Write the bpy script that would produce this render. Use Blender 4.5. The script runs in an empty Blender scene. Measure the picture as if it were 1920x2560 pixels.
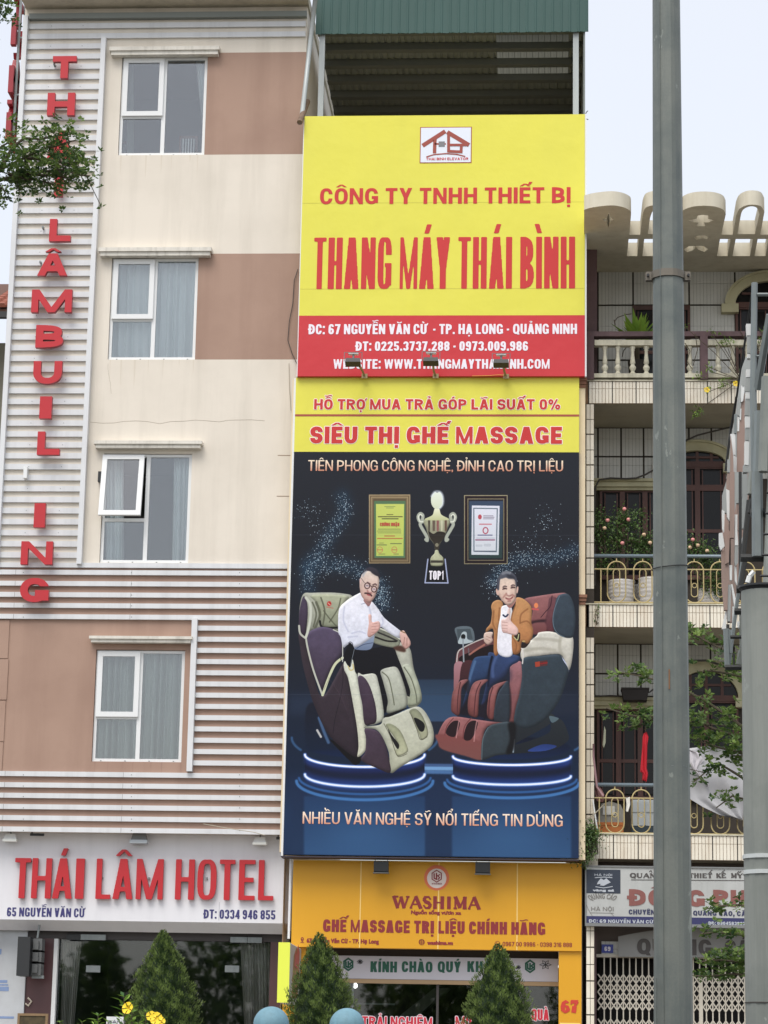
import bpy, math, random, unicodedata
import numpy as np
from mathutils import Matrix, Vector
from mathutils.geometry import tessellate_polygon

random.seed(7)
rng = np.random.default_rng(7)
scene = bpy.context.scene

# ------------------------------------------------------------------ camera
F = 6200.0                                     # focal length in pixels of the 1920x2560 frame
PITCH, YAW, ROLL = math.radians(12.98), math.radians(-3.93), math.radians(1.08)
CAM = np.array([0.0, -41.0, 1.6])
def _rot():
    cy, sy = math.cos(YAW), math.sin(YAW); Rz = np.array([[cy, -sy, 0], [sy, cy, 0], [0, 0, 1]])
    cp, sp = math.cos(PITCH), math.sin(PITCH); Rx = np.array([[1, 0, 0], [0, cp, sp], [0, -sp, cp]])
    cr, sr = math.cos(ROLL), math.sin(ROLL); Ry = np.array([[cr, 0, sr], [0, 1, 0], [-sr, 0, cr]])
    return Ry @ Rx @ Rz
R = _rot()                                     # rows: camera right, forward, up
cd = bpy.data.cameras.new('camera'); cd.sensor_fit = 'VERTICAL'; cd.sensor_height = 24.0
cd.lens = F / 2560 * 24.0; cd.clip_start = 0.1; cd.clip_end = 2000
cam = bpy.data.objects.new('camera', cd); scene.collection.objects.link(cam)
m = Matrix.Identity(4)
for i in range(3):
    m[i][0] = R[0][i]; m[i][1] = R[2][i]; m[i][2] = -R[1][i]; m[i][3] = CAM[i]
cam.matrix_world = m
scene.camera = cam

# ------------------------------------------------------------------ light: bright overcast day
SUN_EL, SUN_AZ = math.radians(58), math.radians(200)      # soft light from high behind the camera
world = bpy.data.worlds.new('World'); scene.world = world; world.use_nodes = True
nt = world.node_tree; nt.nodes.clear()
cl = nt.nodes.new('ShaderNodeTexNoise'); cl.inputs['Scale'].default_value = 2.2; cl.inputs['Detail'].default_value = 5; cr_ = nt.nodes.new('ShaderNodeMix'); cr_.data_type = 'RGBA'; cr_.inputs['A'].default_value = (1.0, .988, .97, 1); cr_.inputs['B'].default_value = (.87, .875, .90, 1)
ctc = nt.nodes.new('ShaderNodeTexCoord'); nt.links.new(ctc.outputs['Generated'], cl.inputs['Vector']); nt.links.new(cl.outputs['Fac'], cr_.inputs['Factor'])
sky = nt.nodes.new('ShaderNodeTexSky'); sky.sky_type = 'NISHITA'; sky.sun_disc = False
sky.sun_elevation = SUN_EL; sky.sun_rotation = SUN_AZ; sky.air_density = 1.0; sky.dust_density = 3.0
b1 = nt.nodes.new('ShaderNodeBackground'); b1.inputs['Strength'].default_value = 0.05
b2 = nt.nodes.new('ShaderNodeBackground'); b2.inputs['Color'].default_value = (0.985, 0.97, 0.955, 1); b2.inputs['Strength'].default_value = 0.5
ad = nt.nodes.new('ShaderNodeAddShader'); ow = nt.nodes.new('ShaderNodeOutputWorld')
nt.links.new(sky.outputs[0], b1.inputs[0]); nt.links.new(cr_.outputs['Result'], b2.inputs[0]); nt.links.new(b1.outputs[0], ad.inputs[0]); nt.links.new(b2.outputs[0], ad.inputs[1]); nt.links.new(ad.outputs[0], ow.inputs[0])
sd = bpy.data.lights.new('sun', 'SUN'); sd.energy = 1.5; sd.angle = math.radians(34); sd.color = (1.0, 0.97, 0.92)
sun = bpy.data.objects.new('sun', sd); scene.collection.objects.link(sun)
_d = Vector((math.sin(SUN_AZ) * math.cos(SUN_EL), math.cos(SUN_AZ) * math.cos(SUN_EL), math.sin(SUN_EL)))
sun.rotation_euler = _d.to_track_quat('Z', 'Y').to_euler(); sun.location = (0, -20, 40)
vs = scene.view_settings; vs.view_transform = 'Standard'; vs.look = 'None'; vs.gamma = 1.0; vs.use_curve_mapping = False
vs.exposure = 0.66

# ------------------------------------------------------------------ where a pixel's ray meets a real plane
def ray(px, py):
    return R.T @ np.array([(px - 960) / F, 1.0, -(py - 1280) / F])
def W(px, py, Y=0.0):                          # -> (X, Z) on the vertical plane at Y
    v = ray(px, py); t = (Y - CAM[1]) / v[1]; p = CAM + v * t
    return float(p[0]), float(p[2])
def WZ(px, py, Z):                             # -> (X, Y) on the horizontal plane at Z
    v = ray(px, py); t = (Z - CAM[2]) / v[2]; p = CAM + v * t
    return float(p[0]), float(p[1])
def W3(px, py, Y): x, z = W(px, py, Y); return (x, Y, z)
def crop(x0, y0, s): return lambda x, y: (x0 + x / s, y0 + y / s)
c1, c2, c3, c4 = crop(0, 0, 2.074), crop(0, 600, 2.074), crop(0, 1300, 2.074), crop(0, 1960, 2.183)
c5, c6, c7 = crop(680, 0, 2.023), crop(720, 1120, 2.126), crop(680, 2060, 2.023)
r1, r2, r3, r4 = crop(1440, 400, 3.456), crop(1440, 900, 3.456), crop(1440, 1400, 3.456), crop(1440, 1960, 3.456)
cb = crop(720, 440, 2.183)
def avg(*a): return sum(a) / len(a)
def rect(c, x0, y0, x1, y1, Y):                # axis-aligned rectangle on plane Y: X0, X1, Z0, Z1
    a, b, d, e = (W(*c(x0, y0), Y), W(*c(x1, y0), Y), W(*c(x0, y1), Y), W(*c(x1, y1), Y))
    return avg(a[0], d[0]), avg(b[0], e[0]), avg(d[1], e[1]), avg(a[1], b[1])
def px(x, y): return (x, y)

# ------------------------------------------------------------------ materials
def lin(c):
    return tuple(((v / 255) / 12.92 if v <= 10 else (((v / 255) + .055) / 1.055) ** 2.4) for v in c)
MATS = {}
def mat(name, col, rough=.6, metal=0.0, k=1.0, blotch=0.0, dirt=None, streak=0.0, bump=0.0, scale=1.5, fine=0.0, spec=.5, coat=0.0, spots=0.0, ripple=0.0):
    """col: sRGB 0-255. blotch/streak/fine: strengths of large, run-down and fine variation towards dirt colour."""
    if name in MATS: return MATS[name]
    M = bpy.data.materials.new(name); M.use_nodes = True; nt = M.node_tree; N = nt.nodes; L = nt.links
    p = N['Principled BSDF']; base = tuple(min(.93, v * k) for v in lin(col)) + (1,)
    p.inputs['Base Color'].default_value = base; p.inputs['Roughness'].default_value = rough; p.inputs['Metallic'].default_value = metal
    p.inputs['Specular IOR Level'].default_value = spec
    if coat: p.inputs['Coat Weight'].default_value = coat
    dcol = tuple(v * k for v in lin(dirt)) + (1,) if dirt else tuple(v * .55 for v in base[:3]) + (1,)
    if blotch or streak or fine or bump or ripple:
        geo = N.new('ShaderNodeNewGeometry'); cur = None
        def layer(sc, vec, strength, lo, hi, cur):
            mp = N.new('ShaderNodeMapping'); mp.inputs['Scale'].default_value = vec; L.new(geo.outputs['Position'], mp.inputs['Vector'])
            nz = N.new('ShaderNodeTexNoise'); nz.inputs['Scale'].default_value = sc; nz.inputs['Detail'].default_value = 6; nz.inputs['Roughness'].default_value = .62
            L.new(mp.outputs[0], nz.inputs['Vector'])
            mr = N.new('ShaderNodeMapRange'); mr.inputs['From Min'].default_value = lo; mr.inputs['From Max'].default_value = hi; mr.inputs['To Max'].default_value = strength
            L.new(nz.outputs['Fac'], mr.inputs['Value'])
            mx = N.new('ShaderNodeMix'); mx.data_type = 'RGBA'; L.new(mr.outputs[0], mx.inputs['Factor'])
            if cur is None: mx.inputs['A'].default_value = base
            else: L.new(cur, mx.inputs['A'])
            mx.inputs['B'].default_value = dcol
            return mx.outputs['Result']
        if blotch: cur = layer(scale, (1, 1, 1), blotch, .42, .72, cur)
        if streak: cur = layer(scale * 4, (1, 1, .07), streak, .48, .72, cur)
        if fine: cur = layer(scale * 30, (1, 1, 1), fine, .4, .7, cur)
        if spots:
            keep = dcol; dcol = tuple(min(.9, v * 1.7 + .02) for v in base[:3]) + (1,); cur = layer(scale * 3.1, (1, 1, .6), spots, .655, .675, cur); dcol = keep
        if cur is not None: L.new(cur, p.inputs['Base Color'])
        if bump or ripple:
            nz = N.new('ShaderNodeTexNoise'); nz.inputs['Scale'].default_value = 60 if bump else 1.3; nz.inputs['Detail'].default_value = 5; L.new(geo.outputs['Position'], nz.inputs['Vector'])
            bp = N.new('ShaderNodeBump'); bp.inputs['Strength'].default_value = bump or ripple; bp.inputs['Distance'].default_value = .01 if bump else .08
            L.new(nz.outputs['Fac'], bp.inputs['Height']); L.new(bp.outputs[0], p.inputs['Normal'])
    MATS[name] = M; return M
def vgrad(name, top, bot, z0, z1, rough=.5):   # printed vertical colour gradient between two heights
    M = bpy.data.materials.new(name); M.use_nodes = True; N = M.node_tree.nodes; L = M.node_tree.links
    geo = N.new('ShaderNodeNewGeometry'); s = N.new('ShaderNodeSeparateXYZ'); L.new(geo.outputs['Position'], s.inputs[0])
    mr = N.new('ShaderNodeMapRange'); mr.inputs['From Min'].default_value = z0; mr.inputs['From Max'].default_value = z1; L.new(s.outputs['Z'], mr.inputs['Value'])
    mx = N.new('ShaderNodeMix'); mx.data_type = 'RGBA'; mx.inputs['A'].default_value = lin(bot) + (1,); mx.inputs['B'].default_value = lin(top) + (1,)
    L.new(mr.outputs[0], mx.inputs['Factor']); L.new(mx.outputs['Result'], N['Principled BSDF'].inputs['Base Color']); N['Principled BSDF'].inputs['Roughness'].default_value = rough
    return M
def glass(name, refl, tint=(.75, .8, .8)):
    M = bpy.data.materials.new(name); M.use_nodes = True; N = M.node_tree.nodes; L = M.node_tree.links; N.remove(N['Principled BSDF'])
    t = N.new('ShaderNodeBsdfTransparent'); t.inputs[0].default_value = tint + (1,)
    g = N.new('ShaderNodeBsdfGlossy'); g.inputs['Roughness'].default_value = .02; g.inputs[0].default_value = (.95, .97, 1, 1)
    lw = N.new('ShaderNodeLayerWeight'); lw.inputs['Blend'].default_value = .3
    ml = N.new('ShaderNodeMapRange'); ml.inputs['To Min'].default_value = refl; ml.inputs['To Max'].default_value = 1.0; L.new(lw.outputs['Fresnel'], ml.inputs['Value'])
    x = N.new('ShaderNodeMixShader'); L.new(ml.outputs[0], x.inputs[0]); L.new(t.outputs[0], x.inputs[1]); L.new(g.outputs[0], x.inputs[2]); L.new(x.outputs[0], N['Material Output'].inputs[0])
    return M
def leafmat(name, c_a, c_b, trans=.35):
    M = bpy.data.materials.new(name); M.use_nodes = True; N = M.node_tree.nodes; L = M.node_tree.links; p = N['Principled BSDF']
    at = N.new('ShaderNodeAttribute'); at.attribute_name = 'tone'
    mx = N.new('ShaderNodeMix'); mx.data_type = 'RGBA'; mx.inputs['A'].default_value = lin(c_a) + (1,); mx.inputs['B'].default_value = lin(c_b) + (1,)
    L.new(at.outputs['Fac'], mx.inputs['Factor']); L.new(mx.outputs['Result'], p.inputs['Base Color']); p.inputs['Roughness'].default_value = .55
    tr = N.new('ShaderNodeBsdfTranslucent'); L.new(mx.outputs['Result'], tr.inputs[0])
    s = N.new('ShaderNodeMixShader'); s.inputs[0].default_value = trans; L.new(p.outputs[0], s.inputs[1]); L.new(tr.outputs[0], s.inputs[2]); L.new(s.outputs[0], N['Material Output'].inputs[0])
    return M

# ------------------------------------------------------------------ mesh building
WL = {}                                        # world location of every object we place
def ccw(p):
    return sum(p[i][0] * p[(i + 1) % len(p)][1] - p[(i + 1) % len(p)][0] * p[i][1] for i in range(len(p))) > 0
class MB:
    def __init__(s): s.v = []; s.f = []; s.m = []; s.mi = 0
    def add(s, vs, fs):
        o = len(s.v); s.v += [tuple(v) for v in vs]; s.f += [tuple(o + i for i in f) for f in fs]; s.m += [s.mi] * len(fs); return s
    def box(s, x0, x1, y0, y1, z0, z1):
        if x0 > x1: x0, x1 = x1, x0
        if y0 > y1: y0, y1 = y1, y0
        if z0 > z1: z0, z1 = z1, z0
        return s.add([(x0, y0, z0), (x1, y0, z0), (x1, y1, z0), (x0, y1, z0), (x0, y0, z1), (x1, y0, z1), (x1, y1, z1), (x0, y1, z1)],
              [(0, 3, 2, 1), (4, 5, 6, 7), (0, 1, 5, 4), (1, 2, 6, 5), (2, 3, 7, 6), (3, 0, 4, 7)])
    def poly(s, rings, fn, depth):
        """rings: outer + holes in (u, v); fn(u, v, w) -> xyz, front cap at w=0, back at w=depth"""
        rings = [list(r) if (ccw(r) == (i == 0)) else list(reversed(r)) for i, r in enumerate(rings)]
        flat = [p for r in rings for p in r]; tri = tessellate_polygon([[Vector((a, b, 0)) for a, b in r] for r in rings])
        n = len(flat); vs = [fn(a, b, 0) for a, b in flat]; fs = []
        for t in tri:
            a, b, c = (flat[i] for i in t)
            pos = (b[0] - a[0]) * (c[1] - a[1]) - (b[1] - a[1]) * (c[0] - a[0]) > 0
            fs.append(tuple(t) if pos else tuple(reversed(t)))
        if depth:
            vs += [fn(a, b, depth) for a, b in flat]; fs += [tuple(reversed([i + n for i in t])) for t in fs]
            o = 0
            for r in rings:
                k = len(r)
                for i in range(k):
                    j = (i + 1) % k; fs.append((o + i, o + n + i, o + n + j, o + j))
                o += k
        return s.add(vs, fs)
    def front(s, rings, Y, depth):             # an outline on the facade, facing the street, with thickness going back
        return s.poly(rings, lambda u, v, w: (u, Y + w, v), depth)
    def plan(s, rings, z, h):                  # a plan outline with height h
        return s.poly(rings, lambda u, v, w: (u, v, z + h - w), h)
    def tube(s, pts, r, n=8, caps=True):
        pts = [Vector(p) for p in pts]; rs = r if isinstance(r, (list, tuple)) else [r] * len(pts); vs = []; fs = []
        up = None
        for i, p in enumerate(pts):
            t = (pts[min(i + 1, len(pts) - 1)] - pts[max(i - 1, 0)]).normalized()
            if up is None: up = Vector((0, 0, 1)) if abs(t.z) < .9 else Vector((0, 1, 0))
            a = t.cross(up).normalized(); b = a.cross(t).normalized(); up = b
            for k in range(n):
                g = 2 * math.pi * k / n; vs.append(p + a * rs[i] * math.cos(g) + b * rs[i] * math.sin(g))
        for i in range(len(pts) - 1):
            for k in range(n):
                k2 = (k + 1) % n; fs.append((i * n + k, i * n + k2, (i + 1) * n + k2, (i + 1) * n + k))
        if caps: fs.append(tuple(range(n))); fs.append(tuple(reversed(range((len(pts) - 1) * n, len(pts) * n))))
        return s.add(vs, fs)
    def lathe(s, prof, n=16, c=(0, 0, 0), ph=0.0):
        vs = []; fs = []
        for r, z in prof:
            for k in range(n):
                g = ph + 2 * math.pi * k / n; vs.append((c[0] + r * math.cos(g), c[1] + r * math.sin(g), c[2] + z))
        for i in range(len(prof) - 1):
            for k in range(n):
                k2 = (k + 1) % n; fs.append((i * n + k, i * n + k2, (i + 1) * n + k2, (i + 1) * n + k))
        fs.append(tuple(reversed(range(n)))); fs.append(tuple(range((len(prof) - 1) * n, len(prof) * n)))
        return s.add(vs, fs)
    def mesh(s, name, mats=None, smooth=False):
        me = bpy.data.meshes.new(name); me.from_pydata(s.v, [], s.f)
        for mm in (mats if isinstance(mats, (list, tuple)) else [mats] if mats else []): me.materials.append(mm)
        me.polygons.foreach_set('material_index', s.m)
        if smooth: me.polygons.foreach_set('use_smooth', [True] * len(me.polygons))
        me.update(); return me
def link(name, data, parent=None, loc=(0, 0, 0)):
    o = bpy.data.objects.new(name, data); scene.collection.objects.link(o)
    loc = Vector(loc); WL[o.name] = loc
    if parent is not None: o.parent = parent; o.location = loc - WL[parent.name]
    else: o.location = loc
    return o
def tag(o, label=None, cat=None, group=None, kind=None):
    if label: o['label'] = label
    if cat: o['category'] = cat
    if group: o['group'] = group
    if kind: o['kind'] = kind
    return o
def thing(name, loc, label, cat, group=None): return tag(link(name, None, None, loc), label, cat, group)
def part(name, mb, mats, parent, loc=(0, 0, 0), smooth=False, kind=None, label=None):
    """mb: MB in world coordinates (loc 0) or a ready mesh placed at loc"""
    me = mb.mesh(name, mats, smooth) if isinstance(mb, MB) else mb
    if isinstance(mb, MB) and tuple(loc) == (0, 0, 0) and parent is None:
        vv = np.array(mb.v); c = Vector((float((vv[:, 0].min() + vv[:, 0].max()) / 2), float((vv[:, 1].min() + vv[:, 1].max()) / 2), float(vv[:, 2].min())))
        me.transform(Matrix.Translation(-c)); loc = c
    o = link(name, me, parent, loc)
    if kind: o['kind'] = kind
    if label: o['label'] = label
    return o
def solo(name, mb, mats, label, cat, group=None, smooth=False, kind=None):
    return tag(part(name, mb, mats, None, smooth=smooth), label, cat, group, kind)
def root_at(mb_pts): pass

# ------------------------------------------------------------------ lettering: glyph outlines -> thickened, filled solids
def contours(text, space=1.0, res=4, font='inter'):
    cu = bpy.data.curves.new('lettering', 'FONT'); cu.body = text; cu.space_character = space
    o = bpy.data.objects.new('lettering', cu); scene.collection.objects.link(o)
    dg = bpy.context.evaluated_depsgraph_get(); ev = o.evaluated_get(dg); c2 = ev.to_curve(dg, apply_modifiers=False)
    out = []
    for sp in c2.splines:
        P = sp.bezier_points; n = len(P); pts = []
        for i in range(n):
            a, b = P[i], P[(i + 1) % n]; p0, p1, p2, p3 = a.co, a.handle_right, b.handle_left, b.co
            d = (p3 - p0).length; dev = max(abs((p1 - p0).cross(p3 - p0).z), abs((p2 - p0).cross(p3 - p0).z)) / (d + 1e-9)
            k = 1 if dev < 1e-3 else res
            for j in range(k):
                t = j / k; q = p0 * (1 - t) ** 3 + p1 * 3 * t * (1 - t) ** 2 + p2 * 3 * t * t * (1 - t) + p3 * t ** 3; pts.append((q.x, q.y))
        cl = []
        for p in pts:
            if not cl or math.hypot(p[0] - cl[-1][0], p[1] - cl[-1][1]) > 2e-3: cl.append(p)
        if len(cl) > 2 and math.hypot(cl[0][0] - cl[-1][0], cl[0][1] - cl[-1][1]) < 2e-3: cl.pop()
        if len(cl) > 2: out.append(cl)
    ev.to_curve_clear(); bpy.data.objects.remove(o); bpy.data.curves.remove(cu)
    return out
CAPH = {}
def caph(font):
    if font not in CAPH: CAPH[font] = max(p[1] for c in contours('H', font=font) for p in c)
    return CAPH[font]
def area(p): return sum(p[i][0] * p[(i + 1) % len(p)][1] - p[(i + 1) % len(p)][0] * p[i][1] for i in range(len(p))) / 2
def inside(p, poly):
    x, y = p; r = False
    for i in range(len(poly)):
        (x0, y0), (x1, y1) = poly[i - 1], poly[i]
        if (y0 > y) != (y1 > y) and x < (x1 - x0) * (y - y0) / (y1 - y0) + x0: r = not r
    return r
def fill_mask(cs, x0, y0, nx, ny, h):
    """even coverage of closed outlines (non-zero winding) on an nx by ny sample grid of step h"""
    wn = np.zeros((ny, nx + 1), np.int16)
    for c in cs:
        P = np.array(c)
        for i in range(len(P)):
            (ax, ay), (bx, by) = P[i - 1], P[i]
            if ay == by: continue
            s = 1 if by > ay else -1
            if s < 0: ax, ay, bx, by = bx, by, ax, ay
            r0 = max(0, int(math.ceil((ay - y0) / h - .5))); r1 = min(ny - 1, int(math.ceil((by - y0) / h - .5)) - 1)
            if r1 < r0: continue
            rr = np.arange(r0, r1 + 1); yy_ = y0 + (rr + .5) * h; xx_ = ax + (bx - ax) * (yy_ - ay) / (by - ay)
            k = np.clip(np.ceil((xx_ - x0) / h - .5).astype(int), 0, nx); wn[rr, k] += s
    return (np.cumsum(wn, axis=1)[:, :nx] != 0)
def trace(A, x0, y0, h, tol):
    """marching squares at level .5; outlines with the inside on their left"""
    A = np.pad(A, 1); x0 -= h; y0 -= h; ny, nx = A.shape; B = A > .5
    code = B[:-1, :-1] * 1 + B[:-1, 1:] * 2 + B[1:, 1:] * 4 + B[1:, :-1] * 8
    nxt = {}
    def ev(e, i, j):                         # crossing point on an edge of cell (row j, column i); 0 bottom 1 right 2 top 3 left
        a, b = (((i, j), (i + 1, j)), ((i + 1, j), (i + 1, j + 1)), ((i, j + 1), (i + 1, j + 1)), ((i, j), (i, j + 1)))[e]
        va, vb = A[a[1], a[0]], A[b[1], b[0]]; t = (.5 - va) / (vb - va) if vb != va else .5; return (a[0] + (b[0] - a[0]) * t, a[1] + (b[1] - a[1]) * t)
    def key(e, i, j): return ((i, j, 0), (i + 1, j, 1), (i, j + 1, 0), (i, j, 1))[e]
    T = {1: [(0, 3)], 2: [(1, 0)], 3: [(1, 3)], 4: [(2, 1)], 5: [(0, 3), (2, 1)], 6: [(2, 0)], 7: [(2, 3)], 8: [(3, 2)], 9: [(0, 2)], 10: [(1, 0), (3, 2)], 11: [(1, 2)], 12: [(3, 1)], 13: [(0, 1)], 14: [(3, 0)]}
    js, is_ = np.nonzero((code > 0) & (code < 15)); pos = {}
    for j, i in zip(js.tolist(), is_.tolist()):
        for a, b in T[int(code[j, i])]: ka, kb = key(a, i, j), key(b, i, j); nxt[ka] = kb; pos[ka] = ev(a, i, j); pos[kb] = ev(b, i, j)
    loops = []
    while nxt:
        k, _ = next(iter(nxt.items())); lp = []
        while k in nxt: lp.append(pos[k]); k = nxt.pop(k)
        if len(lp) < 6: continue
        P = np.array(lp); n = len(P); a = int(np.argmin(P[:, 0] + P[:, 1])); P = np.roll(P, -a, 0); b = int(np.argmax(((P - P[0]) ** 2).sum(1))); keep = {0, b}; st = [(0, b), (b, n)]
        Q = np.vstack([P, P[:1]])
        while st:
            u, v = st.pop()
            if v - u < 2: continue
            d = Q[v] - Q[u]; L = math.hypot(*d) + 1e-9; ds = np.abs((Q[u + 1:v, 0] - Q[u, 0]) * d[1] - (Q[u + 1:v, 1] - Q[u, 1]) * d[0]) / L; m_ = int(ds.argmax())
            if ds[m_] > tol: w = u + 1 + m_; keep.add(w); st += [(u, w), (w, v)]
        R_ = [P[q] for q in sorted(keep)]
        if len(R_) > 2: loops.append([(x0 + (q[0] + .5) * h, y0 + (q[1] + .5) * h) for q in R_])
    return loops
def rings_of(loops):
    outs = [l for l in loops if area(l) > 0]; hol = [l for l in loops if area(l) < 0]; G = [[o] for o in outs]
    for q in hol:
        cand = [g for g in G if inside(q[0], g[0])]
        if cand: min(cand, key=lambda g: abs(area(g[0]))).append(q)
    return G
def thicken(cs, bold, H, N=40):
    """outlines -> outlines swollen by bold (world units), corners kept square"""
    ss = 3; h = H / N / ss; xs = [p[0] for c in cs for p in c]; ys = [p[1] for c in cs for p in c]; pad = bold + 3 * ss * h
    x0, y0 = min(xs) - pad, min(ys) - pad; nx = int((max(xs) + pad - x0) / h / ss + 1) * ss; ny = int((max(ys) + pad - y0) / h / ss + 1) * ss
    M_ = fill_mask(cs, x0, y0, nx, ny, h); r = bold / h; k = int(round(r))
    if k > 0:
        kz = int(round(k * (.72 if bold < .02 else .6)))
        def spread(S, a, ax):
            out = S.copy()
            for q in range(1, a + 1):
                if ax: out[:, q:] |= S[:, :-q]; out[:, :-q] |= S[:, q:]
                else: out[q:] |= S[:-q]; out[:-q] |= S[q:]
            return out
        M_ = spread(spread(M_, k, 1), kz, 0)
    A = M_.reshape(ny // ss, ss, nx // ss, ss).mean((1, 3))
    return rings_of(trace(A, x0, y0, h * ss, .12))
WIDTH = dict(A=1.0, B=.93, C=.93, D=.95, E=.80, G=.97, H=.97, I=.30, K=.98, L=.76, M=1.2, N=.98, O=.97, P=.90, Q=1.0, R=.96, S=.90, T=.86, U=.94, V=.96, W=1.38, X=.96, Y=.94, Z=.86)
WIDTH.update({c: .84 for c in '023456789'}); WIDTH.update({'1': .5, '.': .2, ':': .2, ',': .22, '-': .42, ' ': .26, '%': 1.3, 'Đ': .95})
def block(ch, X, Y, w, h, t, b):
    """a straight-cut sans capital as a yes/no field over coordinate grids; t stem width, b bar height"""
    Rr = lambda x0, y0, x1, y1: (X >= x0) & (X <= x1) & (Y >= y0) & (Y <= y1)
    def Dg(xa, ya, xb, yb, tt): xl = xa + (xb - xa) * (Y - ya) / (yb - ya); return (X >= xl) & (X <= xl + tt) & (Y >= min(ya, yb)) & (Y <= max(ya, yb))
    def SE(x0, y0, x1, y1, n=None):
        n = n or (2.15 + .75 * min(2, max(0, (y1 - y0) / max(1e-6, x1 - x0) - 1))); return (np.abs((X - (x0 + x1) / 2) / ((x1 - x0) / 2)) ** n + np.abs((Y - (y0 + y1) / 2) / ((y1 - y0) / 2)) ** n) <= 1
    ring = lambda x0, y0, x1, y1: SE(x0, y0, x1, y1) & ~SE(x0 + t, y0 + b, x1 - t, y1 - b)
    def bowl(y0, y1, ww): return (SE(-ww, y0, ww, y1, 2.9) & ~SE(-(ww - t), y0 + b, ww - t, y1 - b, 2.9)) & (X >= t * .5)
    st = Rr(0, 0, t, h); m_ = h / 2
    if ch == 'I': return Rr(0, 0, w, h)
    if ch == 'H': return st | Rr(w - t, 0, w, h) | Rr(0, m_ - b / 2, w, m_ + b / 2)
    if ch == 'T': return Rr(0, h - b, w, h) | Rr(w / 2 - t / 2, 0, w / 2 + t / 2, h)
    if ch == 'L': return st | Rr(0, 0, w, b)
    if ch == 'E': return st | Rr(0, 0, w, b) | Rr(0, h - b, w, h) | Rr(0, m_ - b / 2, w * .92, m_ + b / 2)
    if ch in 'AV':
        if ch == 'V': Y = h - Y
        f = t * 1.04; l = Dg(0, 0, w / 2 - f * .56, h, f) | Dg(w - f, 0, w / 2 - f * .44, h, f) | (Rr(w / 2 - f * .56, h - .06 * h, w / 2 + f * .56, h))
        return l if ch == 'V' else l | (Rr(0, h * .19, w, h * .19 + b) & Dg(0, 0, w / 2 - f * .5, h, 9) & ~Dg(w - f * .3, 0, w / 2, h, 9))
    if ch == 'M': f = min(t, w * .205); return Rr(0, 0, f * .92, h) | Rr(w - f * .92, 0, w, h) | Dg(0, h, w / 2 - f / 2, 0, f) | Dg(w - f, h, w / 2 - f / 2, 0, f)
    if ch == 'W': f = min(t * .92, w * .2); return Dg(0, h, w * .27 - f / 2, 0, f) | Dg(w / 2 - f / 2, h, w * .27 - f / 2, 0, f) | Dg(w / 2 - f / 2, h, w * .73 - f / 2, 0, f) | Dg(w - f, h, w * .73 - f / 2, 0, f)
    if ch == 'N': return Rr(0, 0, t * .92, h) | Rr(w - t * .92, 0, w, h) | Dg(0, h, w - t, 0, t)
    if ch == 'Y': f = t * 1.04; return Dg(0, h, w / 2 - f / 2, h * .38, f) | Dg(w - f, h, w / 2 - f / 2, h * .38, f) | Rr(w / 2 - t / 2, 0, w / 2 + t / 2, h * .42)
    if ch == 'K': f = t * 1.08; return st | (Dg(w - f, h, t * .45, h * .36, f) & (X >= t * .6)) | (Dg(w - f, 0, w * .30, h * .66, f) & (Y <= h * .62) & (X >= t * .6))
    if ch == 'U': r = min(h * .5, w * .62); return Rr(0, r, t, h) | Rr(w - t, r, w, h) | (ring(0, 0, w, 2 * r) & (Y <= r))
    if ch in 'OQ0':
        g = ring(0, 0, w, h); return g | (Dg(w - t * .9, -.06 * h, w * .52, .24 * h, t * .9) if ch == 'Q' else False)
    if ch == 'C': return ring(0, 0, w, h) & ~((X > w * .5) & (Y > h * .36) & (Y < h * .64))
    if ch == 'G': return (ring(0, 0, w, h) & ~((X > w * .5) & (Y > h * .3) & (Y < h * .66))) | Rr(w - t, h * .06, w, h * .5) | Rr(w * .52, h * .5 - b, w, h * .5)
    if ch == 'D': return st | bowl(0, h, w)
    if ch == 'B': return st | bowl(h * .48 - b / 2, h, w * .95) | bowl(0, h * .48 + b / 2, w)
    if ch == 'P': return st | bowl(h * .38, h, w)
    if ch == 'R': return st | bowl(h * .42, h, w * .97) | (Dg(w - t * 1.05, 0, w * .36, h * .47, t * 1.05) & (X > t * .8))
    if ch in 'S358269':
        lo, up = ring(0, 0, w, m_ + b * .5), ring(0, m_ - b * .5, w, h); L_, R_ = X < w * .5, X > w * .5
        if ch == '8': return lo | up
        if ch == 'S': return (up & ~(R_ & (Y < h * .68))) | (lo & ~(L_ & (Y > h * .32)))
        if ch == '3': return (up & ~(L_ & (Y < h * .72))) | (lo & ~(L_ & (Y > h * .28)))
        if ch == '2': return (up & ~(Y < h * .70) | (up & R_ & (Y > h * .62))) | Rr(0, 0, w, b) | Dg(0, b * .5, w - t * 1.05, h * .64, t * 1.05)
        if ch == '5': return Rr(w * .04, h - b, w * .95, h) | Rr(w * .04, h * .45, w * .04 + t * .9, h) | (ring(0, 0, w, h * .62) & ~(L_ & (Y > h * .28) & (Y < h * .5)))
        if ch == '9': X = w - X; Y = h - Y; L_, R_ = X < w * .5, X > w * .5
        return SE(0, 0, w, h * .6) & ~SE(t, b, w - t, h * .6 - b) | (SE(0, 0, w, h) & ~SE(t, b, w - t, h - b) & (L_ | (Y > h * .72)))
    if ch == '7': return Rr(0, h - b, w, h) | Dg(w * .16, 0, w - t * 1.05, h - b * .4, t * 1.05)
    if ch == '1': return Rr(w - t, 0, w, h) | Dg(0, h * .72, w - t, h, t * .9)
    if ch == '4': return Rr(w * .58 - t * .2, 0, w * .58 + t * .8, h) | Rr(0, h * .2, w, h * .2 + b) | Dg(0, h * .2, w * .58 - t * .2, h, t * .7)
    if ch == '.': return Rr(0, 0, w, w)
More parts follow.
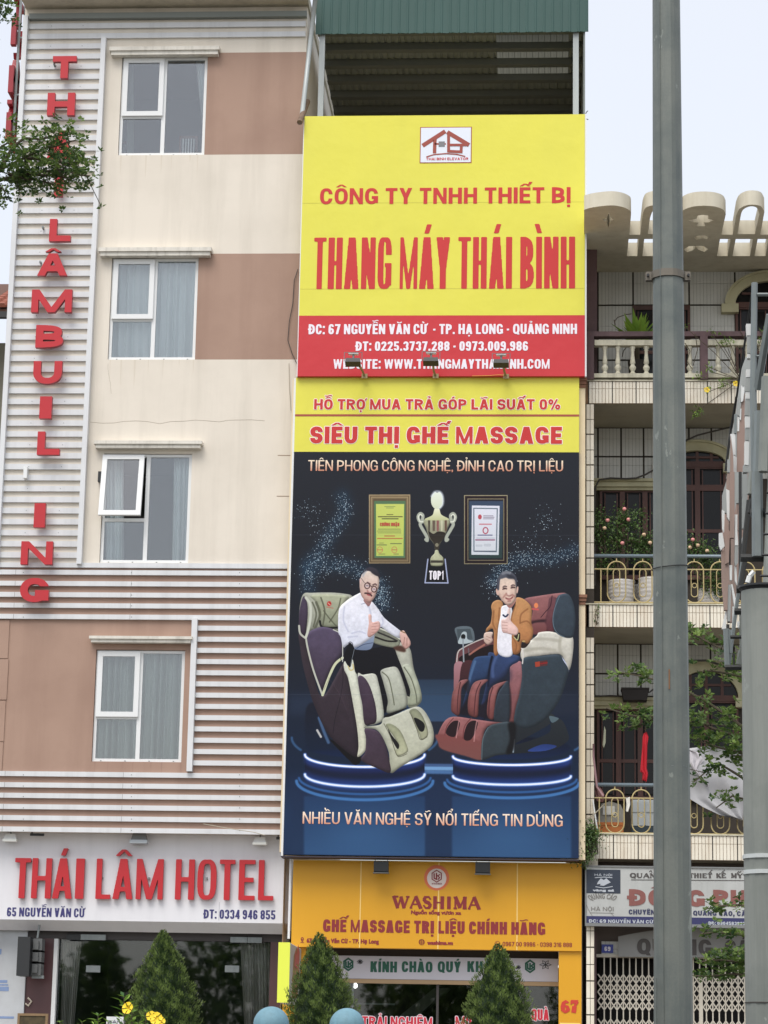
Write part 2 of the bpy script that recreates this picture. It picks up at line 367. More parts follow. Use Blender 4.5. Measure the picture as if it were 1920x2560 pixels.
    if ch == ',': return Rr(0, 0, w, w) | Dg(-w * .1, -w * .8, w * .3, 0, w * .7)
    if ch == ':': return Rr(0, 0, w, w) | Rr(0, h * .62, w, h * .62 + w)
    if ch == '-': return Rr(w * .08, h * .36, w * .92, h * .36 + b)
    if ch == '%': q = w * .42; k = t * .7; return (SE(0, h * .5, q, h) & ~SE(k, h * .5 + k, q - k, h - k)) | (SE(w - q, 0, w, h * .5) & ~SE(w - q + k, k, w - k, h * .5 - k)) | Dg(w * .2, 0, w * .8 - k, h, k)
    return ring(0, 0, w, h)
def accents(marks, X, Y, w, h, t, b, cx):
    out = False; Rr = lambda x0, y0, x1, y1: (X >= x0) & (X <= x1) & (Y >= y0) & (Y <= y1)
    def Dg(xa, ya, xb, yb, tt): xl = xa + (xb - xa) * (Y - ya) / (yb - ya); return (X >= xl) & (X <= xl + tt) & (Y >= min(ya, yb)) & (Y <= max(ya, yb))
    g = h * .07; ah = h * .16; y = h + g; at = min(t * .8, h * .2); aw = max(at * 1.3, h * .16); hat = False
    for m_ in marks:
        if m_ == '\u0302':
            lw = aw * 1.15; q = at * .9; out |= Dg(cx - lw - q * .3, y, cx - q / 2, y + ah, q) | Dg(cx + lw - q * .7, y, cx - q / 2, y + ah, q); hat = True
        elif m_ == '\u0306': out |= ((((X - cx) / (aw * 1.1)) ** 2 + ((Y - y - ah) / ah) ** 2 <= 1) & ~(((X - cx) / (aw * .55)) ** 2 + ((Y - y - ah) / (ah * .42)) ** 2 <= 1)) & (Y <= y + ah)
        elif m_ == '\u031b': out |= Dg(cx + w / 2 - t * .25, h * .86, cx + w / 2 + t * .2, h * 1.08, t * .55)
        elif m_ == '\u0323': out |= Rr(cx - at * .5, -h * .09 - at * .85, cx + at * .5, -h * .09)
        else:
            cx2, y2 = (cx, y) if not hat else ((cx + aw * 1.1, y + ah * .62) if m_ in '\u0301\u0309' else (cx, y + ah * 1.15) if m_ == '\u0303' else (cx - aw * 1.1, y + ah * .62))
            if m_ == '\u0301': out |= Dg(cx2 - at * .6, y2, cx2 - at * .05, y2 + ah * 1.1, at)
            elif m_ == '\u0300': out |= Dg(cx2 - at * .4, y2, cx2 - at * .95, y2 + ah * 1.1, at)
            elif m_ == '\u0303': q = aw * 1.3; out |= (np.abs(Y - (y2 + ah * .5 + ah * .26 * np.sin((X - cx2) / q * 3.14))) < ah * .24) & (np.abs(X - cx2) < q)
            elif m_ == '\u0309': out |= ((((X - cx2) / (aw * .62)) ** 2 + ((Y - y2 - ah * .85) / (ah * .5)) ** 2 <= 1) & ~((((X - cx2) / (aw * .22)) ** 2 + ((Y - y2 - ah * .85) / (ah * .16)) ** 2 <= 1)) & ~((X < cx2) & (Y < y2 + ah * .8))) | Rr(cx2 - at * .3, y2, cx2 + at * .25, y2 + ah * .5)
    return out
def lettering(text, X0, X1, Zb, Zt, bold=.0, space=1.0, depth=.004, Y=0.0, mb=None, font='inter', fn=None, italic=0, gap=.15, grow=0):
    """fit text: baseline Zb, cap height to Zt, width X0..X1"""
    mb = mb or MB(); fn = fn or (lambda u, v, w: (u, Y - depth + w, v)); H = Zt - Zb
    if text.upper() != text:
        sz = (H - 2 * bold) / caph(font); cs = contours(text, space, font=font); xs = [p[0] for c in cs for p in c]; a, b = min(xs), max(xs)
        sx = (X1 - X0 - 2 * bold) / (b - a); cs = [[(X0 + bold + (p[0] - a) * sx, Zb + bold + p[1] * sz) for p in c] for c in cs]
        for g in thicken(cs, bold, H, 26): mb.poly(g, fn, depth)
        return mb
    t = bold * 1.8 + .05 * H; bb = t * (.80 if H < .5 else .74); N = 34 if H < .2 else 56; ss = 3; h = H / N / ss
    dec = [('D', 'bar') if ch == 'Đ' else (unicodedata.normalize('NFD', ch)[0], unicodedata.normalize('NFD', ch)[1:]) for ch in text]
    ws = [WIDTH.get(d[0], .9) for d in dec]; u0 = (X1 - X0) / (sum(ws) + gap * (len(text) - 1))
    wd = [t * (1.0 if d[0] == 'I' else .95) if d[0] in 'I.:,' else None for d in dec]      # stems keep their own width
    rest = X1 - X0 - sum(v for v in wd if v) - gap * u0 * (len(text) - 1); u = rest / max(1e-6, sum(w for w, v in zip(ws, wd) if v is None)) if len(text) > 1 else 0
    wd = [(v if v else w * u) for w, v in zip(ws, wd)] if len(text) > 1 else [X1 - X0]
    pad = max(.45 * H, 4 * ss * h); x0, y0 = X0 - pad, Zb - pad * .8; nx = int((X1 + pad - x0) / h / ss + 1) * ss; ny = int((Zt + pad * 1.1 - y0) / h / ss + 1) * ss
    M_ = np.zeros((ny, nx), bool); x = X0
    for (base, marks), w in zip(dec, wd):
        if base != ' ':
            i0 = max(0, int((x - .3 * H - x0) / h)); i1 = min(nx, int((x + w + .3 * H - x0) / h)); GX, GY = np.meshgrid(x0 + (np.arange(i0, i1) + .5) * h - x, y0 + (np.arange(ny) + .5) * h - Zb)
            g = block(base, GX, GY, w, H, min(t, w * .44) if base not in 'I' else t, bb)
            if marks == 'bar': g = g | ((GX >= -.12 * w) & (GX <= w * .48) & (np.abs(GY - H * .5) < bb * .42))
            elif marks: g = g | accents(marks, GX, GY, w, H, t, bb, w / 2)
            M_[:, i0:i1] |= g
        x += w + gap * u0
    if grow:
        k = max(1, int(round(grow / h))); O = M_.copy()
        for dx in range(-k, k + 1, max(1, k // 3)):
            for dy in range(-k, k + 1, max(1, k // 3)):
                if dx * dx + dy * dy <= k * k * 1.1: O |= np.roll(M_, (dy, dx), (0, 1))
        M_ = O
    A = M_.reshape(ny // ss, ss, nx // ss, ss).mean((1, 3))
    for g in rings_of(trace(A, x0, y0, h * ss, .10)): mb.poly(g, fn, depth)
    return mb
def write(name, text, c, x0, x1, ytop, ybase, Y, material, parent, bold=.0, space=1.0, depth=.004, yb1=None, font='inter', italic=0):
    """lettering located by the crop coordinates it has in the photograph, on the plane Y"""
    X0, X1, Z0, Z1 = rect(c, x0, ytop, x1, ybase, Y)
    return part(name, lettering(text, X0, X1, Z0, Z1, bold, space, depth, Y, font=font, italic=italic), material, parent)
# ================================================================== materials of the place
m_cream = mat('cream_render', (222, 214, 201), .85, blotch=.30, dirt=(184, 176, 162), streak=.38, bump=.15, scale=.6)
m_brown = mat('brown_render', (166, 138, 122), .85, blotch=.45, dirt=(136, 108, 94), streak=.35, bump=.15, scale=.6)
m_slat = mat('white_metal_slat', (214, 216, 218), .45, blotch=.12, dirt=(150, 150, 150), streak=.25, scale=1.2)
m_pvc = mat('white_pvc', (226, 228, 228), .35, fine=.1, dirt=(160, 160, 155))
m_white = mat('white_panel', (222, 222, 226), .5, blotch=.1, dirt=(170, 170, 175), streak=.12)
m_conc = mat('pale_concrete', (196, 188, 170), .85, blotch=.35, dirt=(120, 112, 98), streak=.35, bump=.3)
m_ledge = mat('ledge_paint', (218, 214, 204), .8, blotch=.3, dirt=(120, 116, 104), streak=.35, bump=.2, scale=2.5)
m_dark = mat('dark_void', (34, 34, 36), .9)
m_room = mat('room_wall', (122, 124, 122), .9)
m_red3d = mat('red_acrylic', (186, 36, 44), .35, blotch=.12, dirt=(150, 50, 60), streak=.12)
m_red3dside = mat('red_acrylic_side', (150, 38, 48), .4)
m_curt = mat('white_curtain', (224, 232, 232), .9, fine=.1, dirt=(150, 155, 155))
m_curtg = mat('green_grey_curtain', (176, 186, 178), .9, fine=.2, dirt=(90, 98, 94))
m_curtb = mat('taupe_curtain', (196, 186, 180), .9, fine=.2, dirt=(120, 112, 108))
m_glass = glass('window_glass', .085, (.93, .95, .95))
m_shopglass = glass('shop_glass', .03, (.8, .84, .84))
m_black = mat('black_plastic', (38, 40, 42), .5)
m_steel = mat('galvanised_steel', (140, 146, 146), .42, metal=.35, blotch=.4, dirt=(96, 104, 106), streak=.5, fine=.2, scale=1.6)
m_pipe = mat('grey_pipe_paint', (170, 176, 176), .5, metal=.2, streak=.3, dirt=(110, 112, 110))
m_rust = mat('rusty_pipe', (120, 100, 84), .8, blotch=.7, dirt=(70, 50, 38), scale=6)
m_wire = mat('cable', (70, 66, 62), .7)
m_wire_l = mat('pale_cable', (176, 168, 150), .7)

# ================================================================== ground
gm = MB().box(-150, 150, -120, 150, -.3, -.02)
tag(part('ground', gm, mat('dry_ground', (128, 124, 112), .95, blotch=.4, bump=.3), None), kind='structure')
tag(part('road', MB().box(-120, 120, -38, -22, -.018, -.012), mat('asphalt', (62, 62, 62), .9, blotch=.4, dirt=(40, 40, 40), bump=.4, fine=.3), None), kind='structure')
tag(part('pavement', MB().box(-60, 60, -8.5, 1.6, -.019, .12).box(-60, 60, -46, -38.2, -.019, .12), mat('paving', (150, 144, 134), .9, blotch=.4, bump=.3), None), kind='structure')
tag(part('kerb', MB().box(-60, 60, -8.7, -8.503, -.019, .14).box(-60, 60, -38.197, -38.0, -.019, .14), m_conc, None), kind='structure')
tag(part('road', MB().box(-120, 120, -21.5, -8.7, -.0185, -.0125), MATS['asphalt'], None), kind='structure')
tag(part('verge', MB().box(-60, 60, -21.998, -21.502, -.019, .13), m_conc, None), kind='structure')
lm = MB()
for i in range(30): lm.box(-60 + i * 4, -58 + i * 4, -30.08, -29.92, -.0119, -.008)
tag(part('road_marking', lm, mat('road_paint', (215, 215, 208), .8, blotch=.4), None), kind='structure')

# ================================================================== HOTEL (left)
XL = avg(W(65, 45)[0], W(28, 600)[0], W(5, 1100)[0])            # left corner of the building
XR = avg(W(763, 287)[0], W(742, 939)[0])                        # party line with the next house
XA, XB = XL, avg(W(262, 100)[0], W(200, 1410)[0])               # louvre strip
ZTOP = W(400, 36)[1]; ZMID = W(350, 1413)[1]; ZBOT = W(350, 2076)[1]; ZSB = W(350, 2303, .4)[1]
hotel = thing('hotel_building', (avg(XL, XR), 0, 0), 'cream and brown rendered hotel with white horizontal slats, left of the yellow billboards', 'building')
XLL = XL
wins = []
for q in (((305, 141), (520, 141), (295, 389), (510, 386)), ((281, 645), (497, 643), (268, 899), (487, 899)),
          ((260, 1134), (481, 1134), (248, 1407), (470, 1407)), ((240, 1624), (464, 1625), (229, 1904), (452, 1905))):
    a, b, c, d = [W(*p) for p in q]; wins.append((avg(a[0], c[0]), avg(b[0], d[0]), avg(c[1], d[1]), avg(a[1], b[1])))
# front wall with openings; painted brown beside the two upper windows and below the third floor
xs = sorted({XLL, XR} | {w[0] for w in wins} | {w[1] for w in wins}); zs = sorted({ZBOT, ZTOP + .35, ZMID} | {w[2] for w in wins} | {w[3] for w in wins})
zb1 = W(640, 131)[1]; zb2 = W(620, 634)[1]; zs = sorted(set(zs) | {zb1, zb2})
wall = MB()
for i in range(len(xs) - 1):
    for j in range(len(zs) - 1):
        x, z = avg(xs[i], xs[i + 1]), avg(zs[j], zs[j + 1])
        if any(w[0] < x < w[1] and w[2] < z < w[3] for w in wins): continue
        br = z < ZMID or (x > wins[0][1] and wins[0][2] < z < zb1) or (x > wins[1][1] and wins[1][2] < z < zb2)
        wall.mi = 1 if br else 0
        wall.add([(xs[i], 0, zs[j]), (xs[i + 1], 0, zs[j]), (xs[i + 1], 0, zs[j + 1]), (xs[i], 0, zs[j + 1])], [(0, 1, 2, 3)])
for w in wins:                                                   # reveals
    wall.mi = 0 if w[2] > ZMID else 1
    x0, x1, z0, z1 = w
    wall.add([(x0, 0, z0), (x1, 0, z0), (x1, .22, z0), (x0, .22, z0), (x0, 0, z1), (x1, 0, z1), (x1, .22, z1), (x0, .22, z1)],
             [(0, 3, 2, 1), (4, 5, 6, 7), (0, 4, 7, 3), (1, 2, 6, 5)])
wall.mi = 0; DEEP = 11.0
wall.add([(XLL, 0, ZBOT), (XLL, DEEP, ZBOT), (XLL, DEEP, ZTOP + .35), (XLL, 0, ZTOP + .35)], [(0, 3, 2, 1)])
wall.add([(XR, 0, 0), (XR, DEEP, 0), (XR, DEEP, ZTOP + .35), (XR, 0, ZTOP + .35)], [(0, 1, 2, 3)])
wall.add([(XLL, DEEP, 0), (XR, DEEP, 0), (XR, DEEP, ZTOP + .35), (XLL, DEEP, ZTOP + .35)], [(0, 3, 2, 1)])
part('wall', wall, [m_cream, m_brown], hotel)
sof = MB().box(XLL, XR, 0.002, .5, ZBOT - .03, ZBOT); part('overhang_soffit', sof, m_cream, hotel)
# roof slab
zr = W(400, 20)[1]; xs0 = W(*c1(100, 40), -.55)[0]
rs = MB().box(xs0, XR + .03, -.62, DEEP + .2, ZTOP + .12, ZTOP + .32)
part('roof', rs, m_conc, hotel)
fas = MB().box(XL + .1, XR, -.115, -.002, W(400, 50)[1], W(400, 37)[1]); part('fascia_board', fas, mat('grey_fascia', (132, 138, 135), .6), hotel)
# slats
slat_cache = {}
def slat(x0, x1, zc, h=.096, d=.042, y=-.004):
    if h < .09: d = .048
    key = (round(x1 - x0, 3), h)
    if key not in slat_cache:
        L = x1 - x0; slat_cache[key] = MB().box(-L / 2, L / 2, -d, 0, -h / 2, h / 2).mesh('slat', m_slat)
    return part('slat', slat_cache[key], None, hotel, ((x0 + x1) / 2, y, zc))
fw = .085
zt, zb = W(150, 73.8)[1], W(120, 1395.5)[1]; n = 51
for i in range(n):
    z = zt + (zb - zt) * i / (n - 1) + .048
    if i < 2: slat(XA + fw, XR - .02, z)
    else: slat(XA + fw, XB - fw / 2, z)
for y in (1415, 1433, 1461, 1489, 1516, 1544): slat(XLL, XR - .02, W(350, y)[1], h=.082)
vx = avg(W(488, 1551)[0], W(476, 1929)[0]); z1577, z1909 = W(590, 1572)[1], W(590, 1909)[1]
for i in range(13): slat(vx + .05, XR - .02, z1577 + (z1909 - z1577) * i / 12, h=.082)
for y in (1938, 1966, 1992.5, 2020.5, 2048.5, 2077): slat(XLL, XR - .02, W(350, y)[1], h=.082)
part('slat_post', MB().box(XA, XA + fw, -.125, -.003, W(65, 1413)[1], W(65, 45)[1]), m_slat, hotel)
part('slat_post', MB().box(XB - fw / 2 + .001, XB + fw / 2, -.125, -.003, W(230, 1413)[1], W(230, 99)[1]), m_slat, hotel)
part('slat_post', MB().box(vx - .045, vx + .048, -.125, -.003, W(480, 1930)[1], W(480, 1549)[1]), m_slat, hotel)
# ledges over the windows
for (a, b, y0, y1) in ((274, 549, 109, 126), (247, 529, 612.5, 630), (235, 505, 1097, 1112), (223, 481, 1587, 1600)):
    X0, X1 = W(a, (y0 + y1) / 2, -.15)[0], W(b, (y0 + y1) / 2, -.15)[0]; za, zb_ = W(avg(a, b), y0, -.28)[1], W(avg(a, b), y1, -.28)[1]; zm = za - (za - zb_) * .55
    part('window_ledge', MB().box(X0, X1, -.17, -.001, zm, za).box(X0 + .03, X1 - .03, -.14, -.0015, zb_ - .015, zm - .001), m_ledge, hotel)
# windows
def window(w, open_sash=False):
    x0, x1, z0, z1 = w; g = .006; f = .055; Y0, Y1 = .045, .105
    xm = x0 + (x1 - x0) * .505; zt = z1 - (z1 - z0) * .605
    fr = MB()
    fr.box(x0 + g, x1 - g, Y0, Y1, z0 + g, z0 + f).box(x0 + g, x1 - g, Y0, Y1, z1 - f, z1 - g)
    fr.box(x0 + g, x0 + f, Y0 + .001, Y1, z0 + f, z1 - f).box(x1 - f, x1 - g, Y0 + .001, Y1, z0 + f, z1 - f)
    fr.box(xm - .035, xm + .035, Y0 + .002, Y1, z0 + f, z1 - f).box(x0 + f, xm - .035, Y0 + .003, Y1, zt - .03, zt + .03)
    wn = part('window', fr, m_pvc, hotel)
    part('pane', MB().box(xm + .036, x1 - f - .001, .07, .076, z0 + f + .001, z1 - f - .001), m_glass, wn)
    part('pane', MB().box(x0 + f + .001, xm - .036, .07, .076, z0 + f + .001, zt - .031), m_glass, wn)
    # opening light, with its own wider sash
    a, b, c, d = x0 + .035, xm - .012, zt + .008, z1 - .03; s = .085
    W_, H_ = b - a, d - c
    sb = MB().box(0, W_, -.03, .03, -H_, -H_ + s).box(0, W_, -.03, .03, -s, 0).box(0, s, -.029, .03, -H_ + s, -s).box(W_ - s, W_, -.029, .03, -H_ + s, -s)
    me = sb.mesh('sash', m_pvc); gl = MB().box(s, W_ - s, -.004, .004, -H_ + s, -s).mesh('pane', m_glass)
    o = part('sash', me, None, wn, (a, .03, d)); p = part('pane', gl, None, wn, (a, .03, d))
    if open_sash:
        for q in (o, p): q.rotation_euler = (math.radians(-10), 0, 0); q.location.y -= .03; q.location.x -= .05
    for t in range(4):
        xx = x0 + (x1 - x0) * (.1 + .27 * t); part('drain_cap', MB().box(xx - .012, xx + .012, Y0 - .008, Y0 - .0005, z0 + .012, z0 + .024), m_steel, wn)
    return wn
for i, w in enumerate(wins): window(w, i == 2)
# rooms behind the windows
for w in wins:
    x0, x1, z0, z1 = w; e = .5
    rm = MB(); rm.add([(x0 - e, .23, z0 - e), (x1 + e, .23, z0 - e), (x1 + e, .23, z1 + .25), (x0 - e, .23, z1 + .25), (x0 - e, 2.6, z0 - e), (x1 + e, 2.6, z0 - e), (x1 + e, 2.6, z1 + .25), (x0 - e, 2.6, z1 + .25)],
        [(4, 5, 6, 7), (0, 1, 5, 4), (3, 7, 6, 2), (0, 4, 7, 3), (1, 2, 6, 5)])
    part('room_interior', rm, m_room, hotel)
def curtain(c, xa, xb, ytop, ybot, material, label, Y=.28, xa2=None, xb2=None, folds=10, amp=.05, group=None):
    X0, Zt = W(*c(xa, ytop), Y); X1, _ = W(*c(xb, ytop), Y); X2, Zb = W(*c(xa2 if xa2 is not None else xa, ybot), Y); X3, _ = W(*c(xb2 if xb2 is not None else xb, ybot), Y)
    folds = max(2, round(folds * .85)); mb = MB(); nu = folds * 14; nv = 8; vs = []
    for s in (0, 1):
        for j in range(nv + 1):
            t = j / nv
            for i in range(nu + 1):
                u = i / nu; xx = (X0 + (X1 - X0) * u) * (1 - t) + (X2 + (X3 - X2) * u) * t
                ph = u * folds * 2 * math.pi + 1.1 * math.sin(u * 7 + t * .8 + Zt); w = 1.5 * math.sin(ph) * (.75 + .25 * math.sin(u * 13 + 2)) + .25 * math.sin(ph * 2.3 + t)
                vs.append((xx, Y + amp * w * (.55 + .45 * t) + s * .004, Zt + (Zb - Zt) * t))
    fs = []; K = (nv + 1) * (nu + 1)
    for j in range(nv):
        for i in range(nu):
            a = j * (nu + 1) + i; fs.append((a, a + nu + 1, a + nu + 2, a + 1)); b = a + K; fs.append((b, b + 1, b + nu + 2, b + nu + 1))
    mb.add(vs, fs); return solo('curtain', mb, material, label, 'curtain', group, smooth=True)
curtain(c1, 1012, 1066, 290, 640, m_curt, 'narrow white curtain drawn to the right edge of the top hotel window', xa2=1046, xb2=1062, folds=4)
curtain(c1, 655, 690, 300, 800, m_curtg, 'faint grey curtain at the left edge of the top hotel window', folds=3, Y=.35)
curtain(c2, 575, 795, 105, 620, m_curt, 'white curtain behind the left half of the second hotel window from the top', folds=5, xa2=570, xb2=785)
curtain(c2, 800, 1030, 98, 620, m_curt, 'white curtain behind the tall right pane of the second hotel window from the top', folds=6, xa2=790, xb2=1012)
curtain(c2, 545, 640, 1120, 1680, m_curt, 'white curtain behind the pushed-open sash of the third hotel window', folds=6)
curtain(c2, 905, 1000, 1115, 1680, m_curt, 'white curtain at the right edge of the window with the open sash', folds=6, xb2=985, xa2=890)
curtain(c3, 500, 720, 680, 1255, m_curtg, 'grey green curtain in the left half of the lowest hotel window', folds=7, amp=.09, xa2=480, xb2=705)
curtain(c3, 735, 960, 680, 1255, m_curtg, 'grey green curtain in the tall right pane of the lowest hotel window', folds=7, amp=.09, xa2=715, xb2=940)
# chairs seen through the top window
def room_chair(xa, xb, yt, label):
    X0, X1, Z0, Z1 = rect(c1, xa, yt, xb, 860, .7); t = thing('slatted_chair', (avg(X0, X1), .7, Z0 - .4), label, 'chair')
    wd = mat('chair_wood', (128, 100, 90), .6); b = MB()
    b.box(X0, X0 + .04, .68, .72, Z0 - .4, Z1).box(X1 - .04, X1, .68, .72, Z0 - .4, Z1).box(X0 + .04, X1 - .04, .68, .72, Z1 - .05, Z1).box(X0, X1, .725, 1.1, Z0 - .05, Z0); part('frame', b, wd, t)
    k = 5
    for i in range(k):
        x = X0 + .07 + (X1 - X0 - .14) * i / (k - 1); part('slat', MB().box(x - .012, x + .012, .69, .71, Z0, Z1 - .051), m_pvc, t)
room_chair(928, 1024, 706, 'brown chair with white back slats behind the right pane of the top hotel window')
room_chair(606, 668, 735, 'chair with white back slats at the lower left of the top hotel window')
# quoins at the left edge
for (ya, yb, xb) in ((520, 718, 46), (722, 932, 40), (938, 1148, 25), (1152, 1300, 14)):
    x1 = W(*c3(xb, avg(ya, yb)))[0]; part('quoin', MB().box(XLL, x1, -.02, -.001, W(*c3(5, yb))[1], W(*c3(5, ya))[1]), m_brown, hotel)
for (y, a) in ((1138.5, 1440), (1240.5, 1435)):
    X0 = W(a / 2.074, y)[0]; z = W(710, y)[1]; part('wall_groove', MB().box(X0, XR - .005, -.003, -.0005, z - .006, z + .006), mat('groove_shadow_paint', (150, 130, 112), .9), hotel)
for (y, xa) in ((1444, 1420), (1755, 1410)):
    pass
part('lamp_bracket', MB().box(*[W(*c2(132, 1200))[0], W(*c2(150, 1200))[0]], -.16, -.005, W(*c2(140, 1245))[1], W(*c2(140, 1185))[1]), m_pvc, hotel)
part('wall_vent', MB().box(*[W(*c2(512, 1230))[0], W(*c2(532, 1230))[0]], -.08, -.001, W(*c2(520, 1258))[1], W(*c2(520, 1205))[1]), m_black, hotel)

# vertical sign letters
vsign = thing('vertical_letter_sign', (avg(XA, XB), -.18, W(100, 1480)[1]), 'red raised letters THÁI LÂM BUILDING running down the slatted strip', 'sign')
def sign_letter(ch, c, x0, x1, yt, yb, Y=-.15, d=.09, parent=None, bold=.03, space=1):
    X0, X1, Z0, Z1 = rect(c, x0, yt, x1, yb, Y - d)
    mb = lettering(ch, X0, X1, Z0, Z1, bold, space, d, Y); mb.mi = 0
    # darker returns: faces that do not look at the street
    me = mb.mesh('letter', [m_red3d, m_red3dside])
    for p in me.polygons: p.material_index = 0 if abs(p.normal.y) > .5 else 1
    return part('letter', me, None, parent)
for ch, c, a, b, t, u in (('T', c1, 272, 395, 290, 404), ('H', c1, 245, 388, 480, 597), ('Á', c1, 243, 378, 707, 822), ('I', c1, 282, 325, 905, 1016), ('L', c1, 256, 367, 1134, 1250),
                          ('Â', c1, 195, 350, 1313, 1428), ('M', c2, 163, 373, 256, 374), ('B', c2, 185, 327, 440, 557), ('U', c2, 172, 320, 627, 745), ('I', c2, 205, 268, 810, 925),
                          ('L', c2, 193, 310, 992, 1113), ('I', c3, 176, 234, -115, 38), ('N', c3, 108, 273, 110, 230), ('G', c3, 104, 253, 300, 425)):
    if ch == 'I' and c is c3: t = -88
    sign_letter(ch, c, a, b, t, u, parent=vsign, bold=.062)
# standoffs carrying the letters
so = MB()
for y in (347, 538, 765, 960, 1190, 1370): so.box(*[W(*c1(312 - y * .07, y))[0] + q for q in (-.015, .015)], -.15, -.047, W(*c1(300, y))[1] - .015, W(*c1(300, y))[1] + .015)
part('standoff', so, m_steel, vsign)
# the same sign on the flank, seen edge-on
fs_ = thing('flank_letter_sign', (XL - .1, .3, W(60, 330)[1]), 'red letters sticking out from the left flank of the hotel, seen edge on', 'sign')
zq = [(5, 85), (125, 190), (310, 345), (370, 410), (430, 510), (520, 600), (612, 680)]
part('rail', MB().box(XL - .14, XL - .1, .12, .16, W(50, 330)[1], W(50, 0)[1] + .8).box(XL - .14, XL - .1, .5, .54, W(50, 330)[1], W(50, 0)[1] + .8), m_steel, fs_)
for i, (a, b) in enumerate(zq):
    za, zb_ = W(*c1(90, b), .3)[1], W(*c1(90, a), .3)[1]; ch = 'THÁILÂM'[i]; h = .52
    mb = lettering(ch, -.35, .35, zb_ - h, zb_, .05, 1, .09, 0, fn=lambda u, v, w: (XL - .24 + w, .36 - u, v))
    part('letter', mb, m_red3dside, fs_)
part('rail_bracket', MB().box(XL - .16, XL - .001, .13, .15, zr - .5, zr - .47).box(XL - .16, XL - .001, .13, .15, zr - 1.6, zr - 1.57), m_steel, fs_)

# ------------------------------------------------------------------ hotel name board
SY = .30
X0, X1, _, _ = rect(c4, 0, 400, 1580, 700, SY); ZS0 = avg(W(*c4(300, 745), SY)[1], W(*c4(1500, 758), SY)[1]); ZS1 = ZBOT - .032
hs = thing('hotel_sign', (avg(XLL, X1), SY, ZS0 - .2), 'white hotel name board with raised red letters above the entrance', 'sign')
part('board', MB().add([(XLL - .2, SY, ZS0), (X1, SY, ZS0), (X1, SY, ZS1), (XLL - .2, SY, ZS1), (XLL - .2, SY + .3, ZS0 - .16), (X1, SY + .3, ZS0 - .16), (X1, SY + .6, ZS1), (XLL - .2, SY + .6, ZS1)],
     [(0, 1, 2, 3), (4, 5, 1, 0), (5, 6, 2, 1), (4, 0, 3, 7), (3, 2, 6, 7), (5, 4, 7, 6)]), m_white, hs)
for word in ((('T', 78, 165), ('H', 173, 280), ('Á', 288, 395), ('I', 412, 459)), (('L', 524, 604), ('Â', 617, 726), ('M', 743, 890)), (('H', 957, 1061), ('O', 1077, 1181), ('T', 1197, 1281), ('E', 1303, 1391), ('L', 1410, 1493))):
    for ch, a, b in word:
        dy = (a - 78) * .0083; me = sign_letter(ch, c4, a, b, 403 + dy, 623 + dy, Y=SY - .03, d=.06, parent=hs, bold=.036)
sb = MB()
for a in (122, 226, 341, 435, 560, 671, 815, 1009, 1129, 1239, 1347, 1440): x, z = W(*c4(a, 520), SY); sb.box(x - .015, x + .015, SY - .031, SY - .0005, z, z + .03)
part('standoff', sb, m_steel, hs)
m_navy = mat('navy_vinyl', (58, 56, 110), .4)
write('lettering', '65 NGUYỄN VĂN CỪ', c4, 38, 460, 676, 725, SY - .001, m_navy, hs, .013, 1.1, .003)
write('lettering', 'ĐT: 0334 946 855', c4, 1112, 1503, 687, 737, SY - .001, m_navy, hs, .013, 1.1, .003)
part('seam', MB().box(*[W(*c4(1196, 690), SY)[0] + q for q in (-.006, .006)], SY - .002, SY - .0005, W(*c4(1196, 745), SY)[1], W(*c4(1196, 645), SY)[1]), mat('tape', (190, 190, 196), .5), hs)
# floodlights
def flood(c, x, y, Y, body, lens, label, w=36, h=42, group='small floodlights under the slats'):
    X, Z = W(*c(x, y), Y); s = 1 / 2.183 / 151; a, b = w * s, h * s
    t = thing('floodlight', (X, Y, Z - b / 2), label, 'floodlight', group)
    part('housing', MB().add([(X - a / 2, Y - .02, Z), (X + a / 2, Y - .02, Z), (X + a / 2, Y + .1, Z), (X - a / 2, Y + .1, Z), (X - a * .38, Y - .0, Z + b * .55), (X + a * .38, Y, Z + b * .55), (X + a * .38, Y + .08, Z + b * .55), (X - a * .38, Y + .08, Z + b * .55)],
         [(0, 3, 2, 1), (4, 5, 6, 7), (0, 1, 5, 4), (1, 2, 6, 5), (2, 3, 7, 6), (3, 0, 4, 7)]), body, t)
    part('lens', MB().box(X - a * .55, X + a * .55, Y - .05, Y + .11, Z - b * .28, Z - .002), lens, t)
    part('bracket', MB().box(X - .012, X + .012, Y + .03, Y + .05, Z + b * .55 + .001, ZBOT - .031), m_steel, t)
m_lens = mat('lens', (236, 238, 232), .3); m_lensg = mat('clear_lens', (176, 184, 190), .25)
flood(c4, 55, 300, .12, m_pvc, m_lens, 'white square floodlight at the left end of the hotel sign', 70, 50)
flood(c4, 758, 305, .12, mat('grey_lamp_body', (120, 122, 122), .5), m_lensg, 'grey floodlight with clear lens above the middle of the hotel sign', 88, 70)
flood(c4, 1418, 318, .12, m_pvc, m_lens, 'white floodlight near the right end of the hotel sign', 70, 50)
for a, b, y, lb in ((165, 240, 276, 'short black hook bar at the left above the hotel sign'), (1508, 1540, 296, 'short black bar at the right end above the hotel sign')):
    x0, z = W(*c4(a, y), .1); x1 = W(*c4(b, y), .1)[0]; solo('hook_bar', MB().box(x0, x1, .08, .12, z - .02, z + .02).box(x0 + .02, x0 + .04, .09, .11, z + .021, ZBOT - .031), m_black, lb, 'bar')

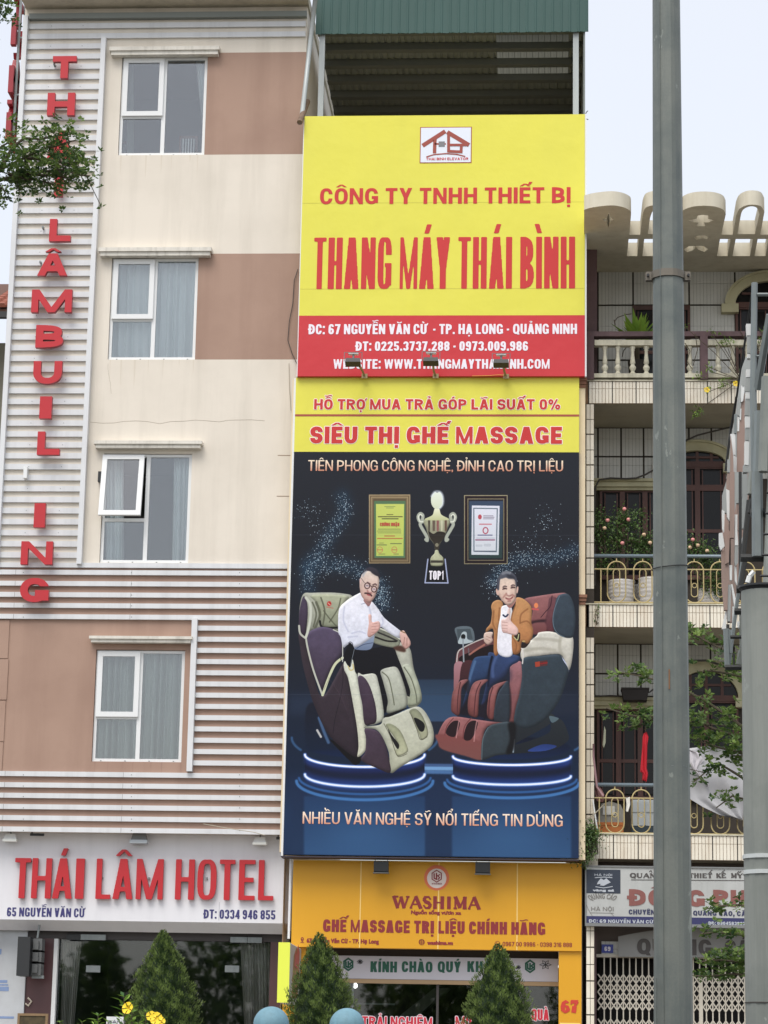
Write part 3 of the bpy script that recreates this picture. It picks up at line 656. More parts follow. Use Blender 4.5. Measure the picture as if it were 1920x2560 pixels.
# ------------------------------------------------------------------ hotel entrance
GY = .75
m_maroon = mat('maroon_tile', (84, 56, 58), .35, blotch=.3, dirt=(60, 38, 40), scale=1)
ent = thing('hotel_entrance', (avg(XLL, XR), GY, 0), 'dark glazed hotel entrance with maroon piers under the white sign', 'entrance')
zl = W(*c4(700, 850), GY)[1]; xw = W(*c4(145, 1000), GY)[0]; xe0, xe1 = W(*c4(310, 1100), GY)[0], W(*c4(1470, 1100), GY)[0]; xj = W(*c4(285, 1100), GY)[0]
part('lintel', MB().box(XLL - 1, XR - .02, GY, GY + .4, zl, ZS1), mat('dark_lintel', (70, 66, 66), .7), ent)
part('pier', MB().box(xw, xj, GY - .001, GY + .39, 0.12, zl - .001), m_maroon, ent)
part('pier', MB().box(xe1, XR - .02, GY - .001, GY + .39, 0.12, zl - .001), m_maroon, ent)
part('door_jamb', MB().box(xj + .002, xe0 - .01, GY - .02, GY + .1, .12, zl - .001), m_pvc, ent)
part('glass_front', MB().box(xe0, xe1 - .002, GY + .12, GY + .13, .12, zl - .001), m_shopglass, ent)
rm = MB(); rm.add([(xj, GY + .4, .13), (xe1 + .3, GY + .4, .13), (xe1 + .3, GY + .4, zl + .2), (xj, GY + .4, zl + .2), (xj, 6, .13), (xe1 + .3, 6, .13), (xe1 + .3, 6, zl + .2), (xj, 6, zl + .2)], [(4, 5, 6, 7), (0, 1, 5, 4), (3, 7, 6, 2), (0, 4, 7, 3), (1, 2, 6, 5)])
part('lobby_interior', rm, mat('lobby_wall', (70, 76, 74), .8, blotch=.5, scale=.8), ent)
for a in (470, 1228):
    x0, z1 = W(*c4(a, 990), GY + .1); x1, z0 = W(*c4(a + 76, 1028), GY + .1); part('door_patch', MB().box(x0, x1, GY + .1, GY + .119, z0, z1), m_steel, ent)
for a, b, y in ((365, 440, 836), (442, 578, 836), (1258, 1350, 850), (1352, 1430, 852)):
    x0, z = W(*c4(a, y), GY - .03); x1 = W(*c4(b, y), GY - .03)[0]; part('sliding_track_cover', MB().box(x0, x1, GY - .06, GY - .002, z - .045, z + .045), m_steel if a != 365 else m_black, ent)
curtain(c4, 345, 445, 860, 1400, m_curtb, 'taupe pleated curtain at the left of the hotel entrance glass', Y=GY + .22, folds=9, xa2=330, xb2=400, amp=.03)
curtain(c4, 1312, 1472, 862, 1400, m_curtb, 'taupe pleated curtain at the right of the hotel entrance glass', Y=GY + .22, folds=11, xa2=1340, amp=.04)
nb = MB().box(XLL - 4, xw - .002, GY - .05, GY + .3, .12, zl + .3)
sw = thing('poster_wall', (XLL - 1, GY, .12), 'pale whitewashed wall with blue stamped notices left of the entrance', 'wall'); part('render', nb, mat('whitewash', (186, 190, 194), .85, blotch=.35, dirt=(150, 150, 150), streak=.2, scale=1.5), sw)
m_stamp = mat('blue_stamp_ink', (130, 150, 188), .9, blotch=.5)
for (a, b, y0, y1) in ((0, 40, 1070, 1085), (0, 45, 1092, 1100), (0, 48, 1106, 1130), (0, 8, 900, 930), (0, 76, 1268, 1280)):
    x0, x1, z0, z1 = rect(c4, a, y0, b, y1, GY - .05); part('stamp', MB().box(x0 - (0.6 if a == 0 else 0), x1, GY - .054, GY - .0505, z0, z1), m_stamp, sw)
# loudspeaker on the pier
x0, x1, z0, z1 = rect(c4, 100, 835, 168, 1048, .2)
sp = thing('wall_speaker', (x0, .2, z0), 'black box speaker with grey horns hanging left of the hotel entrance', 'speaker')
part('cabinet', MB().box(x0, x1, .1, .5, z0, z1), m_black, sp)
for k in range(3):
    zc = z1 - (z1 - z0) * (.2 + .3 * k); a, b = W(*c4(170, 900), .3)[0], W(*c4(228, 900), .3)[0]
    part('horn', MB().box(a, b, .3, .55, zc - .11, zc + .11).box(a + .04, b - .05, .26, .299, zc - .07, zc + .07), mat('grey_horn', (92, 94, 94), .6), sp)
part('hanger', MB().tube([(avg(x0, x1) + .15, .45, z1), (avg(x0, x1) + .18, .45, z1 + .3)], .018).box(x1, x1 + .2, .35, .4, z0 - .03, z0 + .02), m_steel, sp)
# conduit and cable
x, z1 = W(*c4(1588, 400), -.02); _, z0 = W(*c4(1570, 845), -.02)
solo('conduit', MB().tube([(x, -.03, z1), (x, -.03, z0)], .022), m_pvc, 'white plastic conduit between the hotel sign and the orange shop sign', 'pipe')
solo('cable', MB().tube([W3(*c4(1110, 218), -.15), W3(*c4(1250, 243), -.2), W3(*c4(1380, 262), -.19), W3(*c4(1445, 280), -.15)], .006, 5), m_wire_l, 'thin pale cable sagging below the lowest slat near the right end of the hotel sign', 'cable')
solo('cable', MB().tube([W3(*c2(1545, 150), -.03), W3(*c2(1525, 210), -.03), W3(*c2(1518, 330), -.03), W3(*c2(1500, 420), -.03), W3(*c2(1492, 520), -.03), W3(*c2(1515, 590), -.03), W3(*c2(1538, 640), -.04)], .007, 5), m_wire, 'dark cable looping down the wall beside the red band of the billboard', 'cable')
solo('cable', MB().tube([W3(*c2(1498, 640), -.02), W3(*c2(1500, 760), -.02), W3(*c2(1508, 885), -.02)], .005, 5), m_wire_l, 'short thin cable hanging beside the lower yellow billboard', 'cable')
# house far left behind the hotel
nx0, nz0 = W(-60, 700, 5); nx1 = W(26, 700, 5)[0]
nh = thing('tiled_roof_house', (nx0, 6, 0), 'neighbouring house with a red tiled roof seen behind the left edge of the hotel', 'house')
zt1 = W(10, 705, 5)[1]; ze = W(10, 800, 5)[1]
part('wall', MB().box(nx0 - 4, XL - .25, 5.2, 12, 0, W(10, 850, 5)[1]), mat('olive_wall', (112, 110, 98), .9, blotch=.3), nh)
part('roof', MB().add([(nx0 - 4, 4.6, ze + .1), (XL - .1, 4.6, ze + .1), (XL - .1, 7.6, ze + 1.6), (nx0 - 4, 7.6, ze + 1.6), (nx0 - 4, 4.6, ze), (XL - .1, 4.6, ze), (XL - .1, 7.6, ze + 1.5), (nx0 - 4, 7.6, ze + 1.5)],
     [(0, 1, 2, 3), (7, 6, 5, 4), (0, 4, 5, 1), (1, 5, 6, 2)]), mat('roof_board', (96, 70, 60), .9), nh)
tl = MB(); 
for i in range(4): tl.lathe([(.055, 0), (.07, .26)], 6)
tile_me = MB().add([(-.09, 0, .03), (-.05, 0, .08), (.05, 0, .08), (.09, 0, .03), (-.09, .3, .02), (-.05, .3, .07), (.05, .3, .07), (.09, .3, .02), (-.09, 0, 0), (.09, 0, 0)], [(0, 1, 5, 4), (1, 2, 6, 5), (2, 3, 7, 6), (8, 9, 3, 2, 1, 0)]).mesh('roof_tile', mat('red_clay', (150, 88, 70), .85, blotch=.4, dirt=(90, 70, 60), scale=3))
for r in range(9):
    for c in range(7):
        o = part('roof_tile', tile_me, None, nh, (XL - .25 - c * .19, 4.55 + r * .27, ze + .12 + r * .27 * .5)); o.rotation_euler = (math.atan(.5), 0, 0)
part('gutter', MB().box(nx0 - 3, XL - .12, 4.5, 4.62, ze - .1, ze + .02), m_black, nh)

m_crack = mat('crack_shadow', (150, 138, 120), .95)
ck = [c2(470 + i * 60 + random.uniform(-8, 8), 948 + 7 * math.sin(i * 1.3) + random.uniform(-5, 5) - i * .9) for i in range(16)]
part('hairline_crack', MB().tube([W3(*p, -.0005) for p in ck], .0028, 4), m_crack, hotel)
part('hairline_crack', MB().tube([W3(*c2(560 + i * 3 + random.uniform(-4, 4), 640 + i * 26), -.0005) for i in range(7)], .0018, 4), m_crack, hotel)
fx = MB()
for xf in (60, 330, 600):
    for y in (1433, 1461, 1489, 1516, 1544, 1938, 1966, 1992.5, 2020.5, 2048.5, 2077): x, z = W(xf, y); fx.box(x - .007, x + .007, -.056, -.0521, z - .007, z + .007)
for k in range(0, 51, 2): z = zt + (zb - zt) * k / 50 + .048; fx.box(XA + .5, XA + .512, -.05, -.0461, z - .006, z + .006).box(XB - .4, XB - .388, -.05, -.0461, z - .006, z + .006)
part('fixing', fx, m_steel, hotel, kind='stuff')
jt = MB()
for x_ in (W(40, 1450)[0], W(330, 1450)[0]):
    for y in (1433, 1461, 1489, 1516, 1544, 1938, 1966, 1992.5, 2020.5, 2048.5, 2077): z = W(330, y)[1]; jt.box(x_ - .0025, x_ + .0025, -.0535, -.0521, z - .041, z + .041)
part('slat_joint', jt, mat('joint_shadow', (120, 120, 120), .9), hotel, kind='stuff')

m_run = mat('runoff_deposit', (210, 201, 186), .9, blotch=.6, dirt=(214, 204, 188), scale=6); m_runb = mat('runoff_deposit_brown', (154, 126, 112), .9, blotch=.6, dirt=(162, 132, 116), scale=6)
random.seed(12)
for (x0, x1, z0, z1), mm in zip(wins, (m_run, m_run, m_run, m_runb)):
    for k in range(7):
        xx = x0 + (x1 - x0) * (.04 + .92 * k / 6) + random.uniform(-.06, .06); L_ = random.uniform(.12, .55) if z0 - .6 > ZBOT else .15
        if mm is m_run and z0 - L_ < ZMID + .05: L_ = max(.02, z0 - ZMID - .06)
        w_ = random.uniform(.006, .02); part('runoff_stain', MB().front([[(xx - w_, z0 - .004), (xx - w_ * .5, z0 - L_ * .6), (xx, z0 - L_), (xx + w_ * .7, z0 - L_ * .5), (xx + w_, z0 - .004)]], -.0012, .001), mm, hotel, kind='stuff')
# ================================================================== MIDDLE HOUSE (number 67)
XC = avg(W(1462, 700)[0], W(1460, 1970)[0])      # its right-hand party line
BA, BB = -.50, -.42                               # faces of the upper and lower billboard
mid = thing('billboard_house', (avg(XR, XC), 0, 0), 'narrow shop house behind the yellow billboards with an open roof terrace under green sheeting', 'building')
zA0 = avg(W(742, 939, BA)[1], W(1460, 942, BA)[1]); zA1 = avg(W(763, 287, BA)[1], W(1464, 289, BA)[1])
zB0 = avg(W(712, 2137, BB)[1], W(1449, 2145, BB)[1])
m_trim = mat('cream_trim', (226, 210, 178), .8, blotch=.2, dirt=(170, 140, 110), streak=.3)
part('wall', MB().box(XR + .012, XC - .03, .003, .25, zB0 + .02, zA1 - .9).box(XR + .012, XC - .03, .251, 8, zA1 - 1.1, zA1 - .95).box(XC - .25, XC - .031, .252, 8, 0, zA1 - 1.101), m_trim, mid)
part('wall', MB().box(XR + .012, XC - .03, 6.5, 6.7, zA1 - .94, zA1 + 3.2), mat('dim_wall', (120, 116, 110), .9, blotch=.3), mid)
# cream pilaster right of the lower board with brown capitals
xq0, xq1 = W(1447.5, 1300, -.3)[0], W(1463, 1300, -.3)[0]
part('pilaster', MB().box(xq0 - .3, xq1, -.34, .002, W(1455, 2150, -.3)[1], W(1455, 968, -.3)[1]), m_trim, mid)
m_cap = mat('brown_moulding', (132, 92, 70), .7, blotch=.3)
for (a, b) in ((944, 968), (1486, 1511)):
    zt_, zb_ = W(1455, a, -.4)[1], W(1455, b, -.4)[1]; h = zt_ - zb_; c_ = MB()
    for k in range(3): c_.box(xq0 - .28, xq1 + .03 - .012 * k, -.40 + .02 * k, -.341, zt_ - h * (k + 1) / 3 + .006, zt_ - h * k / 3)
    part('capital', c_, m_cap, mid)
xl0 = W(708, 1900, -.25)[0]
part('pilaster', MB().box(XR - .05, XR + .2, -.30, -.13, zB0 + .05, zA0), m_trim, mid)
# terrace roof of corrugated sheet
zf0 = avg(W(800, 80, .1)[1], W(1440, 84, .1)[1]); xf0, xf1 = W(790, 40, .1)[0], W(1463, 40, .1)[0]
m_green = mat('green_sheet', (46, 78, 73), .6, blotch=.3, dirt=(54, 88, 84), streak=.4, scale=.8)
m_under = mat('sheet_underside', (128, 134, 132), .8, blotch=.3, dirt=(80, 84, 82), scale=1.5)
sh = MB(); xr_ = xf0; prof = []
while xr_ < xf1: prof += [(xr_, .1), (xr_ + .10, .1), (xr_ + .115, .092), (xr_ + .135, .092), (xr_ + .15, .1)]; xr_ += .152
vs = [(x, y, zf0 - .01 * math.sin(i * 2.1)) for i, (x, y) in enumerate(prof)] + [(x, y, zf0 + 1.6) for x, y in prof] + [(x, y + .02, zf0) for x, y in prof] + [(x, y + .02, zf0 + 1.6) for x, y in prof]
K = len(prof); fs = []
for i in range(K - 1): fs += [(i, i + 1, K + i + 1, K + i), (2 * K + i, 3 * K + i, 3 * K + i + 1, 2 * K + i + 1), (i, 2 * K + i, 2 * K + i + 1, i + 1)]
sh.add(vs, fs); part('sheet_fascia', sh, m_green, mid)
# sloping sheet above the terrace, ribs running back, with a paler panel
def ribbed(xa, xb, ya, yb, za, zb, n):
    mb = MB(); pr = []; dx = (xb - xa) / n
    for i in range(n): x = xa + i * dx; pr += [(x, 0), (x + dx * .55, 0), (x + dx * .65, .016), (x + dx * .9, .016)]
    pr.append((xb, 0)); k = len(pr); vs = []
    for (y, z) in ((ya, za), (yb, zb)): vs += [(x, y, z + h) for x, h in pr]
    for (y, z) in ((ya, za), (yb, zb)): vs += [(x, y, z + h + .006) for x, h in pr]
    fs = []
    for i in range(k - 1): fs += [(i, k + i, k + i + 1, i + 1), (2 * k + i, 2 * k + i + 1, 3 * k + i + 1, 3 * k + i)]
    return mb.add(vs, fs)
zR0, zR1 = zf0 + .22, zf0 + .02
xs_a, xs_b = W(*c5(1140, 300), 2)[0], W(*c5(1500, 300), 2)[0]
part('roof_sheet', ribbed(xf0, xs_a, .13, 6.6, zR0, zR1, 26), m_under, mid)
part('roof_sheet', ribbed(xs_b, xf1 - .02, .13, 6.6, zR0, zR1, 3), m_under, mid)
part('roof_sheet', ribbed(xs_a, xs_b, 2.45, 6.6, zR0 - (zR0 - zR1) * .36, zR1, 9), m_under, mid)
part('roof_sheet', ribbed(xs_a, xs_b, .13, .62, zR0, zR0 - (zR0 - zR1) * .075, 9), m_under, mid)
msk = bpy.data.materials.new('translucent_sheet'); msk.use_nodes = True; Nn = msk.node_tree.nodes; Nn.remove(Nn['Principled BSDF'])
tb = Nn.new('ShaderNodeBsdfTranslucent'); tb.inputs[0].default_value = (.3, .3, .27, 1); msk.node_tree.links.new(tb.outputs[0], Nn['Material Output'].inputs[0])
part('translucent_sheet', ribbed(xs_a, xs_b, .63, 2.44, zR0 - (zR0 - zR1) * .077, zR0 - (zR0 - zR1) * .358, 12), msk, mid)
m_purlin = mat('dark_purlin', (100, 104, 102), .7)
for i, y in enumerate((.25, .95, 1.62, 2.3, 3.0, 3.7, 4.4)):
    z = zR0 - (zR0 - zR1) * (y / 6.6); part('purlin', MB().box(xf0 + .02, xf1 - .05, y, y + .16, z - .13, z - .004), m_purlin, mid)
# side cladding on the right
part('side_sheet', MB().box(xf1 - .03, xf1, .14, 6.6, zA1 - .9, zf0 + 1.4), m_under, mid)
for a, lb in (((1533, 1540), 0), ((262, 243), 0)):
    x_t, z_t = W(*c5(a[0] - (0 if a[0] > 1000 else 4), 168), .2); x_b, z_b = W(*c5(a[1], 578), .2); xx = avg(x_t, x_b)
    part('post', MB().box(xx - .05, xx + .05, .16, .26, zA1 - .94, zR0 + .02), m_pipe, mid)
# diagonal stay and short rusty stub at the left
solo('stay_pipe', MB().tube([W3(*c5(222, -30), -.25), W3(*c5(150, 600), -.45)], .042, 10), m_pipe, 'long grey pipe slanting down from the green roof to the yellow billboard corner', 'pipe', smooth=True)
solo('pipe_stub', MB().tube([W3(*c5(180, 512), -.2), W3(*c5(140, 620), -.62)], .05, 10), m_rust, 'short rusty pipe end poking out at the top left corner of the yellow billboard', 'pipe', smooth=True)
solo('twig', MB().tube([W3(*c5(1582, 585), -.3), W3(*c5(1592, 565), -.3), W3(*c5(1598, 560), -.3)], .008, 5).tube([W3(*c5(1582, 600), -.3), W3(*c5(1600, 605), -.3)], .008, 5), m_wire, 'bit of frayed wire at the top right corner of the yellow billboard', 'wire')

# ------------------------------------------------------------------ upper billboard
m_yel = mat('yellow_vinyl', (220, 214, 74), .45, blotch=.16, dirt=(196, 194, 78), streak=.12, ripple=.25, scale=.7)
m_redv = mat('red_vinyl', (196, 40, 48), .45, blotch=.12, dirt=(176, 40, 48), ripple=.25)
m_redt = mat('red_print', (194, 38, 36), .45); m_whitet = mat('white_print', (232, 228, 236), .5)
m_whitem = mat('logo_white', (220, 226, 236), .5); m_bro = mat('brown_print', (158, 72, 54), .5)
xA0, xA1 = avg(W(763, 287, BA)[0], W(742, 939, BA)[0]), avg(W(1464, 289, BA)[0], W(1460, 942, BA)[0])
zAr = avg(W(745, 787, BA)[1], W(1460, 790, BA)[1])
bA = thing('upper_billboard', (avg(xA0, xA1), BA, zA0), 'large yellow billboard with red company lettering and a red contact band at its foot', 'billboard')
part('yellow_sheet', MB().box(xA0, xA1, BA, BA + .30, zAr, zA1), m_yel, bA)
part('red_band', MB().box(xA0, xA1, BA - .001, BA + .30, zA0, zAr - .001), m_redv, bA)
part('edge_trim', MB().box(xA1 + .001, xA1 + .03, BA + .01, BA + .3, zA0, zA1 + .01).box(xA0 - .015, xA0 - .001, BA + .01, BA + .3, zA0, zA1 + .01), m_pvc, bA)
part('support_frame', MB().box(xA0 + .3, xA0 + .36, BA + .301, .001, zA0, zA1 - .95).box(xA1 - .4, xA1 - .34, BA + .301, .001, zA0, zA1 - .95).box(avg(xA0, xA1) - .03, avg(xA0, xA1) + .03, BA + .301, .001, zA0, zA1 - .95), m_steel, bA)
T = BA - .001
def halo(text, c, x0, x1, yt, yb, Y, parent, bold, extra, space, material):
    X0, X1, Z0, Z1 = rect(c, x0, yt, x1, yb, Y)
    return part('lettering_outline', lettering(text, X0, X1, Z0, Z1, bold, space, .002, Y, grow=extra), material, parent)
m_halo = mat('cream_outline', (236, 232, 170), .5); m_halow = mat('white_outline', (240, 226, 222), .5)
write('lettering', 'CÔNG TY TNHH THIẾT BỊ', cb, 175, 1542, 64, 151, T, m_redt, bA, .029, 1.06)
write('lettering', 'THANG MÁY THÁI BÌNH', cb, 140, 1566, 333, 615, T, m_redt, bA, .031, 1.12)
write('lettering', 'ĐC: 67 NGUYỄN VĂN CỪ  - TP. HẠ LONG - QUẢNG NINH', cb, 113, 1577, 808, 863, T - .001, m_whitet, bA, .0165, 1.08)
write('lettering', 'ĐT: 0225.3737.288 - 0973.009.986', cb, 370, 1310, 903, 954, T - .001, m_whitet, bA, .0165, 1.08)
write('lettering', 'WEBSITE: WWW.THANGMAYTHAIBINH.COM', cb, 248, 1427, 1000, 1052, T - .001, m_whitet, bA, .0165, 1.08)
# small company emblem
def P2(c, pts, Y): return [W(*c(*p), Y) for p in pts]
def stroke(c, pts, w, Y, mb, close=False, depth=.003):
    q = P2(c, pts, Y); n = len(q)
    for i in range(n if close else n - 1):
        a, b = q[i], q[(i + 1) % n]; d = math.hypot(b[0] - a[0], b[1] - a[1]) or 1; ux, uz = (b[0] - a[0]) / d, (b[1] - a[1]) / d; e = w * .35
        r = [(a[0] - ux * e - uz * w / 2, a[1] - uz * e + ux * w / 2), (a[0] - ux * e + uz * w / 2, a[1] - uz * e - ux * w / 2), (b[0] + ux * e + uz * w / 2, b[1] + uz * e - ux * w / 2), (b[0] + ux * e - uz * w / 2, b[1] + uz * e + ux * w / 2)]
        mb.front([r], Y - depth - (i % 3) * .0006, depth)
    return mb
x0, x1, z0, z1 = rect(c5, 748, 642, 1010, 825, T)
part('emblem_border', MB().box(x0, x1, T - .003, T, z0, z1), m_bro, bA)
part('emblem_plate', MB().box(x0 + .015, x1 - .015, T - .005, T - .0031, z0 + .015, z1 - .015), m_whitem, bA)
em = MB(); Te = T - .0052
stroke(c5, [(768, 733), (820, 700), (870, 668)], .075, Te, em); stroke(c5, [(824, 706), (822, 770)], .06, Te, em); stroke(c5, [(826, 728), (876, 728)], .03, Te, em)
stroke(c5, [(893, 672), (990, 730)], .075, Te - .001, em); stroke(c5, [(893, 672), (893, 765), (958, 768)], .05, Te - .002, em); stroke(c5, [(893, 733), (990, 733)], .045, Te - .003, em); stroke(c5, [(958, 735), (956, 770)], .05, Te - .001, em)
stroke(c5, [(783, 793), (820, 782), (880, 777), (935, 781), (975, 791)], .022, Te, em)
part('emblem_mark', em, mat('emblem_brown', (150, 66, 52), .5), bA)
part('emblem_lift', MB().box(*W(*c5(843, 730), T)[:1], W(*c5(874, 730), T)[0], Te - .004, Te - .0005, W(*c5(850, 743), T)[1], W(*c5(850, 716), T)[1]), mat('grey_print', (120, 120, 124), .5), bA)
write('lettering', 'THAI BINH ELEVATOR', c5, 780, 993, 797, 810, Te, m_redt, bA, .004, 1.0)
# lamps on arms
for k, (hx, hy, bx, by) in enumerate(((355, 1012, 418, 1092), (780, 1008, 806, 1092), (1163, 1018, 1190, 1094))):
    X, Z = W(*cb(hx, hy), -1.0); Xb, Zb = W(*cb(bx, by), BA)
    t = thing('billboard_lamp', (Xb, BA, Zb), ('left', 'middle', 'right')[k] + '-hand black lamp on a bent arm in front of the red contact band', 'lamp', 'lamps lighting the upper billboard')
    part('arm', MB().tube([(Xb, BA + .02, Zb), (Xb - .03, BA - .12, Zb + .06), (X + .03, -.98, Z + .05)], .02, 7).box(Xb - .05, Xb + .05, BA - .012, BA - .0015, Zb - .04, Zb + .04), m_wire_l if 0 else mat('brass_arm', (150, 132, 96), .5, metal=.3), t)
    part('housing', MB().add([(X - .13, -1.09, Z - .03), (X + .13, -1.09, Z - .03), (X + .13, -.93, Z - .075), (X - .13, -.93, Z - .075), (X - .12, -1.07, Z + .04), (X + .12, -1.07, Z + .04), (X + .12, -.92, Z + .03), (X - .12, -.92, Z + .03)],
        [(0, 3, 2, 1), (4, 5, 6, 7), (0, 1, 5, 4), (1, 2, 6, 5), (2, 3, 7, 6), (3, 0, 4, 7)]), m_black, t)
    part('ballast', MB().box(X - .085, X + .085, -.99, -.9, Z + .135, Z + .155), m_pvc, t)
    part('yoke', MB().tube([(X, -.95, Z + .04), (X, -.95, Z + .134)], .018, 6).tube([(X - .15, -1.0, Z + .16), (X - .15, -1.0, Z)], .006, 4).tube([(X + .15, -1.0, Z + .16), (X + .15, -1.0, Z)], .006, 4).tube([(X - .15, -1, Z + .158), (X + .15, -1, Z + .158)], .005, 4), m_steel, t)
solo('cable', MB().tube([W3(*cb(1005, 1092), BA - .01), W3(*cb(1100, 1090), BA - .02), W3(*cb(1150, 1085), BA - .03), W3(*cb(1185, 1088), BA - .03)], .006, 5), mat('orange_cable', (206, 150, 60), .6), 'thin orange cable along the foot of the red band by the right-hand lamp', 'cable')

# ------------------------------------------------------------------ lower billboard with the picture poster
xB0, xB1 = avg(W(736, 941, BB)[0], W(712, 2137, BB)[0]), avg(W(1446, 942, BB)[0], W(1449, 2145, BB)[0])
zBy = avg(W(733, 1130, BB)[1], W(1446, 1130, BB)[1])
bB = thing('lower_billboard', (avg(xB0, xB1), BB, zB0), 'tall billboard, yellow heading above a dark poster of two men in massage chairs', 'billboard')
part('yellow_sheet', MB().box(xB0, xB1, BB, BB + .12, zBy, zA0 - .002), m_yel, bB)
part('side_trim', MB().box(xB0 - .035, xB0 - .001, BB + .01, BB + .30, zB0 - .02, zA0 - .01), m_pvc, bB)
part('bottom_trim', MB().box(xB0 - .035, xB1 + .001, BB - .005, BB + .35, zB0 - .04, zB0 - .021), mat('dark_trim', (50, 44, 56), .6), bB)
part('stripe', MB().box(xB0, xB1, BB - .003, BB - .0005, W(1100, 1040, BB)[1] - .008, W(1100, 1037, BB)[1] + .008), m_bro, bB)
Tb = BB - .001
halo('HỖ TRỢ MUA TRẢ GÓP LÃI SUẤT 0%', cb, 143, 1485, 1218, 1274, Tb, bB, .019, .010, 1.08, m_halow)
write('lettering', 'HỖ TRỢ MUA TRẢ GÓP LÃI SUẤT 0%', cb, 143, 1485, 1218, 1274, Tb - .003, m_redt, bB, .019, 1.08, .003)
halo('SIÊU THỊ GHẾ MASSAGE', cb, 122, 1495, 1368, 1460, Tb, bB, .037, .012, 1.07, m_halow)
write('lettering', 'SIÊU THỊ GHẾ MASSAGE', cb, 122, 1495, 1368, 1460, Tb - .003, m_redt, bB, .037, 1.07, .003)

# poster picture, painted here shape by shape into a canvas
SC = 1.0; PW_, PH_ = 1010, int(1010 * (zBy - zB0) / (xB1 - xB0))
cv = np.zeros((PH_, PW_, 3), np.float32)
def cvp(c, p):
    X, Z = W(*c(*p), BB); return ((X - xB0) / (xB1 - xB0) * PW_, (zBy - Z) / (zBy - zB0) * PH_)
def smooth_pts(p, k=6):
    n = len(p); out = []
    for i in range(n):
        a, b, c, d = p[i - 1], p[i], p[(i + 1) % n], p[(i + 2) % n]
        for j in range(k):
            t = j / k; out.append(tuple(.5 * ((2 * b[e]) + (-a[e] + c[e]) * t + (2 * a[e] - 5 * b[e] + 4 * c[e] - d[e]) * t * t + (-a[e] + 3 * b[e] - 3 * c[e] + d[e]) * t ** 3) for e in (0, 1)))
    return out
def blur(a, r):
    r = int(r)
    if r < 1: return a
    for _ in range(2):
        for ax in (0, 1):
            p = np.pad(a, [(r + 1, r) if i == ax else (0, 0) for i in range(2)], mode='constant'); cs = np.cumsum(p, axis=ax)
            a = (np.take(cs, range(2 * r + 1, cs.shape[ax]), axis=ax) - np.take(cs, range(0, cs.shape[ax] - 2 * r - 1), axis=ax)) / (2 * r + 1)
    return a
def mask(pts, pad=0):
    P = np.array(pts); x0 = max(0, int(P[:, 0].min()) - 2 - pad); x1 = min(PW_, int(P[:, 0].max()) + 3 + pad); y0 = max(0, int(P[:, 1].min()) - 2 - pad); y1 = min(PH_, int(P[:, 1].max()) + 3 + pad)
    if x1 <= x0 or y1 <= y0: return None
    acc = np.zeros((y1 - y0, x1 - x0), np.float32)
    for sx, sy in ((.2, .3), (.7, .1), (.4, .8), (.9, .6)):
        X, Y = np.meshgrid(np.arange(x0, x1) + sx, np.arange(y0, y1) + sy); ins = np.zeros(X.shape, bool)
        for i in range(len(P)):
            (ax, ay), (bx, by) = P[i - 1], P[i]
            if ay == by: continue
            ins ^= ((ay > Y) != (by > Y)) & (X < (bx - ax) * (Y - ay) / (by - ay) + ax)
        acc += ins
    return acc / 4, x0, y0, x1, y1
def _nf(r):
    n_ = blur(rng.normal(0, 1, (PH_, PW_)).astype(np.float32), r); return n_ / n_.std()
NZ = _nf(3) * .5 + _nf(9) * .6 + _nf(1) * .35
def put(c, pts, col, col2=None, sm=True, soft=0, vol=0, vr=8, ang=90, alpha=1.0, hi=(0, 0)):
    """col -> col2 along direction ang (degrees, 90 = downwards); vol: darkening towards the outline; soft: blurred edge"""
    q = [cvp(c, p) for p in pts]; q = smooth_pts(q) if sm and len(q) > 2 else q
    r = mask(q, int(soft * 2) + 1)
    if r is None: return
    M_, x0, y0, x1, y1 = r; A = blur(M_, soft) if soft else M_
    c1_ = np.array(col, np.float32); cc = np.broadcast_to(c1_, M_.shape + (3,)).copy()
    if col2 is not None:
        P = np.array(q); d = np.array([math.cos(math.radians(ang)), math.sin(math.radians(ang))]); pr = P @ d
        Y, X = np.mgrid[y0:y1, x0:x1]; t = np.clip(((X * d[0] + Y * d[1]) - pr.min()) / (pr.max() - pr.min() + 1e-6), 0, 1)[..., None]; cc = c1_ * (1 - t) + np.array(col2, np.float32) * t
    if vol:
        B = blur(np.pad(M_, vr), vr); B = np.roll(B, (int(hi[1]), int(hi[0])), (0, 1))[vr:-vr, vr:-vr]; s = 1 - vol * (1 - np.clip(B, 0, 1)) * 1.6; cc = cc * np.clip(s, .25, 1.2)[..., None]
        Bp = blur(np.pad(M_, vr), max(2, vr // 2)); k_ = max(2, vr // 2); em_ = (np.roll(Bp, (-k_, -k_ // 2), (0, 1)) - np.roll(Bp, (k_, k_ // 2), (0, 1)))[vr:-vr, vr:-vr]; cc = cc * (1 + .30 * em_)[..., None] + 26 * np.clip(em_, 0, 1)[..., None] ** 2
        cc = cc * (1 + .024 * NZ[y0:y1, x0:x1])[..., None]
    A = (A * alpha)[..., None]; cv[y0:y1, x0:x1] = cv[y0:y1, x0:x1] * (1 - A) + cc * A
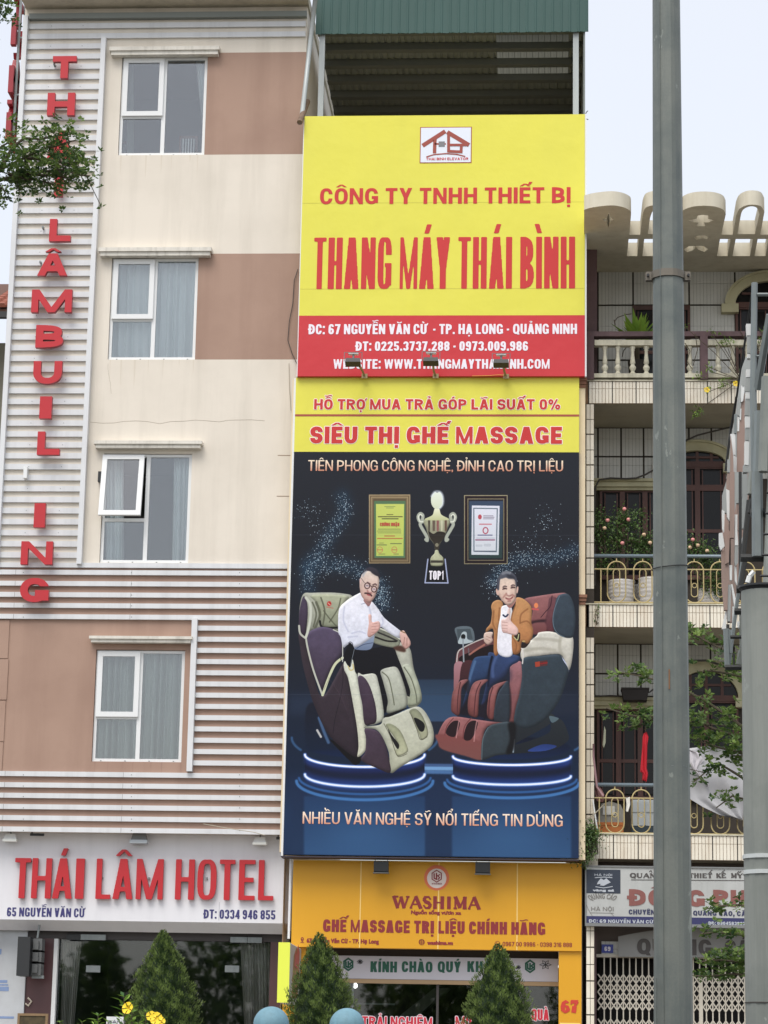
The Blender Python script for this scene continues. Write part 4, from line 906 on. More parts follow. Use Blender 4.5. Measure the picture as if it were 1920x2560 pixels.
def line(c, pts, w, col, soft=0, alpha=1.0, add=False):
    q = [cvp(c, p) for p in pts]
    if len(q) > 2:
        o = []; n = len(q)
        for i in range(n - 1):
            a, b, c_, d = q[max(i - 1, 0)], q[i], q[i + 1], q[min(i + 2, n - 1)]
            for j in range(8):
                t = j / 8; o.append(tuple(.5 * ((2 * b[e]) + (-a[e] + c_[e]) * t + (2 * a[e] - 5 * b[e] + 4 * c_[e] - d[e]) * t * t + (-a[e] + 3 * b[e] - 3 * c_[e] + d[e]) * t ** 3) for e in (0, 1)))
        q = o + [q[-1]]
    P = np.array(q); pad = int(w + soft * 3 + 3); x0 = max(0, int(P[:, 0].min()) - pad); x1 = min(PW_, int(P[:, 0].max()) + pad); y0 = max(0, int(P[:, 1].min()) - pad); y1 = min(PH_, int(P[:, 1].max()) + pad)
    if x1 <= x0 or y1 <= y0: return
    Y, X = np.mgrid[y0:y1, x0:x1] + .5; D = np.full(X.shape, 1e9)
    for i in range(len(P) - 1):
        a, b = P[i], P[i + 1]; d = b - a; L2 = d @ d + 1e-9; t = np.clip(((X - a[0]) * d[0] + (Y - a[1]) * d[1]) / L2, 0, 1); D = np.minimum(D, (X - a[0] - t * d[0]) ** 2 + (Y - a[1] - t * d[1]) ** 2)
    D = np.sqrt(D); A = np.clip(w / 2 + .5 - D, 0, 1) if not soft else np.exp(-(np.maximum(D - w / 2, 0) / soft) ** 2)
    A = (A * alpha)[..., None]; col = np.array(col, np.float32)
    cv[y0:y1, x0:x1] = cv[y0:y1, x0:x1] + (col * A if add else (col - cv[y0:y1, x0:x1]) * A)
def ell(cx, cy, rx, ry, a=0, n=24, t0=0, t1=360):
    o = []
    for i in range(n):
        g = math.radians(t0 + (t1 - t0) * i / n); x, y = rx * math.cos(g), ry * math.sin(g); r = math.radians(a); o.append((cx + x * math.cos(r) - y * math.sin(r), cy + x * math.sin(r) + y * math.cos(r)))
    return o
cA, cB_, cT = crop(720, 1480, 4.254), crop(1070, 1480, 4.254), crop(900, 1210, 4.254)
h1, h2 = crop(880, 1410, 16.59), crop(1220, 1410, 16.59)
# backdrop: near black, turning navy towards the floor
yy = np.linspace(0, 1, PH_)[:, None, None]
stops = [(0, (44, 48, 58)), (.3, (38, 41, 50)), (.52, (36, 41, 54)), (.66, (30, 42, 64)), (.8, (26, 44, 72)), (.9, (34, 62, 100)), (1, (34, 54, 90))]
for ch in range(3): cv[..., ch] = np.interp(yy[..., 0], [s[0] for s in stops], [s[1][ch] for s in stops])
put(c6, [(560, 1230), (900, 1230), (900, 1310), (560, 1310)], (46, 64, 88), (52, 76, 104), sm=False, soft=2)
put(c6, [(560, 1310), (900, 1310), (900, 1455), (560, 1455)], (52, 78, 108), (58, 84, 118), sm=False, soft=2)
put(c6, [(0, 1310), (330, 1310), (330, 1420), (0, 1420)], (40, 54, 78), sm=False, soft=14)
put(c6, [(1300, 1310), (1545, 1310), (1545, 1420), (1300, 1420)], (38, 48, 68), sm=False, soft=10)
put(c6, [(720, 1455), (880, 1455), (880, 1690), (720, 1690)], (38, 46, 64), (34, 44, 66), sm=False, soft=2)
line(c6, [(700, 1702), (900, 1704)], 9, (120, 170, 222), soft=4); line(c6, [(700, 1722), (900, 1726)], 5, (90, 140, 200), soft=4); line(c6, [(700, 1685), (900, 1687)], 3, (70, 100, 150), soft=4)
put(c6, [(0, 1740), (1550, 1740), (1550, 2180), (0, 2180)], (32, 50, 84), (36, 62, 98), sm=False, soft=18)
for xa, xb in ((85, 728), (872, 1505)):         # lit columns of the pedestals
    put(c6, [(xa, 1850), (xb, 1850), (xb, 2185), (xa, 2185)], (38, 68, 110), (52, 92, 138), sm=False, soft=3)
    put(c6, ell((xa + xb) / 2, 2080, 210, 120), (66, 116, 168), soft=60, alpha=.45)
def pedestal(cx, rx, yt, yb, sag):
    A0 = cx - rx
    top = [(cx - rx * math.cos(t), yt + sag * math.sin(t)) for t in np.linspace(0, math.pi, 24)]; bot = [(cx - rx * math.cos(t), yb + sag * math.sin(t)) for t in np.linspace(math.pi, 0, 24)]
    put(c6, ell(cx, yt - 45, rx * .99, 60), (20, 28, 48), (24, 44, 84), soft=2)
    put(c6, top + bot, (22, 24, 38), (28, 44, 84), sm=False)
    put(c6, [(p[0], p[1] + 4) for p in top] + [(p[0], p[1] + 36) for p in reversed(top)], (44, 84, 184), (30, 40, 90), sm=False, soft=6, alpha=.9)
    put(c6, [(p[0], p[1] - 34) for p in reversed(bot)] + [(p[0], p[1] + 20) for p in bot], (30, 50, 110), (40, 80, 170), sm=False, soft=6, alpha=.7)
    line(c6, top, 6, (120, 160, 240), soft=3); line(c6, top, 5.6, (244, 246, 255))
    line(c6, [(p[0], p[1]) for p in bot], 6, (130, 170, 240), soft=3); line(c6, bot, 5.6, (232, 240, 255))
    b2 = [(cx - rx * 1.14 * math.cos(t), yb + 35 + (sag + 35) * math.sin(t)) for t in np.linspace(.0, math.pi, 30)]
    line(c6, b2, 5, (70, 130, 196), soft=3, alpha=.9); b3 = [(cx - rx * 1.1 * math.cos(t), yb + 15 + (sag + 25) * math.sin(t)) for t in np.linspace(.05, math.pi - .05, 30)]; line(c6, b3, 3, (54, 110, 180), soft=3, alpha=.8)
    b4 = [(cx - rx * 1.22 * math.cos(t), yt - 90 + (sag + 70) * math.sin(t)) for t in np.linspace(.0, .5, 10)]; line(c6, b4, 3, (80, 140, 200), soft=3, alpha=.5)
    b5 = [(2 * cx - p[0], p[1]) for p in b4]; line(c6, b5, 3, (80, 140, 200), soft=3, alpha=.5)
pedestal(408, 318, 1630, 1735, 65); pedestal(1190, 313, 1640, 1745, 45)
# sparkles
def sparkle(c, path, spread, n, big=1.0):
    for _ in range(n):
        i = rng.random() * (len(path) - 1); k = int(i); t = i - k; x = path[k][0] * (1 - t) + path[k + 1][0] * t + rng.normal(0, spread); y = path[k][1] * (1 - t) + path[k + 1][1] * t + rng.normal(0, spread)
        X, Y = cvp(c, (x, y)); X, Y = int(X), int(Y)
        if 2 < X < PW_ - 3 and 2 < Y < PH_ - 3:
            b = rng.random() ** 2 * big; col = np.array((110, 170, 205)) * (1 - b) + np.array((225, 240, 250)) * b; s = 1 if b < .5 else 2
            cv[Y:Y + s, X:X + s] += (col - cv[Y:Y + s, X:X + s]) * (.35 + .65 * b)
for pth, sp in (([(290, 260), (300, 340), (240, 440), (180, 540), (110, 620), (110, 760)], 26), ([(110, 640), (240, 620), (350, 640), (480, 720), (500, 830)], 30)):
    line(c6, pth, 14, (40, 74, 104), soft=26, alpha=.38)
line(c6, [(1090, 700), (1180, 620), (1300, 590), (1400, 590), (1530, 540)], 12, (40, 74, 104), soft=24, alpha=.36)
sparkle(c6, [(290, 260), (300, 340), (240, 440), (180, 540), (110, 620), (110, 760)], 24, 1150); sparkle(c6, [(60, 340), (130, 330), (200, 500)], 34, 260)
sparkle(c6, [(110, 640), (240, 620), (350, 640), (480, 720), (500, 830)], 30, 1250); sparkle(c6, [(1090, 760), (1100, 690), (1180, 610), (1300, 590), (1400, 590), (1530, 540)], 28, 1350); sparkle(c6, [(1340, 330), (1390, 400), (1280, 500), (1200, 580)], 40, 330); sparkle(c6, [(480, 700), (500, 840)], 22, 420)
# certificates and trophy
def frame(c, x0, y0, x1, y1, cols, w):
    for i, col in enumerate(cols): e = w * i; put(c, [(x0 + e, y0 + e), (x1 - e, y0 + e), (x1 - e, y1 - e), (x0 + e, y1 - e)], col, tuple(v * .86 for v in col), sm=False)
frame(cT, 95, 112, 535, 845, [(176, 156, 120), (120, 100, 74), (168, 148, 112), (140, 120, 90), (112, 96, 72)], 11)
put(cT, [(150, 180), (485, 180), (480, 785), (153, 785)], (96, 132, 96), sm=False); put(cT, [(170, 212), (470, 212), (462, 765), (173, 765)], (206, 216, 108), (190, 206, 100), sm=False)
for y, a, b, w, col in ((240, 262, 372, 2, (110, 130, 90)), (255, 280, 355, 2, (110, 130, 90)), (326, 285, 350, 2.5, (80, 70, 50)), (348, 195, 450, 3.4, (80, 70, 60)), (370, 235, 405, 3.4, (70, 70, 60)), (480, 195, 430, 2.4, (110, 124, 84)), (500, 185, 435, 2.4, (110, 124, 84)), (520, 190, 435, 2.2, (110, 124, 84)), (553, 262, 368, 3, (190, 80, 60)), (580, 185, 450, 3, (190, 80, 60)), (628, 205, 250, 2, (110, 110, 80)), (648, 180, 282, 3, (100, 110, 80)), (634, 325, 440, 3, (100, 110, 80)), (745, 200, 265, 2.4, (120, 110, 80)), (745, 360, 410, 2.4, (120, 110, 80))): line(cT, [(a, y), (b, y)], w, col, alpha=.85)
for x in (212, 365): line(cT, ell(x, 700, 28, 32) + [(x + 28, 700)], 2, (200, 130, 90)); line(cT, [(x - 22, 700), (x + 22, 700)], 3, (196, 120, 84))
frame(cT, 1107, 118, 1570, 852, [(170, 160, 126), (56, 42, 46), (50, 38, 44), (46, 36, 42), (150, 138, 108), (50, 50, 60)], 9)
put(cT, [(1162, 182), (1522, 182), (1512, 790), (1160, 790)], (66, 84, 112), (52, 74, 72), sm=False); put(cT, [(1190, 228), (1485, 232), (1475, 755), (1185, 752)], (222, 224, 238), (206, 212, 220), sm=False)
[line(cT, q, 4, (110, 126, 140)) for q in ([(1210, 258), (1460, 262)], [(1460, 262), (1450, 720)], [(1450, 720), (1212, 715)], [(1212, 715), (1210, 258)])]; put(cT, ell(1275, 350, 20, 26), (196, 84, 96)); line(cT, ell(1335, 495, 26, 32) + [(1361, 495)], 4, (186, 90, 110))
for y, a, b, w, col in ((338, 1315, 1415, 3, (150, 140, 160)), (354, 1315, 1425, 3, (140, 130, 150)), (370, 1315, 1420, 3, (150, 140, 160)), (428, 1272, 1395, 5, (206, 130, 140)), (544, 1255, 1405, 4, (100, 100, 140)), (575, 1240, 1430, 2, (150, 160, 180)), (595, 1232, 1430, 5, (150, 90, 120)), (655, 1240, 1290, 8, (190, 196, 206)), (650, 1330, 1380, 10, (190, 196, 206)), (715, 1225, 1440, 4, (90, 100, 116))): line(cT, [(a, y), (b, y)], w, col, alpha=.85)
put(cT, [(745, 785), (885, 785), (905, 800), (935, 1050), (692, 1050), (722, 800)], (28, 30, 34), sm=False); [line(cT, q, 2.4, (170, 180, 214), soft=1.2) for q in ([(722, 800), (692, 1050)], [(692, 1050), (935, 1052)], [(935, 1052), (905, 800)])]
for s in (1, -1):
    X = lambda x: 816 + s * (x - 816)
    line(cT, [(X(700), 395), (X(640), 400), (X(618), 350), (X(640), 315), (X(668), 335), (X(660), 390), (X(640), 430), (X(670), 490), (X(710), 560), (X(715), 600), (X(700), 590)], 9, (176, 182, 168), soft=1.4)
    line(cT, [(X(700), 395), (X(640), 400), (X(622), 350), (X(642), 322), (X(662), 340)], 3, (232, 236, 220))
put(cT, [(690, 380), (945, 380), (930, 480), (900, 560), (850, 640), (835, 700), (798, 700), (785, 640), (735, 570), (705, 480)], (186, 188, 156), (110, 106, 92), vol=.3, vr=6)
for a, b, col in ((725, 745, (70, 60, 52)), (770, 800, (112, 96, 84)), (815, 840, (150, 92, 92)), (860, 880, (206, 206, 176)), (900, 925, (110, 84, 70))): put(cT, [(a, 385), (b, 385), (b - 3, 500), (a + 3, 500)], col, sm=False, soft=1)
put(cT, [(728, 500), (780, 530), (830, 505), (905, 520), (890, 580), (845, 630), (840, 690), (800, 690), (785, 630), (745, 570)], (52, 46, 42), (70, 64, 54)); put(cT, ell(818, 648, 18, 20), (140, 136, 116))
put(cT, [(690, 380), (770, 330), (795, 262), (842, 262), (865, 325), (945, 380)], (238, 240, 214), (196, 200, 150)); put(cT, [(760, 130), (795, 84), (820, 92), (850, 84), (880, 130), (882, 210), (850, 258), (792, 258), (758, 205)], (232, 240, 226), (214, 222, 196)); line(cT, [(760, 130), (795, 84), (850, 84), (880, 130), (882, 210), (850, 258)], 3, (220, 230, 240), soft=3, alpha=.6)
put(cT, [(800, 705), (832, 705), (845, 740), (885, 785), (885, 850), (860, 872), (770, 872), (750, 850), (752, 785), (790, 740)], (206, 210, 176), (170, 172, 140), vol=.25, vr=5); put(cT, [(752, 812), (884, 812), (884, 838), (752, 838)], (70, 66, 58), sm=False, soft=1)
# ---- left chair
plum, plumd, leather, leatherd = (82, 68, 80), (52, 44, 54), (190, 192, 180), (116, 118, 108)
put(cA, [(190, 1250), (320, 1200), (520, 1560), (560, 1660), (330, 1680), (200, 1660)], (30, 34, 50), (24, 40, 66), soft=3)
line(cA, [(330, 1340), (380, 1480), (430, 1600)], 5, (70, 100, 140), soft=3); line(cA, [(310, 1470), (350, 1540)], 4, (190, 190, 190), soft=2)
put(cA, [(440, 1560), (640, 1680), (770, 1740), (768, 1810), (710, 1840), (640, 1780), (560, 1700)], (24, 22, 26))
put(cA, [(165, 20), (260, 8), (450, 5), (600, 18), (690, 50), (720, 200), (640, 420), (400, 400), (240, 420), (180, 500), (120, 440), (115, 350), (125, 150)], (182, 185, 170), (138, 141, 126), vol=.3, vr=10)
put(cA, [(240, 40), (400, 25), (640, 45), (600, 120), (560, 250), (540, 370), (370, 370), (335, 300), (300, 120)], (180, 184, 158), (140, 146, 124), vol=.2, vr=8)
for p, w in (([(350, 60), (390, 200), (370, 360)], 3), ([(560, 70), (530, 180), (440, 320)], 2), ([(300, 110), (340, 240), (290, 380)], 6), ([(260, 110), (300, 230), (270, 370)], 3), ([(380, 200), (440, 280), (520, 370)], 2)): line(cA, p, w, (96, 98, 80), soft=1.5, alpha=.8)
line(cA, [(340, 310), (370, 375), (540, 380)], 5, (30, 30, 30), soft=1); put(cA, ell(438, 125, 24, 28), (196, 60, 56)); line(cA, [(410, 160), (480, 172)], 2.4, (190, 110, 90)); line(cA, [(425, 115), (450, 140)], 2, (230, 200, 180))
put(cA, [(165, 45), (205, 120), (210, 250), (195, 400), (185, 470), (120, 420), (115, 330), (125, 180)], (92, 80, 104), (60, 48, 64), vol=.2, vr=6)
put(cA, [(115, 440), (180, 500), (195, 560), (260, 830), (370, 1110), (600, 740), (640, 900), (700, 1200), (740, 1450), (750, 1700), (730, 1760), (600, 1680), (420, 1500), (270, 1180), (170, 830), (130, 600)], (72, 60, 70), (56, 46, 56), vol=.18, vr=12)
put(cA, [(215, 430), (330, 375), (430, 378), (520, 420), (565, 500), (575, 650), (500, 750), (420, 900), (365, 1040), (290, 850), (230, 650), (205, 500)], (96, 84, 112), (72, 60, 76), vol=.15, vr=10)
line(cA, [(190, 480), (210, 600), (270, 830), (365, 1095)], 6.5, leather); line(cA, [(118, 360), (130, 440), (185, 490)], 7, leather); line(cA, [(368, 1095), (430, 920), (500, 770), (580, 700)], 9, (206, 210, 176)); line(cA, [(190, 60), (235, 130), (240, 260), (215, 400), (190, 480)], 9, (200, 204, 190))
line(cA, [(560, 700), (585, 900), (560, 1100), (500, 1350), (480, 1500)], 1.6, (34, 28, 38)); line(cA, [(480, 400), (560, 450), (580, 560), (580, 740)], 3, (206, 208, 200))
for k in range(9):
    line(cA, [(470 + k * 34, 860 + k * 26), (380 + k * 40, 1040 + k * 50)], 1, (64, 50, 60), alpha=.6); line(cA, [(420 + k * 30, 900 + k * 30), (560 + k * 16, 1090 + k * 44)], 1, (92, 76, 88), alpha=.35)
put(cA, [(600, 740), (690, 720), (720, 800), (745, 950), (790, 1200), (825, 1500), (825, 1680), (740, 1755), (750, 1640), (735, 1450), (690, 1180), (640, 920), (600, 830)], (214, 218, 204), (206, 206, 184), vol=.18, vr=6)
# seat and leg rests
put(cA, [(900, 510), (1130, 520), (1290, 590), (1340, 820), (1420, 1080), (1400, 1190), (1280, 1220), (1200, 900), (1120, 600)], leather, (168, 172, 152), vol=.3, vr=8)
put(cA, [(690, 620), (900, 600), (1100, 570), (1170, 700), (1300, 1050), (1280, 1110), (1180, 1000), (1040, 800), (1060, 1220), (990, 1260), (930, 900), (740, 880), (700, 760)], (28, 28, 36), (22, 22, 30))
put(cA, [(980, 380), (1180, 500), (1150, 590), (960, 560), (900, 520), (920, 470)], leatherd, (150, 154, 134), vol=.2, vr=4); line(cA, [(985, 390), (1100, 440), (1190, 500)], 5, (206, 208, 196)); line(cA, [(960, 430), (1080, 480), (1160, 520)], 4, (60, 58, 56), soft=1); line(cA, [(930, 480), (1050, 520), (1150, 525)], 4, (40, 38, 36), soft=1)
put(cA, [(740, 900), (800, 880), (920, 870), (960, 950), (1010, 1200), (1015, 1350), (950, 1400), (850, 1420), (810, 1400)], (206, 208, 196), (180, 184, 168), vol=.22, vr=6); put(cA, [(745, 905), (800, 900), (870, 1000), (930, 1200), (940, 1370), (880, 1410), (815, 1400), (790, 1200), (760, 1050)], (84, 68, 88), (68, 52, 66), vol=.15, vr=6)
put(cA, [(985, 840), (1080, 800), (1160, 805), (1215, 920), (1265, 1100), (1260, 1220), (1160, 1270), (1060, 1290), (1050, 1240), (1060, 1150), (1010, 950)], (202, 205, 192), (158, 162, 146), vol=.32, vr=7); line(cA, [(1000, 850), (1070, 920), (1110, 1080), (1130, 1200)], 2, (110, 114, 96), soft=1)
put(cA, [(1215, 790), (1290, 770), (1350, 860), (1415, 1060), (1400, 1180), (1300, 1215), (1275, 1180), (1300, 1060), (1250, 900)], (196, 202, 184), (160, 166, 142), vol=.25, vr=6); line(cA, [(1235, 800), (1310, 920), (1360, 1080), (1370, 1180)], 2, (110, 114, 96), soft=1)
put(cA, [(1020, 1340), (1150, 1300), (1290, 1240), (1390, 1220), (1470, 1290), (1540, 1440), (1548, 1580), (1480, 1680), (1200, 1860), (1090, 1920), (1070, 1700), (960, 1480), (820, 1450), (830, 1430), (980, 1410)], (202, 204, 188), (176, 178, 156), vol=.28, vr=9)
put(cA, [(820, 1455), (950, 1480), (1030, 1600), (1080, 1800), (1085, 1920), (960, 1880), (780, 1790), (820, 1700), (830, 1560)], (82, 66, 84), (70, 56, 68), vol=.15, vr=8)
put(cA, [(1040, 1420), (1090, 1400), (1190, 1470), (1260, 1620), (1270, 1700), (1170, 1745), (1140, 1680), (1180, 1640), (1120, 1530)], (160, 164, 134), (190, 192, 160), vol=.3, vr=5); put(cA, [(1060, 1450), (1110, 1530), (1180, 1620), (1165, 1670), (1110, 1580)], (36, 34, 36)); line(cA, [(1020, 1400), (1090, 1540), (1150, 1720), (1190, 1750), (1265, 1720)], 2, (96, 94, 76))
put(cA, [(1290, 1270), (1350, 1240), (1420, 1300), (1480, 1440), (1485, 1530), (1420, 1570), (1390, 1500), (1330, 1350)], (150, 154, 128), (176, 178, 148), vol=.3, vr=5); put(cA, [(1340, 1340), (1420, 1370), (1455, 1420), (1440, 1480), (1395, 1470)], (34, 34, 36)); line(cA, [(1310, 1310), (1370, 1460), (1410, 1570), (1480, 1540)], 2, (96, 94, 76))
put(cA, [(1020, 1330), (1060, 1300), (1280, 1225), (1260, 1240), (1100, 1320)], (26, 26, 30))
# ---- left man
put(cA, [(700, 560), (760, 560), (900, 480), (920, 460), (880, 605), (720, 610)], (150, 166, 192), (110, 126, 156)); line(cA, [(730, 600), (800, 560), (900, 540)], 2, (60, 70, 100))
put(cA, [(540, 200), (600, 110), (740, 20), (790, 20), (860, 130), (890, 100), (960, 180), (1030, 280), (1180, 400), (1200, 420), (1185, 490), (1080, 440), (980, 370), (930, 440), (900, 480), (720, 590), (640, 560), (590, 590), (560, 480), (535, 420)], (234, 234, 244), (216, 220, 236), vol=.14, vr=9)
for p in ([(600, 160), (590, 300), (640, 420)], [(680, 440), (760, 420), (820, 440)], [(1000, 270), (1010, 330), (980, 370)], [(860, 150), (880, 240), (870, 300)], [(640, 480), (740, 470)]): line(cA, p, 2, (190, 194, 216), soft=2, alpha=.7)
line(cA, [(780, 130), (830, 120), (850, 160)], 2.5, (170, 176, 196))
skin, skind = (226, 190, 178), (186, 140, 130)
put(h1, [(480, 1480), (560, 1640), (690, 1760), (780, 1640), (820, 1500), (700, 1400)], (180, 138, 132), (150, 110, 110))
put(h1, [(330, 620), (360, 580), (420, 420), (560, 300), (760, 290), (960, 430), (1100, 500), (1130, 700), (1110, 950), (1020, 1180), (960, 1350), (860, 1500), (740, 1600), (620, 1570), (500, 1470), (380, 1290), (330, 1050), (315, 850)], (226, 212, 200), (204, 160, 148), vol=.22, vr=6)
put(h1, [(420, 420), (520, 260), (650, 160), (820, 130), (1020, 220), (1120, 380), (1170, 520), (1150, 640), (1080, 520), (980, 480), (840, 390), (740, 300), (600, 300), (500, 370)], (70, 66, 78), (46, 42, 50), soft=1)
put(h1, [(430, 420), (540, 290), (640, 270), (560, 380), (480, 520), (440, 560)], (170, 176, 186), soft=1.5, alpha=.7)
for cx, cy in ((630, 905), (915, 1045)): line(h1, ell(cx, cy, 105, 120) + [(cx + 105, cy)], 3.2, (74, 50, 54)); put(h1, ell(cx, cy, 80, 60), (206, 186, 190)); line(h1, [(cx - 40, cy - 10), (cx + 40, cy)], 2.4, (110, 90, 96))
line(h1, [(730, 880), (820, 940)], 3, (74, 50, 54)); line(h1, [(380, 590), (520, 780)], 1.6, (100, 80, 84)); line(h1, [(640, 770), (740, 830)], 4, (110, 84, 84), soft=1); line(h1, [(870, 870), (960, 830), (1010, 870)], 4, (120, 96, 94), soft=1)
line(h1, [(640, 1110), (700, 1190), (800, 1200)], 3, (180, 124, 120), soft=1.4); line(h1, [(540, 1210), (660, 1220), (760, 1260), (810, 1320)], 4, (84, 58, 60), soft=1); line(h1, [(640, 1270), (740, 1300)], 3, (170, 84, 88), soft=1); line(h1, [(560, 1480), (640, 1500)], 2.5, (180, 136, 130), soft=2); put(h1, ell(740, 1080, 50, 90), (236, 206, 200), soft=3, alpha=.7); put(h1, ell(350, 700, 36, 100), (222, 186, 178), soft=1)
put(cA, [(850, 400), (860, 330), (855, 250), (870, 235), (888, 250), (895, 320), (960, 310), (980, 340), (975, 390), (930, 440), (870, 480), (845, 460)], (230, 190, 182), (206, 160, 150), vol=.15, vr=3)
for p in ([(900, 340), (950, 330)], [(890, 370), (970, 360)], [(890, 400), (960, 395)], [(890, 430), (930, 425)]): line(cA, p, 1.5, (176, 124, 118))
put(cA, [(1190, 430), (1230, 410), (1260, 450), (1300, 520), (1300, 570), (1250, 610), (1215, 570), (1195, 500)], (226, 190, 180), (190, 146, 136), vol=.15, vr=3); line(cA, [(1240, 480), (1230, 560)], 1.6, (150, 104, 96)); line(cA, [(1265, 490), (1265, 570)], 1.6, (150, 104, 96)); line(cA, [(1200, 415), (1245, 435)], 4, (150, 120, 90))
put(cA, [(1120, 590), (1200, 570), (1250, 610), (1240, 640), (1150, 620)], (90, 60, 50), soft=2)
put(cA, [(640, 560), (665, 540), (705, 600), (690, 680), (660, 800), (600, 720), (600, 660)], (24, 26, 32)); line(cA, [(640, 545), (660, 530), (685, 545), (690, 570)], 2, (60, 60, 70)); line(cA, [(705, 610), (665, 780)], 1.4, (150, 160, 170)); line(cA, [(640, 790), (660, 830), (695, 820), (690, 770)], 4, (206, 190, 130))
# ---- right chair
mauve, mauved, slate = (178, 118, 122), (118, 66, 70), (60, 74, 86)
put(cB_, [(920, 1620), (1280, 1500), (1300, 1340), (1420, 1360), (1490, 1500), (1480, 1590), (1300, 1680), (900, 1720), (830, 1700), (860, 1400), (1290, 1290), (1300, 1400)], (48, 54, 60), (36, 42, 50)); put(cB_, [(1060, 1690), (1220, 1620), (1370, 1640), (1240, 1690)], (40, 62, 124), (50, 76, 150)); line(cB_, [(915, 1570), (905, 1700)], 4, (170, 190, 206), soft=1); put(cB_, [(1290, 1320), (1360, 1330), (1390, 1350), (1320, 1390)], (90, 110, 120))
put(cB_, [(1020, 80), (1180, 40), (1450, 8), (1460, 60), (1390, 120), (1330, 300), (1320, 420), (1250, 420), (1110, 450), (1080, 380), (1110, 180)], (164, 110, 112), (132, 78, 78), vol=.24, vr=8)
put(cB_, [(1290, 60), (1340, 50), (1370, 90), (1330, 280), (1340, 420), (1270, 420), (1240, 330), (1270, 180)], (128, 82, 90), (104, 56, 64), vol=.2, vr=5); line(cB_, [(1320, 40), (1300, 150), (1250, 210), (1200, 270)], 2.4, (60, 30, 44)); put(cB_, [(1100, 310), (1240, 290), (1240, 320), (1110, 345)], (60, 36, 44), soft=3); put(cB_, [(1110, 340), (1240, 330), (1250, 420), (1120, 450)], (140, 88, 90), (118, 66, 66), soft=2)
put(cB_, ell(1150, 143, 22, 28), (236, 140, 90)); line(cB_, [(1110, 180), (1170, 186)], 4, (210, 90, 90), soft=1)
put(cB_, [(1150, 470), (1180, 430), (1300, 420), (1420, 450), (1540, 480), (1535, 700), (1500, 830), (1450, 720), (1390, 660), (1100, 690), (1000, 720), (1000, 600)], (214, 212, 202), (188, 184, 172), vol=.12, vr=8)
for p in ([(1120, 500), (1250, 500), (1400, 520)], [(1040, 620), (1200, 600), (1350, 620)], [(1410, 480), (1400, 600), (1440, 690)]): line(cB_, p, 4, (170, 166, 152), soft=4, alpha=.6)
put(cB_, [(1410, 680), (1460, 740), (1495, 830), (1480, 840), (1400, 720)], (206, 214, 244), soft=1)
put(cB_, [(1370, 60), (1430, 20), (1500, 30), (1550, 130), (1570, 290), (1555, 430), (1530, 485), (1440, 480), (1350, 420), (1325, 320), (1345, 180)], (66, 80, 94), (58, 70, 82), vol=.12, vr=8); line(cB_, [(1400, 40), (1340, 200), (1330, 330), (1370, 430), (1450, 480)], 2, (110, 130, 146))
put(cB_, [(310, 640), (370, 590), (600, 490), (690, 460), (700, 640), (640, 650), (440, 740), (350, 760), (330, 900), (290, 1060), (275, 1000), (290, 760)], (96, 58, 62), (150, 100, 106)); put(cB_, [(330, 700), (420, 650), (560, 600), (700, 560), (720, 650), (440, 740), (350, 750)], (38, 26, 30)); line(cB_, [(440, 665), (520, 610), (600, 560)], 5, (170, 110, 96), soft=1)
line(cB_, [(305, 760), (320, 640), (380, 590), (500, 530), (600, 490)], 4, (196, 190, 186)); put(cB_, [(285, 760), (370, 750), (345, 900), (280, 1050), (275, 900)], (176, 130, 140), (150, 96, 100))
put(cB_, [(370, 750), (480, 740), (460, 900), (420, 930), (340, 950)], (84, 48, 54), (70, 40, 46))
put(cB_, [(880, 780), (990, 740), (1010, 900), (970, 1100), (930, 1250), (910, 1400), (860, 1380), (850, 1200), (870, 950)], (168, 116, 124), (122, 70, 70), vol=.2, vr=6)
put(cB_, [(1010, 710), (1200, 680), (1390, 665), (1440, 730), (1495, 830), (1470, 950), (1400, 1150), (1280, 1320), (1150, 1420), (1030, 1450), (920, 1400), (930, 1250), (970, 1100), (1000, 900)], slate, (54, 66, 76), vol=.12, vr=10)
put(cB_, [(1135, 745), (1270, 725), (1270, 780), (1140, 800)], (110, 50, 50), sm=False, alpha=.8); put(cB_, [(1138, 745), (1190, 738), (1190, 790), (1142, 797)], (176, 70, 50), sm=False); line(cB_, [(1200, 762), (1265, 752)], 5, (150, 40, 40))
line(cB_, [(980, 580), (1010, 640), (1005, 760)], 4, (214, 210, 206))
# jeans
put(cB_, [(640, 650), (740, 655), (900, 665), (980, 690), (960, 740), (880, 790), (820, 900), (700, 980), (640, 1060), (620, 1320), (560, 1380), (540, 1300), (590, 1100), (650, 820)], (56, 78, 124), (36, 44, 76), vol=.25, vr=8)
put(cB_, [(480, 720), (540, 685), (680, 680), (700, 720), (650, 850), (620, 930), (500, 960), (440, 1080), (400, 1250), (360, 1240), (420, 1000), (440, 850)], (52, 80, 124), (36, 48, 80), vol=.25, vr=8); line(cB_, [(680, 690), (650, 850), (640, 1000)], 4, (22, 28, 52), soft=2); line(cB_, [(500, 740), (450, 900), (420, 1050)], 4, (90, 126, 170), soft=3, alpha=.7); line(cB_, [(730, 680), (690, 780), (690, 900)], 4, (84, 108, 160), soft=4, alpha=.6)
put(cB_, [(620, 900), (720, 920), (860, 800), (880, 940), (640, 1040)], (38, 44, 70), soft=5, alpha=.4)
